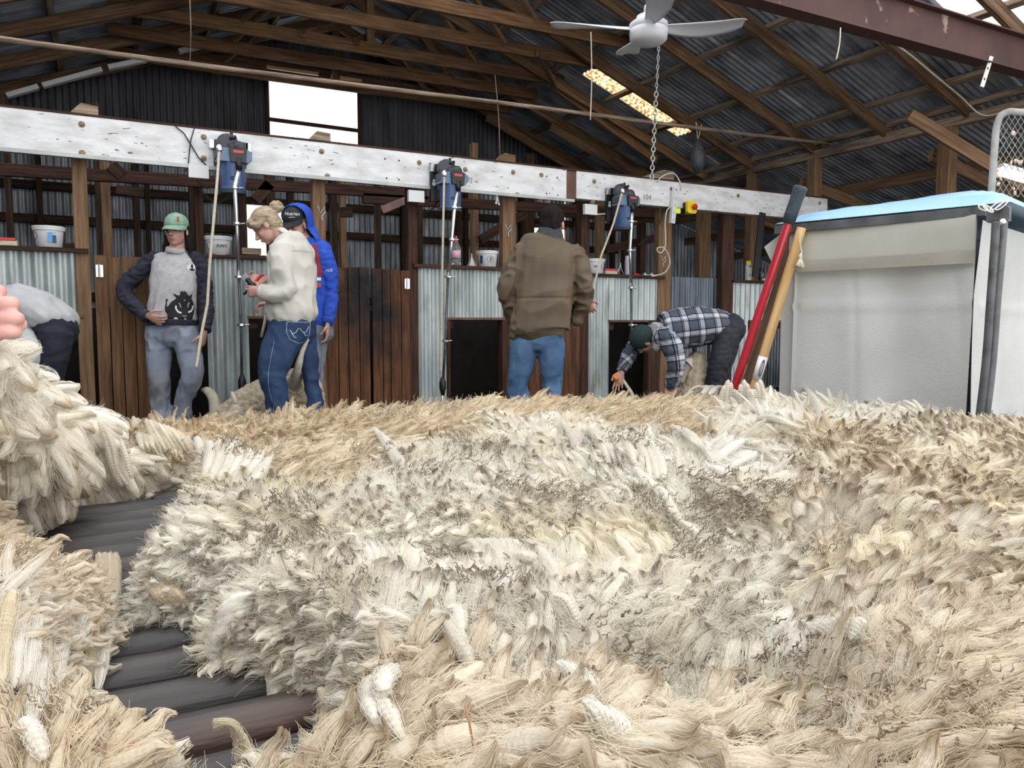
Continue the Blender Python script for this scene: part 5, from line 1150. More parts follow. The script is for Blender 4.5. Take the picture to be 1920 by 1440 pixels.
# hood, opened at the face
g = G(); limb(g, [hc+u*.03-f*.035, hc-u*.05-f*.055+V((0, 0, -.02)), J(578, 462, .03)], [(.112, .118), (.105, .10), (.11, .09)], sd)
g.ell(hc+u*.055-f*.03, (.112, .12, .092), R_, 26, 18)
ho = fuse(g, .008, 'hood', blue_h, t, 3)
bm = bmesh.new(); bm.from_mesh(ho.data)       # cut the opening so the face looks out
dl = [v for v in bm.verts if (v.co-hc).dot(f) > .004+.25*max(0, (hc-v.co).dot(u)-.06)]
bmesh.ops.delete(bm, geom=dl, context='VERTS'); bm.to_mesh(ho.data); bm.free()
sm_ = ho.modifiers.new('thick', 'SOLIDIFY'); sm_.thickness = .010; sm_.offset = 1
capk = mat('black cap cloth', (.010, .012, .014), (.02, .022, .025), scale=30, rough=.8); cp_ = cap(hc, R_, sd, f, u, capk, t, 1.0, up=.012)
e1 = decal_px(stroke([(545, 427), (548, 424), (551, 429), (552, 432)], 1.6), cp_, wht, 'cap_emblem', cp_, .003, .4); e2 = decal_px([(549, 421), (553, 420), (555, 425), (553.5, 429), (551.5, 427)], cp_, mat('orange cap mark', (.8, .33, .05), rough=.7), 'cap_emblem', cp_, .003, .4)
c_ = hc+u*.078*1.0+f*.088; tl = (c_-f*.0)
bv = BVHTree.FromPolygons([v.co[:] for v in cp_.data.vertices], [p.vertices[:] for p in cp_.data.polygons])
def wraptext(s, size, px, py, tgt, m, nm, parent, rot=0):
    """lettering pressed onto a surface"""
    bv = BVHTree.FromPolygons([v.co[:] for v in tgt.data.vertices], [p.vertices[:] for p in tgt.data.polygons])
    r = ray(px, py).normalized(); h = bv.ray_cast(CAM, r)
    if h[0] is None: return None
    a = math.radians(rot); uu = CR*math.cos(a)+CU*math.sin(a); vv_ = CU*math.cos(a)-CR*math.sin(a)
    o = text(s, size, h[0]-r*.02, uu, vv_, m, nm, parent, th=0); me = o.data
    for v in me.vertices:
        d = (v.co-CAM).normalized(); hh = bv.ray_cast(CAM, d)
        if hh[0] is not None: v.co = hh[0]-d*.003
    return o
wraptext('Nutrien', .036, 548, 401, cp_, wht, 'cap_lettering', cp_, -2)
decal_px(stroke([(541, 408), (546, 407), (553, 407.5)], .9), cp_, wht, 'cap_lettering', cp_, .003, .35)
wraptext('AUS', .03, 617, 507, [o for o in t.children if o.name.startswith('sleeve')][0], wht, 'sleeve_lettering', hd)
# ---------------------------------------------------------------- MAN IN BROWN JACKET (seen from behind)
D = 5.35
J = lambda px, py, dd=0: P(px, py, D+dd)
t = thing('person', (J(1008, 790).x, J(1008, 790).y, BZ), 'man in a brown jacket and blue jeans standing with his back turned', 'person')
hc = J(1036, 421, .03); f = HF*.9+CR*.30-UP*.25
g = G(); R_, sd, f, u, q = head(g, hc, f, UP, 1.02, J(1030, 458, -.01), .062)
limb(g, [J(1028, 462), J(1022, 520), J(1015, 590), J(1010, 630)], [(.12, .07), (.11, .08), (.11, .07), (.10, .07)], CR)
limb(g, [J(980, 478), J(950, 545, .02), J(958, 600, .10)], [.036, .03, .025]); limb(g, [J(1078, 478), J(1097, 540, .02), J(1096, 565, .16)], [.036, .03, .026])
hand(g, J(958, 598, .12), CR*.7+HF*.5-UP*.4, UP, HF, .5); hand(g, J(1098, 562, .15), -UP*.4+HF*.2+CR*.2, HF, CR, .9)
for a in ([J(978, 645), J(974, 705), J(970, 790)], [J(1034, 645), J(1035, 705), J(1036, 790)]): limb(g, a, [.048, .042, .034])
body = fuse(g, .0045, 'body', skin2, t, 3); face_parts(body, R_, q, 1.02, True, hair_bk)
for px in (970, 1036):
    g = G(); foot(g, J(px, 800, 0), HF); fuse(g, .01, 'shoe', boots, t, 2)
g = G(); limb(g, [J(1008, 612, .02), J(1008, 632, .02), J(1007, 645, .02)], [(.185, .13), (.19, .14), (.185, .135)])
limb(g, [J(982, 645, .01), J(978, 685, 0), J(973, 720, .0), J(971, 790, 0)], [(.10, .12), (.092, .10), (.078, .088), (.076, .082)])
limb(g, [J(1034, 645, .01), J(1034, 685, 0), J(1035, 720, .0), J(1036, 790, 0)], [(.10, .12), (.092, .10), (.078, .088), (.076, .082)])
tr_ = fuse(g, .010, 'jeans', denim_md, t, 4, wrinkle(.013, UP+CR*.3, 12, .8, 31, lambda p: 1.5 if p.z < .85 else .6))
jk = mat('waxed brown jacket', (.085, .060, .034), (.125, .088, .052), scale=4, rough=.62, bump=.08, bscale=60); jkcol = mat('grey cord collar', (.035, .038, .042), (.05, .053, .058), rough=.9, scale=40)
g = G(); limb(g, [J(1031, 446, .0), J(1029, 455, -.0), J(1026, 480, .0), J(1022, 530, .0), J(1016, 580, .0), J(1011, 615, .0), J(1011, 622, .0)], [(.12, .08), (.20, .12), (.215, .145), (.205, .15), (.215, .155), (.222, .16), (.215, .155)], CR)
limb(g, [J(985, 470, .0), J(968, 500, .0), J(953, 542, .01), J(957, 575, .04), J(962, 603, .09)], [.085, .085, .072, .066, .052], HF); limb(g, [J(1073, 472, .0), J(1086, 503, .0), J(1096, 545, .01), J(1092, 575, .06), J(1081, 600, .10)], [.085, .085, .072, .066, .052], HF)
def jwr(p, n_):
    arm = abs((p-J(1020, 540)).dot(CR)) > .2; base = wrinkle(.026, UP*.2+CR, 14, .45, 33)(p, n_) if arm else wrinkle(.017, CR+UP*.25, 7, .4, 35)(p, n_)
    z = p.z; seamz = J(1015, 560).z; return base-.007*math.exp(-((z-seamz)/.006)**2)*(0 if arm else 1)
jo = fuse(g, .0095, 'jacket', jk, t, 3, jwr)
g = G(); limb(g, [J(1030, 434, .02), J(1030, 442, .0), J(1029, 449, .0)], [(.085, .075), (.098, .085), (.118, .095)], CR); fuse(g, .007, 'jacket_collar', jkcol, jo, 2)
decal_px(stroke([(964, 617), (1000, 621.5), (1040, 624), (1066, 625)], 1.6), jo, mat('jacket hem piping', (.15, .11, .075), rough=.7), 'hem_piping', jo, .003, .7)
g = G(); g.ell(q(0, -.022, .040), (.086, .104, .090), R_, 24, 16); g.ell(q(0, -.05, -.015), (.078, .062, .062), R_, 22, 14); limb(g, [q(0, -.07, -.04), q(0, -.065, -.085)], [(.062, .035), (.05, .02)], sd)
g.ell(q(.0, .045, .09), (.06, .05, .035), R_); fuse(g, .006, 'hair', hair_bk, t, 2, wrinkle(.007, UP+CR*.4, 34, .35, 2))
# ---------------------------------------------------------------- BENT PERSON IN PLAID SHIRT
D = 6.5
J = lambda px, py, dd=0: P(px, py, D+dd)
t = thing('person', (J(1335, 770).x, J(1335, 770).y, BZ), 'person in a checked shirt and dark green beanie bending over a sheep', 'person')
hc = J(1207, 637, -.02); f = -UP*.80-CR*.35+HF*.35; u0 = -CR*.9+UP*.25-HF*.1
g = G(); R_, sd, f, u, q = head(g, hc, f, u0, 1.0, J(1240, 628, .0))
limb(g, [J(1243, 628), J(1285, 615), J(1335, 608), J(1362, 615)], [(.07, .09), (.08, .10), (.07, .09), (.06, .08)], UP)
limb(g, [J(1250, 640, -.16), J(1264, 682, -.18), J(1254, 722, -.1)], [.032, .028, .024]); limb(g, [J(1222, 628, .16), J(1186, 655, .18), J(1164, 697, .1)], [.032, .028, .024])
hand(g, J(1165, 698, .1), -UP-CR*.25, -HF, -CR*.6+UP*.1, .35, 1.05); hand(g, J(1253, 725, -.1), -UP+CR*.1, HF, CR, .6)
for a in ([J(1362, 625, -.1), J(1345, 690, -.12), J(1332, 760, -.05)], [J(1368, 625, .1), J(1352, 690, .1), J(1338, 760, .12)]): limb(g, a, [.048, .042, .034])
body = fuse(g, .0045, 'body', skin, t, 3); face_parts(body, R_, q, 1, True, None)
for px, dd in ((1332, -.05), (1338, .12)):
    g = G(); foot(g, J(px, 780, dd), -CR); fuse(g, .01, 'shoe', boots_k, t, 2)
blk_tr = mat('black work trousers', (.010, .012, .018), (.022, .025, .034), scale=9, rough=.8)
g = G(); limb(g, [J(1350, 610), J(1364, 618), J(1366, 632)], [(.13, .16), (.15, .19), (.12, .18)], CR)
limb(g, [J(1364, 625, -.08), J(1355, 660, -.12), J(1345, 695, -.12), J(1334, 740, -.07), J(1332, 775, -.05)], [(.12, .12), (.10, .10), (.083, .085), (.08, .08), (.08, .08)]); limb(g, [J(1366, 625, .1), J(1360, 660, .1), J(1352, 695, .1), J(1342, 740, .1), J(1338, 775, .12)], [(.12, .12), (.10, .10), (.083, .085), (.08, .08), (.08, .08)])
fuse(g, .011, 'trousers', blk_tr, t, 4, wrinkle(.012, UP, 14, 1.6, 41))
# plaid cloth: coordinates follow the torso / the arms
m_pl, nt, b = node_mat('checked flannel'); b.inputs['Roughness'].default_value = .9; b.inputs['Specular IOR Level'].default_value = .2
N = nt.nodes; L = nt.links; a_ = N.new('ShaderNodeAttribute'); a_.attribute_name = 'tc'; sp = N.new('ShaderNodeSeparateXYZ'); L.new(a_.outputs['Vector'], sp.inputs[0])
def band(sock, per, ranges):
    mo = N.new('ShaderNodeMath'); mo.operation = 'MULTIPLY'; mo.inputs[1].default_value = 1/per; L.new(sock, mo.inputs[0])
    fr = N.new('ShaderNodeMath'); fr.operation = 'FRACT'; L.new(mo.outputs[0], fr.inputs[0]); rp = N.new('ShaderNodeValToRGB'); rp.color_ramp.interpolation = 'CONSTANT'; L.new(fr.outputs[0], rp.inputs[0])
    els = rp.color_ramp.elements; els[0].position = 0; els[0].color = c4((ranges[0][1],)*3); els[1].position = ranges[1][0]; els[1].color = c4((ranges[1][1],)*3)
    for p_, v_ in ranges[2:]: e_ = els.new(p_); e_.color = c4((v_,)*3)
    return rp.outputs[0]
rg_ = [(0, .30), (.44, .02), (.51, .62), (.535, .02), (.56, .30), (.60, .62), (.86, .02), (.93, .30)]
r1 = band(sp.outputs[0], .135, rg_); r2 = band(sp.outputs[1], .135, rg_)
mx = N.new('ShaderNodeMix'); mx.data_type = 'RGBA'; mx.blend_type = 'MIX'; mx.inputs[0].default_value = .5; L.new(r1, mx.inputs[6]); L.new(r2, mx.inputs[7])
rp = N.new('ShaderNodeValToRGB'); L.new(mx.outputs[2], rp.inputs[0]); E_ = rp.color_ramp.elements; E_[0].position = .10; E_[0].color = (.008, .010, .02, 1); E_[1].position = .66; E_[1].color = (.62, .62, .64, 1)
e_ = E_.new(.22); e_.color = (.03, .035, .05, 1); e_ = E_.new(.30); e_.color = (.075, .09, .12, 1); e_ = E_.new(.46); e_.color = (.30, .31, .35, 1)
L.new(rp.outputs[0], b.inputs['Base Color'])
hip, shd = J(1356, 614), J(1232, 630); tax = (hip-shd).normalized()
def tc_t(p): d = p-shd; r = d-tax*d.dot(tax); return V((d.dot(tax)+.02, math.atan2(r.dot(HF), r.z)*.19, 0))
def tc_arm(a, b2, off):
    ax = (b2-a).normalized(); s1 = ax.orthogonal().normalized(); s2 = ax.cross(s1)
    return lambda p: V(((p-a).dot(ax)+off, math.atan2((p-a).dot(s1), (p-a).dot(s2))*.09, 0))
g = G(); limb(g, [J(1226, 618), J(1236, 624), J(1262, 618), J(1300, 613), J(1335, 612), J(1354, 614), J(1359, 615)], [(.08, .12), (.15, .19), (.18, .20), (.18, .20), (.155, .19), (.14, .18), (.125, .165)], UP)
sh = fuse(g, .010, 'checked_shirt', m_pl, t, 3, wrinkle(.014, UP+CR*.3, 11, .6, 44), tc_t)
for pts, rr in (([J(1242, 628, -.12), J(1258, 645, -.17), J(1268, 682, -.18), J(1262, 708, -.14), J(1256, 724, -.1)], [.095, .09, .075, .068, .055]), ([J(1228, 622, .14), J(1205, 638, .18), J(1186, 655, .18), J(1174, 678, .14), J(1166, 694, .1)], [.085, .075, .07, .062, .05])):
    g = G(); limb(g, pts, rr, HF); fuse(g, .010, 'sleeve', m_pl, t, 3, wrinkle(.013, UP, 16, 1.7, 45), tc_arm(pts[0], pts[-1], .03))
hoodg = mat('grey marl hood', (.36, .355, .375), (.44, .43, .45), scale=30, rough=.9)
g = G(); limb(g, [J(1224, 618, -.02), J(1236, 626, -.05), J(1238, 640, -.08), J(1230, 655, -.08)], [(.05, .10), (.07, .11), (.06, .09), (.04, .05)], CR); fuse(g, .008, 'hood', hoodg, t, 3, wrinkle(.016, UP, 18, .6, 46))
bean = mat('dark green beanie', (.015, .032, .032), (.025, .045, .045), scale=50, rough=.9)
g = G(); g.ell(q(0, -.015, .035), (.088, .112, .098), R_, 26, 18); g.ell(q(0, -.02, .0), (.086, .105, .07), R_, 24, 14); fuse(g, .008, 'beanie', bean, t, 3)
g = G(); limb(g, [P(1150, 706, 6.58), P(1157, 711, 6.58)], [.018, .02]); o = tag(g.obj('orange_counter', mat('orange plastic', (.72, .22, .02), rough=.4), smooth=True), 'small orange plastic item gripped by the bending person', 'tool')
g = G(); g.tube([P(1168, 712, 6.5), P(1183, 735, 6.5), P(1195, 760, 6.5)], [.012, .016, .018], 10); tag(g.obj('wooden_stick', cord_m, smooth=True), 'pale short stick below the bending person\'s reaching hand', 'stick')
# ---------------------------------------------------------------- BENT PERSON, GREY TOP, LEFT EDGE
D = 4.95
J = lambda px, py, dd=0: P(px, py, D+dd)
t = thing('person', (J(90, 800).x, J(90, 800).y, BZ), 'person in a pale grey top and black trousers bent double at the left edge', 'person')
hc = J(-70, 640, 0); f = -UP*.8-CR*.4; u0 = -CR*.9-UP*.2
g = G(); R_, sd, f, u, q = head(g, hc, f, u0, 1.0, J(-35, 615)); limb(g, [J(-30, 610), J(20, 588), J(80, 590), J(108, 615)], [(.08, .10), (.08, .10), (.07, .08), (.06, .07)], UP)
limb(g, [J(5, 610, -.15), J(52, 655, -.18), J(60, 712, -.1)], [.032, .028, .024]); limb(g, [J(-20, 620, .16), J(-10, 690, .16), J(0, 760, .1)], [.032, .028, .024])
hand(g, J(60, 716, -.1), -UP-CR*.3, HF, CR, .7); hand(g, J(0, 762, .1), -UP, -HF, CR, .6)
for a in ([J(105, 625, -.1), J(98, 700, -.1), J(88, 790, -.05)], [J(110, 625, .12), J(104, 700, .12), J(96, 790, .12)]): limb(g, a, [.048, .042, .034])
body = fuse(g, .0055, 'body', skin, t, 3)
for px, dd in ((88, -.05), (96, .12)):
    g = G(); foot(g, J(px, 800, dd), -CR); fuse(g, .01, 'shoe', boots_k, t, 2)
g = G(); limb(g, [J(92, 604), J(104, 616), J(107, 632)], [(.11, .16), (.12, .18), (.10, .17)], CR)
limb(g, [J(103, 628, -.08), J(100, 665, -.1), J(96, 700, -.1), J(90, 750, -.07), J(88, 795, -.05)], [(.105, .12), (.088, .10), (.072, .085), (.07, .08), (.07, .08)]); limb(g, [J(108, 628, .1), J(104, 665, .1), J(100, 700, .1), J(97, 750, .1), J(96, 795, .12)], [(.095, .12), (.08, .10), (.07, .085), (.068, .08), (.07, .08)])
navy_t = mat('black navy trousers', (.006, .009, .018), (.014, .018, .030), scale=9, rough=.85); fuse(g, .011, 'trousers', navy_t, t, 4, wrinkle(.010, UP, 14, 1.5, 51))
pg = mat('pale grey jersey', (.40, .405, .42), (.47, .475, .485), scale=8, rough=.9, bump=.08, bscale=150)
g = G(); limb(g, [J(-40, 605), J(-10, 585), J(30, 580), J(70, 585), J(100, 598), J(112, 608)], [(.14, .19), (.17, .22), (.17, .22), (.145, .21), (.115, .19), (.10, .18)], UP)
tp = fuse(g, .010, 'grey_top', pg, t, 3, wrinkle(.018, UP+CR*-.5, 11, .5, 52))
g = G(); limb(g, [J(-5, 600, -.1), J(22, 618, -.17), J(50, 655, -.19), J(58, 690, -.15), J(60, 712, -.1)], [.10, .098, .082, .075, .062], HF); fuse(g, .010, 'sleeve', pg, t, 3, wrinkle(.016, CR, 13, .7, 53))
# ---------------------------------------------------------------- SHEEP
wool_s = mat('cream grey fleece', (.42, .345, .24), (.62, .535, .40), scale=26, rough=.95, bump=1, bscale=60, lo=.3, hi=.7, c3=(.33, .26, .17), s3=8, lo3=.6, hi3=.8)
bare = mat('short white hair', (.46, .41, .33), (.60, .55, .46), scale=14, rough=.9)
def woolly(p, n_): return .012*MN.noise(p*28)+.006*MN.noise(p*70)
earm = mat('pale ear', (.62, .55, .50), (.7, .62, .57), rough=.8); hoof = mat('dark hoof', (.03, .025, .02), rough=.6)
D = 5.75
J = lambda px, py, dd=0: P(px, py, D+dd)
t = thing('sheep', (J(500, 790).x, J(500, 790).y, BZ), 'cream woolly sheep lying between the blonde woman\'s legs with one leg raised', 'sheep')
g = G(); limb(g, [J(398, 785), J(425, 775), J(465, 760), J(512, 746), J(560, 738), J(588, 765)], [(.05, .06), (.08, .09), (.14, .14), (.175, .17), (.19, .19), (.10, .12)], UP, 20)
limb(g, [J(552, 725, -.1), J(556, 705, -.28)], [.06, .04])
g.ell(J(405, 785, 0), (.10, .07, .06), Matrix.Rotation(-YAW, 3, 'Z')); limb(g, [J(388, 732, 0), J(400, 745, .0), J(403, 765, .0), J(402, 790, .02)], [.018, .032, .036, .04])
limb(g, [J(480, 790, -.1), J(470, 810, -.1)], [.05, .03])
body = fuse(g, .010, 'body', wool_s, t, 3, woolly)
g = G(); limb(g, [J(550, 720, -.22), J(555, 704, -.34), J(560, 684, -.42), J(567, 658, -.44), J(576, 640, -.45)], [.045, .032, .026, .018, .011]); lg = fuse(g, .006, 'leg', bare, t, 3)
g = G(); g.ell(J(577, 638, -.45), (.011, .010, .014)); g.obj('hoof', bare, lg, smooth=True)
g = G(); limb(g, [J(379, 731, -.02), J(389, 733, -.03), J(399, 745, -.03), J(403, 765, -.03), J(402, 785, -.02)], [.014, .032, .038, .042, .04]); fuse(g, .006, 'foreleg', bare, t, 3)
g = G(); g.ell(J(439, 746, -.34), (.016, .01, .05), Matrix.Rotation(-YAW, 3, 'Z') @ Matrix.Rotation(-.35, 3, 'Y'), 14, 10); g.obj('ear', earm, t, smooth=True)
g = G(); limb(g, [J(448, 770, -.12), J(430, 785, -.14), J(415, 795, -.14)], [.06, .05, .035]); fuse(g, .008, 'head', bare, t, 2)
D = 6.6
J = lambda px, py, dd=0: P(px, py, D+dd)
t = thing('sheep', (J(1300, 770).x, J(1300, 770).y, BZ), 'cream fleeced sheep sitting upright under the bending person in the checked shirt', 'sheep')
g = G(); limb(g, [J(1308, 668, .0), J(1304, 690, 0), J(1303, 715, .0), J(1298, 745, .0), J(1296, 775, 0)], [(.07, .10), (.11, .14), (.13, .16), (.17, .18), (.15, .17)], CR, 20)
limb(g, [J(1290, 680, -.03), J(1282, 690, -.1), J(1276, 712, -.14)], [.06, .05, .035]); body = fuse(g, .010, 'body', wool_s, t, 2, woolly)
g = G(); limb(g, [J(1289, 684, -.10), J(1281, 697, -.14), J(1276, 716, -.17)], [.05, .043, .028]); fuse(g, .007, 'head', mat('greyish face hair', (.20, .16, .13), (.33, .28, .23), rough=.9), t, 2)
g = G(); g.prism([(-.03, .02), (.03, .035), (.035, -.045), (.01, -.02)], J(1291, 679, -.17), CR, UP, HF*.012); g.obj('ear', earm, t)
D = 5.2
t = thing('sheep', (P(60, 800, 5.3).x, P(60, 800, 5.3).y, BZ), 'sheep held down under the bent person at the left, only a pale leg showing', 'sheep')
g = G(); limb(g, [P(-10, 790, 5.3), P(40, 775, 5.3), P(85, 785, 5.3)], [(.12, .12), (.16, .14), (.10, .10)], UP); fuse(g, .012, 'body', wool_s, t, 2, woolly)
g = G(); limb(g, [P(104, 712, 5.2), P(109, 728, 5.2), P(114, 752, 5.2), P(100, 780, 5.25)], [.012, .022, .035, .05]); fuse(g, .006, 'leg', bare, t, 2)
# ---------------------------------------------------------------- NEAR HAND AT THE LEFT EDGE
pinkskin = mat('pink hand skin', (.56, .28, .25), (.66, .38, .335), scale=9, rough=.48, bump=.06, bscale=90, c3=(.62, .22, .20), s3=6, lo3=.5, hi3=.75)
t = thing('person', tuple(P(-60, 600, .98)), 'pink hand clenched on raised wool, cut by the left edge of the picture', 'hand')
K = lambda px, py, dd=0: P(px, py, .97+dd)
g = G()
# back of the hand, three stacked fingers whose middle joints point right, curled back under
limb(g, [K(-210, 600, .05), K(-130, 596, .02), K(-60, 596, .0), K(-25, 598, 0)], [(.032, .028), (.034, .028), (.044, .026), (.040, .020)], UP)
for y0, y1, xe, r in ((543, 546, 2, .0082), (569, 569, 27, .0085), (597, 597, 35, .0087), (625, 623, 30, .0085)):
    limb(g, [K(-70, y0+4, .0), K(-35, y0, -.012), K(xe-18, y1-1, -.016), K(xe-4, y1, -.006), K(xe-8, y1+2, .014), K(xe-38, y1+3, .022)], [r*1.05, r*1.05, r*1.02, r*1.05, r*.95, r*.85], UP, 16, 5)
limb(g, [K(-60, 636, .03), K(-5, 622, .032), K(22, 612, .028), K(39, 608, .012)], [.014, .0125, .011, .0085], UP, 14, 5)
hb = fuse(g, .0022, 'body', pinkskin, t, 3)
# ================================================================= WOOL TABLE
TX0, TX1, TY0, TY1, TZ = -1.05, 2.22, .12, 2.12, .85
tt = thing('wool_table', (.6, 1.1, 0), 'long slatted wool table of dark round wooden rollers under the fleeces', 'table')
roll = mat('dark greasy roller wood', (.018, .015, .015), (.055, .046, .043), scale=4, stretch=(1, 9, 9), rough=.42, spec=.5, c3=(.11, .055, .035), s3=4, stretch3=(.5, 5, 5), lo3=.58, hi3=.72, bump=.25, bscale=10)
y = TY0+.04; k = 0
while y < TY1-.02:
    g = G(); r = .0275; g.tube([(TX0+.03+i*(TX1-TX0-.06)/6, y+random.uniform(-.001, .001), TZ-r+random.uniform(-.002, .001)) for i in range(7)], r, 20); g.obj('roller', roll, tt, smooth=True); y += .0805
for yy in (TY0, TY1):
    g = G(); g.beam((TX0, yy, TZ-.07), (TX1, yy, TZ-.07), .04, .12); g.obj('side_rail', wood_ledge, tt)
for xx in (TX0, TX1, .6):
    g = G(); g.beam((xx, TY0, TZ-.09), (xx, TY1, TZ-.09), .04, .12); g.obj('end_rail', wood_ledge, tt)
for xx in (TX0+.06, .6, TX1-.06):
    for yy in (TY0+.05, TY1-.05): g = G(); g.beam((xx, yy, 0), (xx, yy, TZ-.1), .08, .08, up=(0, 1, 0)); g.obj('leg', wood_ledge, tt)
# ================================================================= NOISE (vectorised value noise)
_T = rng.random((256, 256)).astype(np.float32)
def vn(x, y, seed=0):
    x = x+seed*17.3; y = y+seed*9.7; xi = np.floor(x).astype(int); yi = np.floor(y).astype(int); fx = x-xi; fy = y-yi; fx = fx*fx*(3-2*fx); fy = fy*fy*(3-2*fy)
    a = _T[xi % 256, yi % 256]; b = _T[(xi+1) % 256, yi % 256]; c = _T[xi % 256, (yi+1) % 256]; d = _T[(xi+1) % 256, (yi+1) % 256]
    return (a*(1-fx)+b*fx)*(1-fy)+(c*(1-fx)+d*fx)*fy
def fbm(x, y, seed=0, o=4):
    s = 0; a = .5
    for k in range(o): s = s+a*vn(x*2**k, y*2**k, seed+k); a *= .5
    return s/.94
nCF, nCR, nCU, nCAM = [np.array(v, dtype=float) for v in (CF, CR, CU, CAM)]
def proj(p):
    v = p-nCAM; d = v@nCF; return 960+FL*(v@nCR)/d, 720-FL*(v@nCU)/d, d
def inpoly(x, y, pl):
    c = np.zeros(x.shape, bool); n = len(pl)
    for i in range(n):
        (x1, y1), (x2, y2) = pl[i], pl[(i+1) % n]
        if y1 == y2: continue
        m = ((y1 > y) != (y2 > y)) & (x < (x2-x1)*(y-y1)/(y2-y1)+x1); c ^= m
    return c
def sdist(x, y, pl):
    best = np.full(x.shape, 1e9); n = len(pl)
    for i in range(n):
        a = np.array(pl[i]); b = np.array(pl[(i+1) % n]); ab = b-a; L2 = max(ab@ab, 1e-12)
        t = np.clip(((x-a[0])*ab[0]+(y-a[1])*ab[1])/L2, 0, 1); best = np.minimum(best, np.hypot(x-a[0]-t*ab[0], y-a[1]-t*ab[1]))
    return np.where(inpoly(x, y, pl), -best, best)
def wpoly(pts): return [tuple(onZ(px, py, z)[:2]) for px, py, z in pts]
hA = wpoly([(150, 1275, .88), (190, 1215, .88), (225, 1175, .87), (248, 1140, .87), (300, 1150, .86), (390, 1148, .86), (402, 1165, .87), (388, 1205, .87), (395, 1232, .865), (480, 1232, .86), (540, 1255, .86), (570, 1283, .86), (640, 1283, .86), (622, 1318, .885), (600, 1375, .90), (510, 1405, .91), (440, 1432, .92), (385, 1420, .92), (330, 1392, .91), (250, 1372, .90), (190, 1320, .89)])
hB = wpoly([(40, 918, .86), (120, 915, .86), (180, 920, .855), (250, 914, .855), (350, 903, .86), (345, 945, .89), (290, 992, .91), (240, 1030, .94), (185, 1032, .945), (95, 1002, .945), (45, 965, .94)])
# ---- landmarks: (px, py, expected z, height offset, radius x, radius y)
LM = [(1120, 815, 1.0, .045, .30, .10), (800, 870, 1.0, .02, .25, .08), (860, 985, .95, -.04, .18, .05), (1330, 985, .95, -.045, .22, .10), (1480, 960, .95, -.04, .06, .12), (850, 1050, 1.0, .035, .25, .07),
      (1450, 765, .98, .03, .12, .10), (1560, 790, 1.0, .045, .16, .12), (1400, 870, .95, -.03, .12, .06), (1650, 900, 1.0, .03, .22, .16), (1750, 1050, 1.0, .02, .15, .10), (1230, 1190, .94, -.055, .05, .05), (1000, 1175, .95, -.035, .14, .035),
      (860, 1150, .95, -.03, .10, .03), (780, 1215, 1.0, .03, .07, .05), (1050, 1230, 1.0, .02, .10, .06), (480, 960, .95, .015, .10, .08), (430, 1060, .95, .015, .08, .06), (600, 1130, .95, .01, .10, .06), (430, 1190, .93, .0, .05, .04), (100, 1010, .93, .01, .08, .05),
      (120, 1120, .95, .03, .12, .08), (1500, 1230, .95, -.02, .12, .05), (1640, 1180, .97, .02, .10, .05), (1560, 1330, .93, -.04, .04, .03), (1250, 1330, .95, .01, .08, .05), (1850, 1230, .97, .02, .1, .08), (330, 880, .95, .02, .10, .08), (640, 790, .97, .015, .3, .08), (1000, 745, 1.0, .01, .3, .08),
      (560, 885, .95, -.01, .05, .04), (1345, 830, .95, -.015, .08, .05), (700, 1380, .95, .0, .08, .05)]
LMW = [(onZ(px, py, z), h, rx, ry) for px, py, z, h, rx, ry in LM]
def H(x, y):
    h = .088+.035*(fbm(x*2.6+3, y*4.5, 1, 3)-.5)*2*.6+.020*(1-np.abs(2*fbm(x*5, y*9, 5, 2)-1)-.6)+.016*(fbm(x*16, y*20, 9, 3)-.5)+.020*(np.abs(2*vn(x*15+fbm(x*6, y*6, 3)*2, y*18, 11)-1)-.45)+.007*(fbm(x*40, y*44, 13, 2)-.5)*2
    for p, a, rx, ry in LMW:
        dx, dy = x-p.x, y-p.y; h = h+a*np.exp(-(dx/rx)**2-(dy/ry)**2)
    # overall: lower toward the far left corner, a bit higher in the middle of the far edge
    h = h+.030*np.exp(-((x-.95)/.6)**2-((y-2.0)/.25)**2)+.015*np.exp(-((x-.15)/.3)**2-((y-2.0)/.25)**2)
    h = h-.012*np.clip((.55-y)/.4, 0, 1)*0
    return np.maximum(h, .03)
EDGE = [(TX0-.05, TY0-.05), (TX1+.03, TY0-.05), (TX1+.04, 1.0), (TX1+.02, 1.5), (TX1-.03, 1.9), (TX1-.15, TY1+.02), (1.2, TY1+.04), (.5, TY1+.03), (.02, TY1+.02), (-.02, 1.98), (-.2, 1.90), (TX0-.05, 1.9)]
def dist_all(x, y):
    n1 = .022*(fbm(x*13, y*13, 21, 2)-.5)*2+.003*(fbm(x*50, y*50, 23, 2)-.5)*2
    d = np.minimum(sdist(x, y, hA), sdist(x, y, hB)); d = np.minimum(d, -sdist(x, y, EDGE)+.0)
    return d+n1
def surf(x, y):
    d = dist_all(x, y); h = H(x, y); q = np.clip(d/.06, 0, 1); q = np.sin(q*math.pi/2)**.85; hh = -.014+(h+.014)*q+np.minimum(d, 0)*9
    return TZ+hh, d
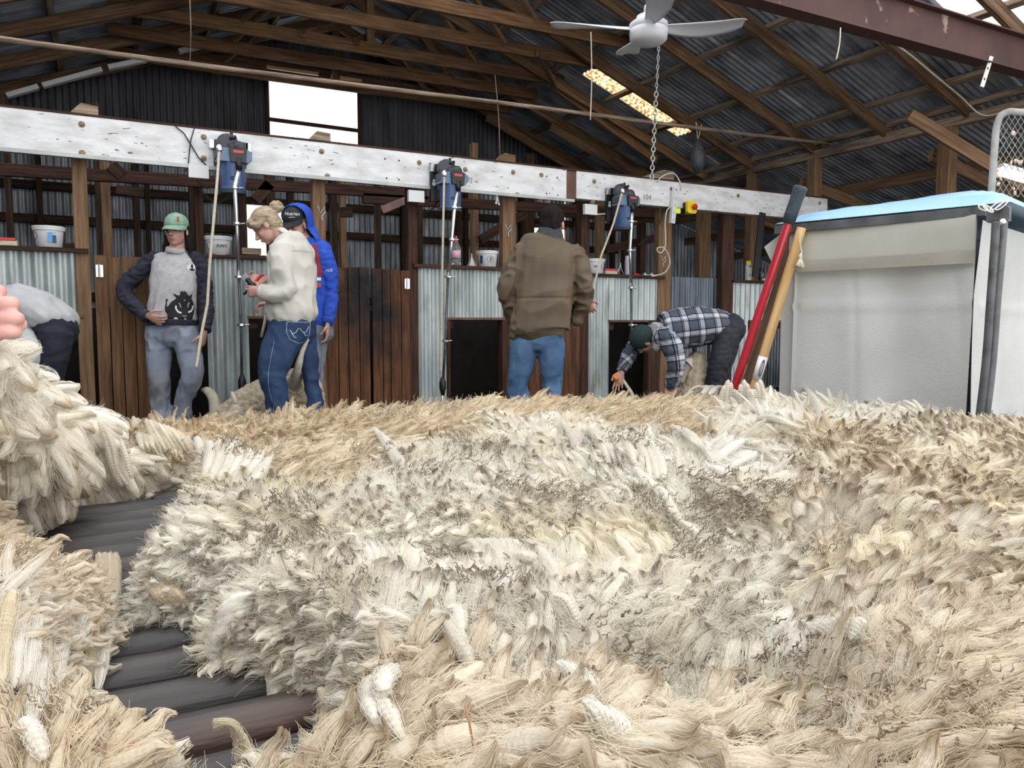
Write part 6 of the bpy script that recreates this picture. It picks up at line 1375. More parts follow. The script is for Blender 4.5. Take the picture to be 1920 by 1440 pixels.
# ---- regions
def warp(px, py): return px+30*(fbm(px/60, py/60, 31, 2)-.5)*2, py+22*(fbm(px/60, py/60, 33, 2)-.5)*2
REG = [
 ('left', [(-900, 915), (60, 925), (130, 985), (215, 1010), (245, 1070), (252, 1160), (200, 1250), (230, 1335), (262, 1400), (300, 1470), (300, 3500), (-900, 3500)]),
 ('front', [(262, 1400), (400, 1420), (520, 1400), (600, 1350), (640, 1285), (690, 1190), (760, 1155), (900, 1185), (1080, 1190), (1200, 1230), (1500, 1190), (1640, 1150), (2600, 1140), (2600, 3500), (262, 3500)]),
 ('right', [(1455, 905), (1500, 830), (1600, 800), (1700, 775), (2600, 770), (2600, 1160), (1640, 1160), (1500, 1195), (1440, 1120), (1475, 1020)]),
 ('mound', [(1300, 860), (1330, 770), (1430, 700), (1800, 700), (1760, 790), (1600, 815), (1510, 840), (1480, 900), (1400, 905)]),
 ('far', [(200, 700), (1430, 690), (1400, 790), (1290, 820), (1200, 800), (1050, 775), (900, 790), (740, 815), (680, 870), (560, 905), (470, 850), (330, 835), (270, 830), (255, 860), (200, 860)]),
]
def region(x, y, z):
    p = np.stack([x, y, np.full(x.shape, .95)], -1); px, py, d = proj(p); px, py = warp(px, py); r = np.full(x.shape, 5)
    for k, (n, pl) in enumerate(REG): m = inpoly(px, py, pl) & (r == 5); r[m] = k
    return r
NAMES = [r[0] for r in REG]+['main']
# ---------------------------------------------------------------- wool materials
def wool_mat(name, crimp=0, transl=.18, ribs=False):
    m = bpy.data.materials.new(name); m.use_nodes = True; nt = m.node_tree; nt.nodes.clear(); N = nt.nodes; L = nt.links
    out = N.new('ShaderNodeOutputMaterial'); a = N.new('ShaderNodeAttribute'); a.attribute_name = 'Col'
    df = N.new('ShaderNodeBsdfDiffuse'); tr = N.new('ShaderNodeBsdfTranslucent'); mx = N.new('ShaderNodeMixShader'); mx.inputs[0].default_value = transl
    L.new(a.outputs['Color'], df.inputs[0]); L.new(a.outputs['Color'], tr.inputs[0]); L.new(df.outputs[0], mx.inputs[1]); L.new(tr.outputs[0], mx.inputs[2]); L.new(mx.outputs[0], out.inputs[0])
    if crimp:
        u = N.new('ShaderNodeAttribute'); u.attribute_name = 'luv'; mp = N.new('ShaderNodeMapping'); mp.inputs['Scale'].default_value = (1, 1, .35) if ribs else (1, 1, 1); L.new(u.outputs['Vector'], mp.inputs[0])
        n = N.new('ShaderNodeTexNoise'); n.inputs['Scale'].default_value = 2.2 if ribs else 1; n.inputs['Detail'].default_value = 4; L.new(mp.outputs[0], n.inputs['Vector']); hgt = n.outputs[0]
        if ribs:
            sp_ = N.new('ShaderNodeSeparateXYZ'); L.new(u.outputs['Vector'], sp_.inputs[0]); ad = N.new('ShaderNodeMath'); ad.operation = 'MULTIPLY_ADD'; L.new(n.outputs[0], ad.inputs[0]); ad.inputs[1].default_value = 3.0; ml = N.new('ShaderNodeMath'); ml.operation = 'MULTIPLY'; ml.inputs[1].default_value = 6.283; L.new(sp_.outputs[2], ml.inputs[0]); L.new(ml.outputs[0], ad.inputs[2])
            si = N.new('ShaderNodeMath'); si.operation = 'SINE'; L.new(ad.outputs[0], si.inputs[0]); a2 = N.new('ShaderNodeMath'); a2.operation = 'MULTIPLY_ADD'; L.new(si.outputs[0], a2.inputs[0]); a2.inputs[1].default_value = .09; L.new(n.outputs[0], a2.inputs[2]); hgt = a2.outputs[0]
        bp = N.new('ShaderNodeBump'); bp.inputs['Strength'].default_value = crimp; bp.inputs['Distance'].default_value = .003; L.new(hgt, bp.inputs['Height']); L.new(bp.outputs[0], df.inputs['Normal'])
    return m
wm_base = wool_mat('wool mass', .8, .12); wm_lock = wool_mat('wool lock', .65, .2, True); wm_staple = wool_mat('crimped staple', .5, .2); wm_curl = wool_mat('wool tip curl', 0, .1); wm_fib = wool_mat('wool fibre', 0, .4)
sc.cycles_curves.shape = 'RIBBONS'
PAL = {  # root, mid, tip
 'main': ((.95, .925, .87), (.92, .875, .77), (.22, .165, .12)), 'far': ((.89, .81, .66), (.80, .69, .52), (.50, .395, .27)), 'left': ((.89, .825, .71), (.82, .72, .57), (.55, .43, .30)),
 'right': ((.93, .885, .79), (.89, .82, .69), (.25, .175, .11)), 'front': ((.90, .84, .73), (.84, .75, .61), (.36, .265, .17)), 'mound': ((.94, .925, .89), (.92, .885, .81), (.68, .58, .42)), 'pile': ((.95, .935, .90), (.89, .84, .74), (.50, .39, .25))}
def base_col(reg, x, y):
    r, m_, t_ = [np.array(c) for c in PAL[reg]]; n = fbm(x*9, y*9, 41, 4)[:, None]; n2 = fbm(x*4, y*5, 47, 3)[:, None]
    k = np.clip((n-.42)/.2, 0, 1); c = r*(1-k)+m_*k
    if reg in ('main', 'mound', 'right'): yel = np.array((.90, .83, .62)); k2 = np.clip((n2-.53)/.12, 0, 1)*.6; c = c*(1-k2)+yel*k2
    if reg in ('left', 'front'): whi = np.array((.94, .92, .88)); k2 = np.clip((n2-.52)/.1, 0, 1)*.75; c = c*(1-k2)+whi*k2
    return c
GREASE = np.array((.95, .932, .902))     # lanolin tint of the whole clip
def nmesh(name, v, f, m, parent, col=None, luv=None, smooth=True):
    if col is not None: col = col*GREASE
    me = bpy.data.meshes.new(name); me.vertices.add(len(v)); me.vertices.foreach_set('co', v.astype(np.float32).ravel()); nf = len(f); k = f.shape[1]
    me.loops.add(nf*k); me.loops.foreach_set('vertex_index', f.astype(np.int32).ravel()); me.polygons.add(nf); me.polygons.foreach_set('loop_start', np.arange(0, nf*k, k, dtype=np.int32)); me.update(calc_edges=True)
    if smooth: me.shade_smooth()
    if col is not None: a = me.attributes.new('Col', 'FLOAT_COLOR', 'POINT'); a.data.foreach_set('color', np.concatenate([col, np.ones((len(col), 1))], 1).astype(np.float32).ravel())
    if luv is not None: a = me.attributes.new('luv', 'FLOAT_VECTOR', 'POINT'); a.data.foreach_set('vector', luv.astype(np.float32).ravel())
    me.materials.append(m); o = bpy.data.objects.new(name, me); C.objects.link(o)
    if parent: setp(o, parent)
    return o
def nz(v): return v/np.maximum(np.linalg.norm(v, axis=-1, keepdims=True), 1e-9)
def paths(base, nrm, flow, L, K, tilt0, tilt1, curl, ph, crimp=0.0, cf=8.0, tipc=.72):
    """centre lines (N,K,3): rise along the normal, then lean over with the flow, with a curly tip"""
    N_ = len(base); t = np.linspace(0, 1, K); side = nz(np.cross(nrm, flow)); P_ = np.zeros((N_, K, 3)); P_[:, 0] = base; Tn = np.zeros((N_, K, 3))
    for k in range(K):
        a = (tilt0+(tilt1-tilt0)*t[k]**.8)[:, None]; Tn[:, k] = nz(nrm*np.cos(a)+flow*np.sin(a))
        if k: P_[:, k] = P_[:, k-1]+Tn[:, k]*(L/(K-1))[:, None]
    w = np.clip((t-tipc)/(1-tipc), 0, 1)[None, :, None]; ang = (ph[:, None]+t[None, :]*22)[:, :, None]; up = nz(np.cross(side[:, None], Tn))
    P_ = P_+(side[:, None]*np.cos(ang)+up*np.sin(ang))*w*curl[:, None, None]
    if crimp: P_ = P_+side[:, None]*(np.sin(t*cf*2*math.pi)[None, :, None]*crimp*(L[:, None, None]/.06))
    return P_, Tn, side, t
def lockset(reg, root, base, nrm, flow, L, W, tilt0, tilt1, curl, dark, K=9, S=6, fib=8, pal=None, fr=.00022, nm='wool_locks', tipstart=.70, base_c=None, spread=1.2, prf=(.8, 1.0, .92, .66, .34, .05), core=.72, wave=.0007):
    N_ = len(base)
    if not N_: return
    ph = rng.random(N_)*6.28; P_, Tn, side, t = paths(base, nrm, flow, L, K, tilt0, tilt1, curl, ph); up = nz(np.cross(side[:, None], Tn))
    prof = np.interp(t, [0, .25, .6, .82, .94, 1], prf)
    A = np.arange(S)/S*2*math.pi; fl = .7
    rnd = 1+.22*(rng.random((N_, K, S))-.5)
    off = (side[:, None, None]*np.cos(A)[None, None, :, None]+up[:, :, None]*np.sin(A)[None, None, :, None]*fl)*(core*prof[None, :, None]*W[:, None, None]*rnd)[..., None]
    v = (P_[:, :, None]+off).reshape(-1, 3)
    r_, m_, t_ = [np.array(c) for c in (pal or PAL[reg])]
    bc = base_c if base_c is not None else base_col(reg, base[:, 0], base[:, 1])
    vr = (1+.10*(rng.random((N_, 1))-.5))
    kt = np.clip((t-tipstart)/(.22 if tipstart > .6 else .4), 0, 1)[None, :, None]; km = np.clip((t-.2)/.5, 0, 1)[None, :, None]
    c = bc[:, None]*(1-.45*km)+m_[None, None]*(.45*km); tipc = t_*(1+.3*(rng.random((N_, 1, 1))-.3)); dk = dark[:, None, None]
    c = (c*(1-kt*dk)+tipc*(kt*dk))*vr[:, None]; c = np.clip(c, 0, .95)
    col = np.repeat(c[:, :, None], S, 2).reshape(-1, 3)
    luv = np.zeros((N_, K, S, 3)); luv[..., 0] = np.cos(A)*2.2+ph[:, None, None]*9; luv[..., 1] = np.sin(A)*2.2; luv[..., 2] = (t[None, :, None]*(L[:, None, None]/.0042))
    i = np.arange(N_)[:, None, None]*K*S; k = np.arange(K-1)[None, :, None]*S; s = np.arange(S)[None, None, :]; s2 = (s+1) % S
    f = np.stack([i+k+s, i+k+s2, i+k+S+s2, i+k+S+s], -1).reshape(-1, 4)
    o = nmesh(nm, v, f, wm_lock, root, col, luv.reshape(-1, 3)); o['kind'] = 'stuff'
    if fib:
        n = N_*fib; ii = np.repeat(np.arange(N_), fib); aa = rng.random(n)*6.28; rr = (.45+.75*np.sqrt(rng.random(n)))*spread; K2 = 12; ts = np.linspace(0, 1, K2); idx = ts*(K-1); lo = np.minimum(np.floor(idx).astype(int), K-2); hi = lo+1; fx = (idx-lo)[None, :, None]
        Pc = P_[ii][:, lo]*(1-fx)+P_[ii][:, hi]*fx; Uc = up[ii][:, lo]; pr = prof[lo]*(1-fx[0, :, 0])+prof[hi]*fx[0, :, 0]
        tw = ts[None]*(rng.random((n, 1))-.5)*1.6; a2 = aa[:, None]+tw
        o_ = (side[ii][:, None]*np.cos(a2)[..., None]+Uc*np.sin(a2)[..., None]*fl)*((rr*W[ii])[:, None]*(pr[None]*.95+.06))[..., None]
        wv = np.sin(ts[None]*(L[ii]/.0085*6.28)[:, None]*.5+ph[ii][:, None]*3+.5*rng.random((n, 1)))*wave
        jit = (rng.random((n, K2, 3))-.5)*.0011; pts = Pc+o_+jit+Uc*wv[..., None]+side[ii][:, None]*(wv*.6)[..., None]; lift = (rng.random((n, 1, 1))**4)*.006*ts[None, :, None]**2; pts = pts+Uc*lift
        cc = (c[ii][:, lo]*(1-fx)+c[ii][:, hi]*fx)*(1+.26*(rng.random((n, 1, 1))-.5))
        curves('wool_fibres', pts, cc, fr, root)
def curves(nm, pts, cc, r, root):
    cc = cc*GREASE
    n, K2 = pts.shape[:2]; cu = bpy.data.hair_curves.new(nm); cu.add_curves([K2]*n)
    if 'position' not in cu.attributes: cu.attributes.new('position', 'FLOAT_VECTOR', 'POINT')
    cu.attributes['position'].data.foreach_set('vector', pts.astype(np.float32).ravel())
    ra = cu.attributes.get('radius') or cu.attributes.new('radius', 'FLOAT', 'POINT'); rad = (np.linspace(1, .45, K2)[None, :]*np.ones((n, 1))*(r if np.ndim(r) == 0 else r[:, None])); ra.data.foreach_set('value', rad.astype(np.float32).ravel())
    a = cu.attributes.new('Col', 'FLOAT_COLOR', 'POINT'); a.data.foreach_set('color', np.concatenate([np.clip(cc, 0, .96), np.ones((n, K2, 1))], 2).astype(np.float32).ravel())
    cu.materials.append(wm_fib); o = bpy.data.objects.new(nm, cu); C.objects.link(o); setp(o, root); o['kind'] = 'stuff'; return o
def fuzz(root, base, nrm, bc, L, r, wild=.9):
    """loose single fibres standing off the surface"""
    n = len(base); K2 = 6; d = nz(nrm+(rng.random((n, 3))-.5)*2*wild); d2 = nz(d+(rng.random((n, 3))-.5)*1.8); t = np.linspace(0, 1, K2)
    pts = base[:, None]+(d[:, None]*(t*(1-.5*t))[None, :, None]+d2[:, None]*(t**2*.5)[None, :, None])*L[:, None, None]+(rng.random((n, K2, 3))-.5)*.0015
    curves('loose_fibres', pts, np.repeat(np.clip(bc*1.03, 0, .95)[:, None], K2, 1), r, root)
# ---------------------------------------------------------------- base sheets
st = .0062; nx = int((TX1-TX0+.2)/st); ny = int((TY1-TY0+.2)/st)
gx, gy = np.meshgrid(TX0-.1+np.arange(nx)*st, TY0-.1+np.arange(ny)*st); gx = gx.ravel(); gy = gy.ravel()
gz, gd = surf(gx, gy); gz = gz-.016; gr = region(gx, gy, gz); ok = gd > -.009
_Z0, _D0 = (gz+.016).reshape(ny, nx), gd.reshape(ny, nx)
def _bl(A, x, y):
    u = np.clip((x-(TX0-.1))/st, 0, nx-1.001); v = np.clip((y-(TY0-.1))/st, 0, ny-1.001); i = u.astype(int); j = v.astype(int); a = u-i; b = v-j
    return (A[j, i]*(1-a)+A[j, i+1]*a)*(1-b)+(A[j+1, i]*(1-a)+A[j+1, i+1]*a)*b
def surf(x, y): return _bl(_Z0, x, y), _bl(_D0, x, y)
fine = .006*(fbm(gx*45, gy*45, 51, 3)-.5)*2+.0035*(fbm(gx*120, gy*120, 53, 2)-.5)*2; gz = gz+fine
gj = gx+.006*(vn(gx*50, gy*50, 61)-.5); gk = gy+.006*(vn(gx*50, gy*50, 63)-.5)
ROOT = {}
LAB = {'left': 'beige fleece at the left front corner of the table, with long white crimped staples', 'front': 'creamy tan fleece along the front right edge, nearest the camera', 'right': 'cream fleece with brown pointed tips on the right side by the wool pack',
       'mound': 'white combed out fleece mound at the back right below the pack', 'far': 'honey beige fleece along the far edge of the table', 'main': 'white fleece with curly dark tips spread over the middle of the table'}
F4 = None
I_ = np.arange(nx*ny).reshape(ny, nx); quads = np.stack([I_[:-1, :-1], I_[:-1, 1:], I_[1:, 1:], I_[1:, :-1]], -1).reshape(-1, 4)
qok = ok[quads].all(1); quads = quads[qok]; qr = gr[quads[:, 0]]
allv = np.stack([gj, gk, gz], -1)
for k, nm in enumerate(NAMES):
    q = quads[qr == k]
    if not len(q): continue
    u_, inv = np.unique(q, return_inverse=True); v = allv[u_]; f = inv.reshape(-1, 4); c = v.mean(0)
    ROOT[nm] = thing('fleece', (float(c[0]), float(c[1]), TZ), LAB[nm], 'fleece', 'shorn fleeces on the wool table')
    col = base_col(nm, v[:, 0], v[:, 1]); cav = np.clip((fine[u_]+.006)/.010, .0, 1)[:, None]
    nmesh('fleece_mass', v, f, wm_base, ROOT[nm], col, v*np.array((420., 420., 420.)))
# ---------------------------------------------------------------- scatter
def gradn(x, y, e=.004):
    zx = (surf(x+e, y)[0]-surf(x-e, y)[0])/(2*e); zy = (surf(x, y+e)[0]-surf(x, y-e)[0])/(2*e); return nz(np.stack([-np.clip(zx, -3, 3), -np.clip(zy, -3, 3), np.ones_like(zx)], -1))
def scatter(spacing, jitter=.9):
    n1 = int((TX1-TX0+.1)/spacing); n2 = int((TY1-TY0+.1)/spacing); x, y = np.meshgrid(TX0-.05+np.arange(n1)*spacing, TY0-.05+np.arange(n2)*spacing)
    x = (x+(rng.random(x.shape)-.5)*spacing*jitter*1.6).ravel(); y = (y+(rng.random(y.shape)-.5)*spacing*jitter*1.6).ravel()
    px, py, d = proj(np.stack([x, y, np.full(x.shape, .95)], -1)); m = (d > .16) & (px > -420) & (px < 2700) & (py < 2100); x, y, d = x[m], y[m], d[m]
    z, dd = surf(x, y); m = dd > .004; return x[m], y[m], z[m], dd[m], d[m]
def curlset(root, base, nrm, flow, L, R_, c0, c1, r=.0011, K=11, S=4, turns=2.0):
    """little twisted weather-stained tips"""
    N_ = len(base)
    if not N_: return
    t = np.linspace(0, 1, K); ax = nz(nrm*.7+flow*.8+(rng.random((N_, 3))-.5)*.9); s1 = nz(np.cross(ax, nrm+1e-3)); s2 = np.cross(ax, s1); ph = rng.random((N_, 1))*6.28; tn = turns*(.6+.8*rng.random((N_, 1)))
    an = ph+tn*6.28*t[None]*np.sign(rng.random((N_, 1))-.5); hr = R_[:, None]*(.2+.9*np.sin(t*math.pi*.85))[None]
    Pc = base[:, None]+ax[:, None]*(t[None]*L[:, None])[..., None]+(s1[:, None]*np.cos(an)[..., None]+s2[:, None]*np.sin(an)[..., None])*hr[..., None]
    T_ = nz(np.gradient(Pc, axis=1)); u = nz(np.cross(T_, ax[:, None]+1e-3)); w = np.cross(T_, u); A = np.arange(S)/S*2*math.pi; rr = (r*(.7+.8*rng.random((N_, 1)))*np.interp(t, [0, .3, .8, 1], [1.5, 1.1, .8, .15])[None])
    v = Pc[:, :, None]+(u[:, :, None]*np.cos(A)[None, None, :, None]+w[:, :, None]*np.sin(A)[None, None, :, None]*.6)*rr[..., None, None]
    c = (np.array(c0)*(1-t[:, None])+np.array(c1)*t[:, None])[None]*(.75+.6*rng.random((N_, 1, 1))); c = np.repeat(np.clip(c, 0, .9)[:, :, None], S, 2).reshape(-1, 3)
    i = np.arange(N_)[:, None, None]*K*S; k = np.arange(K-1)[None, :, None]*S; q = np.arange(S)[None, None, :]; q2 = (q+1) % S
    nmesh('tip_curls', v.reshape(-1, 3), np.stack([i+k+q, i+k+q2, i+k+S+q2, i+k+S+q], -1).reshape(-1, 4), wm_curl, root, c)['kind'] = 'stuff'
ST = {  # length, width, tilt0, tilt1, curl, dark probability, keep fraction, fibres
 'main': (.040, .0082, .6, 1.35, .0038, .72, .66, 30), 'far': (.044, .0075, 1.0, 1.5, .0040, .8, .85, 18), 'left': (.050, .0066, 1.0, 1.5, .0036, .7, .75, 26), 'right': (.044, .0100, .5, 1.2, .0026, .85, .66, 30), 'front': (.046, .0085, .8, 1.4, .0046, .8, .72, 28), 'mound': (.060, .0085, 1.1, 1.5, .002, .1, .55, 28)}
for sp, dmin, dmax in ((.0115, 0, 1.15), (.0155, 1.15, 9)):
    x, y, z, dd, dep = scatter(sp); m = (dep >= dmin) & (dep < dmax); x, y, z, dd, dep = x[m], y[m], z[m], dd[m], dep[m]; r = region(x, y, z); n_ = gradn(x, y)
    clump = fbm(x*13, y*13, 71, 3); clump2 = fbm(x*7, y*7, 77, 3)
    th = fbm(x*2.2, y*2.2, 81, 3)*14+fbm(x*20, y*20, 83, 2)*2.0
    for k, nm in enumerate(NAMES):
        L_, W_, a0, a1, cu, dkp, kp, nf = ST[nm]; m = (r == k) & (rng.random(len(x)) < kp)
        if m.sum() < 5: continue
        N_ = m.sum(); nn = n_[m]; a = th[m]
        if nm == 'far': a = a*.25+3.6
        if nm == 'left': a = a*.35+4.3
        fl = np.stack([np.cos(a), np.sin(a), np.zeros(N_)], -1); fl = nz(fl-nn*(fl*nn).sum(-1, keepdims=True)); fl = nz(fl+(rng.random((N_, 3))-.5)*.6)
        ls = L_*(.5+.8*rng.random(N_))*(1 if dmax < 2 else 1.15); ws = W_*(.5+.9*rng.random(N_))*(.8+.5*(clump2[m] > .55)); t0 = a0+(rng.random(N_)-.5)*.6; t1 = a1+(rng.random(N_)-.5)*.6
        b = np.stack([x[m], y[m], z[m]], -1)-nn*(.012+.006*rng.random((N_, 1)))
        dk = (clump[m]+.25*(rng.random(N_)-.5) > (1-dkp)*.55+.24).astype(float)*(.4+.6*rng.random(N_))
        lockset(nm, ROOT[nm], b, nn, fl, ls, ws, t0, t1, cu*(.4+1.2*rng.random(N_)), dk, fib=nf if dmax < 2 else int(nf*.6), fr=.00030 if dmax < 2 else .00042, tipstart=.5 if nm in ('right', 'far') else .68, S=6, K=9,
                prf=(.8, 1.0, .85, .5, .25, .05) if nm in ('right', 'far') else (.85, 1.0, .9, .6, .32, .10))
# drooping fringe round every free edge
for sp, dmin, dmax in ((.0062, 0, 1.3), (.0105, 1.3, 9)):
    x, y, z, dd, dep = scatter(sp); gn = gradn(x, y)[:, 2]; m = (dep >= dmin) & (dep < dmax) & ((dd < .045) | ((gn < .70) & (dd < .12) & (x > .05))); x, y, z = x[m], y[m], z[m]; r = region(x, y, z); e = .008
    gxx = surf(x+e, y)[1]-surf(x-e, y)[1]; gyy = surf(x, y+e)[1]-surf(x, y-e)[1]; out = nz(-np.stack([gxx, gyy, np.zeros_like(gxx)], -1)+1e-6)
    for k, nm in enumerate(NAMES):
        m = r == k
        if m.sum() < 5: continue
        N_ = m.sum(); nn = nz(gradn(x[m], y[m])*.5+np.array([0, 0, .6])); fl = nz(out[m]+(rng.random((N_, 3))-.5)*.9); b = np.stack([x[m], y[m], z[m]], -1)-nn*.012-out[m]*.012
        dk = (rng.random(N_) < .3)*.7; lockset(nm, ROOT[nm], b, nn, fl, .026+.024*rng.random(N_), .005+.005*rng.random(N_), 1.05+.3*rng.random(N_), 1.50+.22*rng.random(N_), .002+.002*rng.random(N_), dk, fib=18 if dmax < 2 else 10, fr=.0003 if dmax < 2 else .0004, S=6, K=8, tipstart=.6)
# stained twisted tips, in patches
for sp, dmin, dmax, sc_ in ((.0052, 0, 1.2, 1), (.0082, 1.2, 9, 1.35)):
    x, y, z, dd, dep = scatter(sp); m = (dep >= dmin) & (dep < dmax); x, y, z = x[m], y[m], z[m]; r = region(x, y, z); c1 = fbm(x*8, y*11, 91, 3)+.32*(fbm(x*42, y*42, 95, 2)-.5)
    for k, nm in enumerate(NAMES):
        th_, pk = {'main': (.55, .55), 'far': (.62, .35), 'left': (.58, .4), 'right': (.62, .35), 'front': (.56, .4), 'mound': (.75, .2)}[nm]
        m = (r == k) & (c1 > th_) & (rng.random(len(x)) < pk)
        if m.sum() < 5: continue
        N_ = m.sum(); nn = gradn(x[m], y[m]); a = fbm(x[m]*3, y[m]*3, 97, 2)*12; fl = np.stack([np.cos(a), np.sin(a), np.zeros(N_)], -1)
        b = np.stack([x[m], y[m], z[m]], -1)+nn*(.001+.013*rng.random((N_, 1))); tc_ = np.array(PAL[nm][2])*.5+np.array((.20, .165, .13))*.5
        curlset(ROOT[nm], b, nn, fl, (.010+.012*rng.random(N_))*sc_, (.0007+.0014*rng.random(N_))*sc_, np.minimum(tc_*.9+np.array((.30, .285, .25)), .74), tc_*1.0, r=.00075*sc_)
# loose fluff: many fine hairs drawn into wisps
for sp, dmin, dmax, r_ in ((.0050, 0, 1.1, .00020), (.0068, 1.1, 9, .00032)):
    x, y, z, dd, dep = scatter(sp); m = (dep >= dmin) & (dep < dmax); x, y, z = x[m], y[m], z[m]; r = region(x, y, z); n_ = gradn(x, y); w1 = (fbm(x*30, y*30, 101, 2)-.5)*7; w2 = (fbm(x*30, y*30, 103, 2)-.5)*7
    for k, nm in enumerate(NAMES):
        m = (r == k) & (rng.random(len(x)) < {'main': 1, 'mound': 1, 'right': .8, 'far': .5, 'left': .6, 'front': .7}[nm])
        if m.sum() < 5: continue
        N_ = m.sum(); b = np.stack([x[m], y[m], z[m]-.006], -1); bc = base_col(nm, x[m], y[m]); wv = np.stack([w1[m], w2[m], np.zeros(N_)], -1)
        for rep_ in range(3 if nm in ('main', 'mound') else 2):
            fuzz(ROOT[nm], b+(rng.random((N_, 3))-.5)*.006, nz(n_[m]*.8+wv), bc, (.010+.022*rng.random(N_)*(1.4 if nm in ('main', 'mound') else 1)), r_, .55)
# ---------------------------------------------------------------- long crimped staples
def S(px, py, lift=0.0):
    """point on the wool surface seen at a pixel"""
    r = np.array(ray(px, py)); ds = np.arange(.3, 3.4, .004); p = nCAM+r*ds[:, None]; z, dd = surf(p[:, 0], p[:, 1]); zz = np.where((dd > 0) & (p[:, 0] > TX0) & (p[:, 0] < TX1) & (p[:, 1] > TY0) & (p[:, 1] < TY1+.05), z, TZ-.0)
    k = np.nonzero(p[:, 2] < zz)[0]; k = k[0] if len(k) else len(ds)-1
    return V(p[k])+V((0, 0, lift))
def worm(pts, r, root, root_c=(.87, .85, .80), tip_c=(.86, .82, .73), per=.0052, amp=.17, name='crimped_staple', flat=.75, taper=(.55, 1, 1, .8)):
    r = r*.82; pts = spline(pts, 10); L_ = [0]
    for a, b in zip(pts[:-1], pts[1:]): L_.append(L_[-1]+(b-a).length)
    tot = L_[-1]; K = max(12, int(tot/per*8)); S_ = 14; s = np.linspace(0, tot, K); P_ = np.stack([np.interp(s, L_, [p[i] for p in pts]) for i in range(3)], -1)
    T_ = nz(np.gradient(P_, axis=0)); up = np.array([0, 0, 1.]); sd_ = nz(np.cross(T_, up)+1e-6); u_ = np.cross(sd_, T_); q = s/tot; rr = r*np.interp(q, np.linspace(0, 1, len(taper)), taper)*np.clip(np.minimum(q, 1-q)*9+.012, 0, 1)**.55
    A = np.arange(S_)/S_*2*math.pi; ph = s/per*2*math.pi+np.sin(s*60)*.5
    mod = 1+amp*np.sin(ph[:, None]+.5*np.cos(A)[None, :]); wob = np.sin(ph)*r*.06
    v = P_[:, None]+(sd_[:, None]*np.cos(A)[None, :, None]+u_[:, None]*np.sin(A)[None, :, None]*flat)*(rr[:, None]*mod)[..., None]+(sd_*wob[:, None])[:, None]
    i = np.arange(K-1)[:, None]*S_; j = np.arange(S_)[None]; f = np.stack([i+j, i+(j+1) % S_, i+S_+(j+1) % S_, i+S_+j], -1).reshape(-1, 4)
    c = np.array(root_c)*(1-q[:, None])+np.array(tip_c)*q[:, None]; c = np.repeat(c[:, None], S_, 1).reshape(-1, 3)
    luv = np.stack([np.tile(np.cos(A)*3, K), np.tile(np.sin(A)*3, K), np.repeat(s/.02, S_)], -1)
    o = nmesh(name, v.reshape(-1, 3), f, wm_staple, root, c, luv)
    # fine fibres along it
    n = int(40+tot*1300); K2 = 9; aa = rng.random(n)*6.28; st_ = rng.random(n)*.75; ln = .2+.3*rng.random(n); tt_ = np.linspace(0, 1, K2); pos = np.clip(st_[:, None]+ln[:, None]*tt_, 0, 1)*tot
    Pp = np.stack([np.interp(pos, s, P_[:, i]) for i in range(3)], -1); sp = np.stack([np.interp(pos, s, sd_[:, i]) for i in range(3)], -1); uu = np.stack([np.interp(pos, s, u_[:, i]) for i in range(3)], -1); r2 = np.interp(pos, s, rr)*(1.0+.14*np.sin(pos/per*2*math.pi))+.0034*rng.random((n, 1))**2
    pp = Pp+(sp*np.cos(aa)[:, None, None]+uu*np.sin(aa)[:, None, None]*flat)*r2[..., None]; curves('wool_fibres', pp, np.repeat(np.array(root_c)[None, None]*(.94+.08*rng.random((n, 1, 1))), K2, 1), .00022, root)
    return o
def wpx(pl, r, root, lift=.008, **k): return worm([S(a, b, lift if len(c) == 0 else c[0]) for a, b, *c in pl], r, root, **k)
M_, Fa, Le, Fr, Ri, Mo = [ROOT[n] for n in ('main', 'far', 'left', 'front', 'right', 'mound')]
honey = dict(root_c=(.83, .76, .61), tip_c=(.74, .62, .44))
# fan of crimps right of the board gap
for k in range(9):
    wpx([(352+k*20+random.randint(-4, 4), 832+k*5+random.randint(-4, 4), .02), (362+k*17, 862+k*3, .015), (352+k*15, 900+k*2, .006)], .0105, M_, per=.0055)
for k in range(10): wpx([(250+k*8, 792+k*3, .022), (262+k*9, 830, .012), (276+k*11, 866, .004)], .0052, Fa, root_c=((.86, .80, .67) if k % 2 else (.90, .87, .80)), tip_c=(.78, .68, .5))
wpx([(205, 918, .01), (235, 925, .005), (300, 905, .01), (322, 870, .02)], .012, Fa, root_c=(.80, .72, .52), tip_c=(.70, .58, .38))
wpx([(255, 868, .012), (300, 902, .012), (345, 915, .012)], .010, M_)
# arch of crimps on the middle ridge
for k in range(13): wpx([(1052+k*13, 806+k*2.6-abs(k-6)*1.5, .012), (1072+k*13.5, 826+k*3.4, .010), (1090+k*13, 858+k*4, .004)], .0085, M_, per=.0048)
for k in range(6): wpx([(1178+k*12, 880+k*10, .014), (1198+k*12, 905+k*12, .012), (1216+k*14, 935+k*13, .004)], .007, M_)
[wpx([(1258+k*7, 815+k*2, .022), (1288+k*5, 838, .022), (1318+k*3, 862, .014), (1345, 886, .004)], .0055, Mo) for k in range(3)]; wpx([(1345, 893, .01), (1380, 897, .012), (1412, 890, .012), (1436, 893, .01)], .009, Mo)
for k in range(6): wpx([(700+k*7, 812+k*6, .016), (725+k*6, 846+k*6, .012), (752+k*6, 888+k*5, .004)], .0058, M_)
wpx([(1500, 733, .028), (1520, 755, .028), (1538, 790, .02), (1545, 830, .008)], .009, Mo); wpx([(1420, 800, .02), (1460, 808, .022), (1500, 815, .012)], .011, Mo)
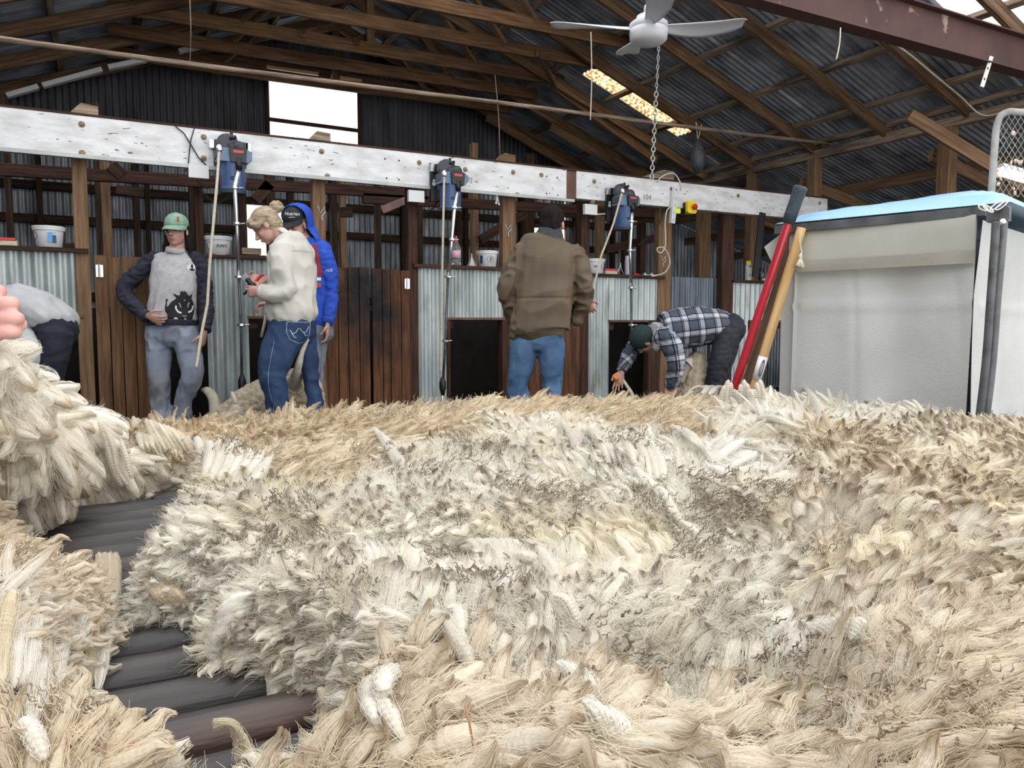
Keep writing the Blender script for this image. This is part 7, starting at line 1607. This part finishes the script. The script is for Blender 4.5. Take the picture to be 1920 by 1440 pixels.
for k in range(4): wpx([(1560+k*22, 752, .012), (1610+k*20, 762+k*3, .014), (1660+k*15, 780+k*3, .008)], .008, Mo)
# block of crimps standing on the far mound
for k in range(12):
    a = S(1352+k*7, 762, .0); worm([a, a+V((0, 0, .035))+CR*.002, a+V((0, 0, .07+.018*math.sin(k*1.3)))-CR*.004*(k-6)*.5], .0105, Mo, per=.0060, amp=.16, taper=(1, 1, 1.05, .9), name='crimped_staple')
for k in range(4): wpx([(1290+k*13, 742+k*2, .015), (1310+k*13, 734, .02), (1332+k*12, 740, .01)], .011, Mo)
# crimps on the near part of the main fleece
for k in range(8): wpx([(680+k*13, 1030+abs(k-3)*2, .014), (690+k*14, 1052, .012), (700+k*14, 1080, .004)], .007, M_, per=.0045)
for k in range(6): wpx([(880+k*14, 1028, .012), (900+k*12, 1050, .012), (925+k*10, 1075, .004)], .006, M_)
wpx([(955, 1058, .01), (985, 1065, .014), (1015, 1080, .012), (1048, 1100, .006)], .0085, M_); wpx([(1000, 1040, .01), (1022, 1070, .014), (1045, 1098, .006)], .007, M_)
# white rounded fan at the near gap
for k in range(11): wpx([(482-k*2, 1140+k*6, .015), (440-k*2.5, 1152+k*6.6, .016), (404-k*1+abs(k-5)*2.0, 1168+k*6, .006), (396+abs(k-5)*2.5, 1184+k*5, -.012)], .0085, M_, per=.0075, amp=.08, tip_c=(.90, .89, .88))
for k in range(9): wpx([(248+k*7, 1056+k*2, .003), (280+k*8, 1100+k*1, .004), (318+k*9, 1146-k*2, -.004)], .0048, M_, root_c=(.78, .68, .54), tip_c=(.80, .73, .6), per=.005)
wpx([(405, 1095, .012), (380, 1115, .014), (372, 1135, .008)], .011, M_, amp=.05); 

# front fleece: worms, locks
[wpx([(788+k*6, 1180-k*2, .014), (824+k*6, 1196-k, .018), (848+k*5, 1222, .016), (880+k*4, 1262, .006)], .0046, Fr, per=.004) for k in range(3)]; wpx([(838, 1185, .022), (858, 1195, .026), (866, 1212, .014)], .0055, Fr, amp=.10)
wpx([(716, 1275, .012), (700, 1310, .016), (694, 1348, .012), (712, 1378, .004)], .0062, Fr, per=.0042); wpx([(742, 1290, .014), (722, 1322, .018), (718, 1352, .014), (742, 1380, .006), (760, 1390, .0)], .0068, Fr, per=.0045)
for k in range(5): wpx([(1045+k*10, 1268+k*3, .012), (1062+k*9, 1280+k*3, .010), (1085+k*8, 1300+k*2, .004)], .0052, Fr, per=.0035)
for k in range(9): wpx([(1480+k*14, 1222-6*math.sin(k*.4)*2, .010), (1490+k*15, 1200-k*.6, .013), (1502+k*15, 1186+k*1.0, .008)], .0050, Fr, per=.0036)
for k in range(7): wpx([(1090+k*10, 1345+k*6, .010), (1108+k*10, 1362+k*5, .012), (1130+k*9, 1392+k*2, .004)], .0045, Fr, per=.0034)
for k in range(7): wpx([(598+k*16, 1300-k*10, .006), (610+k*14, 1330-k*8, .010), (606+k*13, 1378-k*6, .002)], .0055, Fr, root_c=(.78, .68, .54), tip_c=(.74, .62, .45), per=.0045)
wpx([(1020, 1140, .012), (1060, 1150, .014), (1088, 1180, .004)], .005, M_, per=.0036)
# left front fleece : long white crimped rows
for k in range(8):
    x_ = 8+k*27; wpx([(x_+18, 1120+random.randint(-20, 20), .010), (x_+8, 1180, .014), (x_-2, 1240, .014), (x_-10+random.randint(-6, 6), 1300, .004)], .0058, Le, root_c=(.90, .885, .85) if k % 3 else (.82, .74, .58), tip_c=(.85, .80, .70), per=.0040)
wpx([(85, 1210, .01), (78, 1270, .014), (72, 1330, .014), (60, 1370, .004)], .0062, Le, per=.004); [wpx([(186+k*10, 1045, .008), (190+k*9, 1075, .010), (192+k*8, 1110, .006), (198+k*6, 1140, .0)], .0055, Le, root_c=(.86, .79, .66), tip_c=(.80, .7, .54), per=.0042) for k in range(4)]
wpx([(45, 1370, .008), (62, 1400, .010), (85, 1436, .004)], .005, Le, per=.004)
g = None
# curl of wool standing over the near rollers
a = S(462, 1432, .0)
for k in range(3): worm([a+CR*(.005*(k-1)), a+V((-.003, .004, .018))+CR*(.003*(k-1)), a+V((-.010, .004, .034)), a+V((-.024, .0, .036+.003*k))], .0036, Fr, root_c=(.88, .81, .66), tip_c=(.80, .70, .5), taper=(1.6, 1.0, .5, .15), amp=.05)
# ---------------------------------------------------------------- lifted fleece on the left, held by the hand
pr_ = thing('fleece', tuple(P(60, 840, 1.4)), 'white fleece heaped at the left, lifted by the pink hand', 'fleece', 'shorn fleeces on the wool table')
g = G()
limb(g, [P(-25, 655, 1.0), P(-15, 720, 1.06), P(-5, 800, 1.2), P(20, 880, 1.35)], [(.022, .024), (.034, .04), (.07, .07), (.10, .09)], CR)
limb(g, [P(-60, 810, 1.35), P(55, 812, 1.5), P(135, 826, 1.58), P(188, 862, 1.6)], [(.11, .10), (.070, .08), (.050, .06), (.05, .045)], HF)
limb(g, [P(-40, 880, 1.45), P(70, 880, 1.55), P(160, 893, 1.58), P(240, 890, 1.62)], [(.10, .10), (.07, .10), (.055, .08), (.045, .05)], HF)
pm = fuse(g, .012, 'fleece_mass', wm_base, pr_, 3, lambda p, n_: .026*MN.noise(p*11)+.016*MN.noise(p*26)+.006*MN.noise(p*60))
mv = np.empty(len(pm.data.vertices)*3, np.float32); pm.data.vertices.foreach_get('co', mv); mv = mv.reshape(-1, 3).astype(float); mn = np.empty_like(mv, dtype=np.float32).ravel(); pm.data.vertices.foreach_get('normal', mn); mn = mn.reshape(-1, 3).astype(float)
colp = base_col('pile', mv[:, 0]*1.5+mv[:, 2]*2, mv[:, 1]*1.5+mv[:, 2]); a_ = pm.data.attributes.new('Col', 'FLOAT_COLOR', 'POINT'); a_.data.foreach_set('color', np.concatenate([colp, np.ones((len(colp), 1))], 1).astype(np.float32).ravel())
a_ = pm.data.attributes.new('luv', 'FLOAT_VECTOR', 'POINT'); a_.data.foreach_set('vector', (mv*420).astype(np.float32).ravel())
px, py, dp = proj(mv); keep = (px > -200) & (mv[:, 2] > TZ-.02) & ((mn*(nCAM-mv)).sum(1) > -.5*np.linalg.norm(nCAM-mv, axis=1)); ids = np.nonzero(keep)[0]
def pick(n): return rng.choice(ids, n)
idd = pick(1700); b = mv[idd]-mn[idd]*.012; fl0 = np.array([.30, .15, -.95]); fl = nz(fl0+(rng.random((len(b), 3))-.5)*.8); fl = nz(fl-mn[idd]*(fl*mn[idd]).sum(1, keepdims=True))
N_ = len(b); dk = (rng.random(N_) < .18)*.9; lockset('pile', pr_, b, mn[idd], fl, (.05+.055*rng.random(N_))*np.clip((1.5-b[:, 2])/.5, .45, 1), .010+.011*rng.random(N_), 1.15+.25*rng.random(N_), 1.55+.25*rng.random(N_), .001+.002*rng.random(N_), dk, fib=42, fr=.00034, S=7, core=.66, prf=(.8, 1.0, .95, .8, .5, .1), base_c=base_col('pile', b[:, 0]*1.5+b[:, 2]*2, b[:, 1]*1.5+b[:, 2]))
idd = pick(16000); fuzz(pr_, mv[idd], nz(mn[idd]+fl0*.6), colp[idd], .008+.026*rng.random(16000), .00020, .6)
wh = dict(root_c=(.90, .89, .86), tip_c=(.90, .88, .84))
for pl, r, d in (([(0, 660), (8, 690), (14, 720), (30, 748)], .020, 1.0), ([(18, 655), (20, 690), (28, 722), (42, 744)], .012, 1.03), ([(-20, 670), (-16, 720), (-4, 770)], .02, 1.02)):
    worm([P(a, b2, d+.0006*(b2-660)) for a, b2 in pl], r, pr_, per=.007, amp=.05, **wh)
for pl, r in (([(15, 805), (60, 832), (100, 852), (114, 880)], .010), ([(78, 775), (112, 790), (146, 812), (160, 842)], .010), ([(20, 866), (60, 892), (95, 912), (125, 918)], .011), ([(60, 850), (110, 872), (150, 905)], .011), ([(100, 846), (146, 866), (180, 892)], .009),
              ([(-10, 830), (30, 852), (62, 878)], .012), ([(150, 905), (185, 914), (215, 918), (240, 905)], .008), ([(40, 790), (78, 806), (112, 830)], .010), ([(30, 770), (56, 790), (76, 822)], .009), ([(10, 880), (42, 908), (70, 924)], .010)):
    worm([P(a, b2, 1.46+.0008*(a-60)) for a, b2 in pl], r, pr_, per=.007, amp=.035, **wh)
for pl, r in (([(184, 786), (200, 825), (212, 870), (230, 912)], .0078), ([(190, 792), (210, 832), (222, 880), (240, 910)], .006), ([(226, 824), (236, 855), (247, 898)], .0065)):
    worm([P(a, b2, 1.54) for a, b2 in pl], r, pr_, per=.006, amp=.09, root_c=(.86, .81, .71), tip_c=(.90, .88, .83))
# beige tufts at the left edge behind the gap and sprig of grass seed in the wool
for px_, py_ in ((20, 905), (60, 918), (38, 940)):
    a = S(px_, py_, .0); worm([a-CR*.03, a+V((0, 0, .012)), a+CR*.035], .016, Le, root_c=(.76, .67, .54), tip_c=(.72, .62, .47), amp=.04)
# bits of straw and burr
strw = mat('straw chaff', (.30, .15, .05), (.45, .27, .1), scale=30, rough=.7)
for px_, py_ in ((786, 958), (1050, 1012), (1148, 1018), (1062, 1016), (838, 960), (1210, 883), (1610, 800), (1618, 803), (1718, 812), (1540, 935), (1575, 1005), (460, 1080), (880, 1405), (1640, 980), (1690, 900), (730, 960)):
    a = S(px_, py_, .014); d = V((random.uniform(-1, 1), random.uniform(-1, 1), random.uniform(-.2, .6))).normalized(); L_ = random.uniform(.012, .03); g = G(); g.tube([a-d*L_*.5, a+V((0, 0, .002)), a+d*L_*.5], .0007, 5)
    tag(g.obj('straw_bit', strw), None, None); o = bpy.data.objects[-1] if False else None
for o in [o for o in bpy.data.objects if o.name.startswith('straw_bit')]:
    setp(o, M_)
# ================================================================= LIGHT
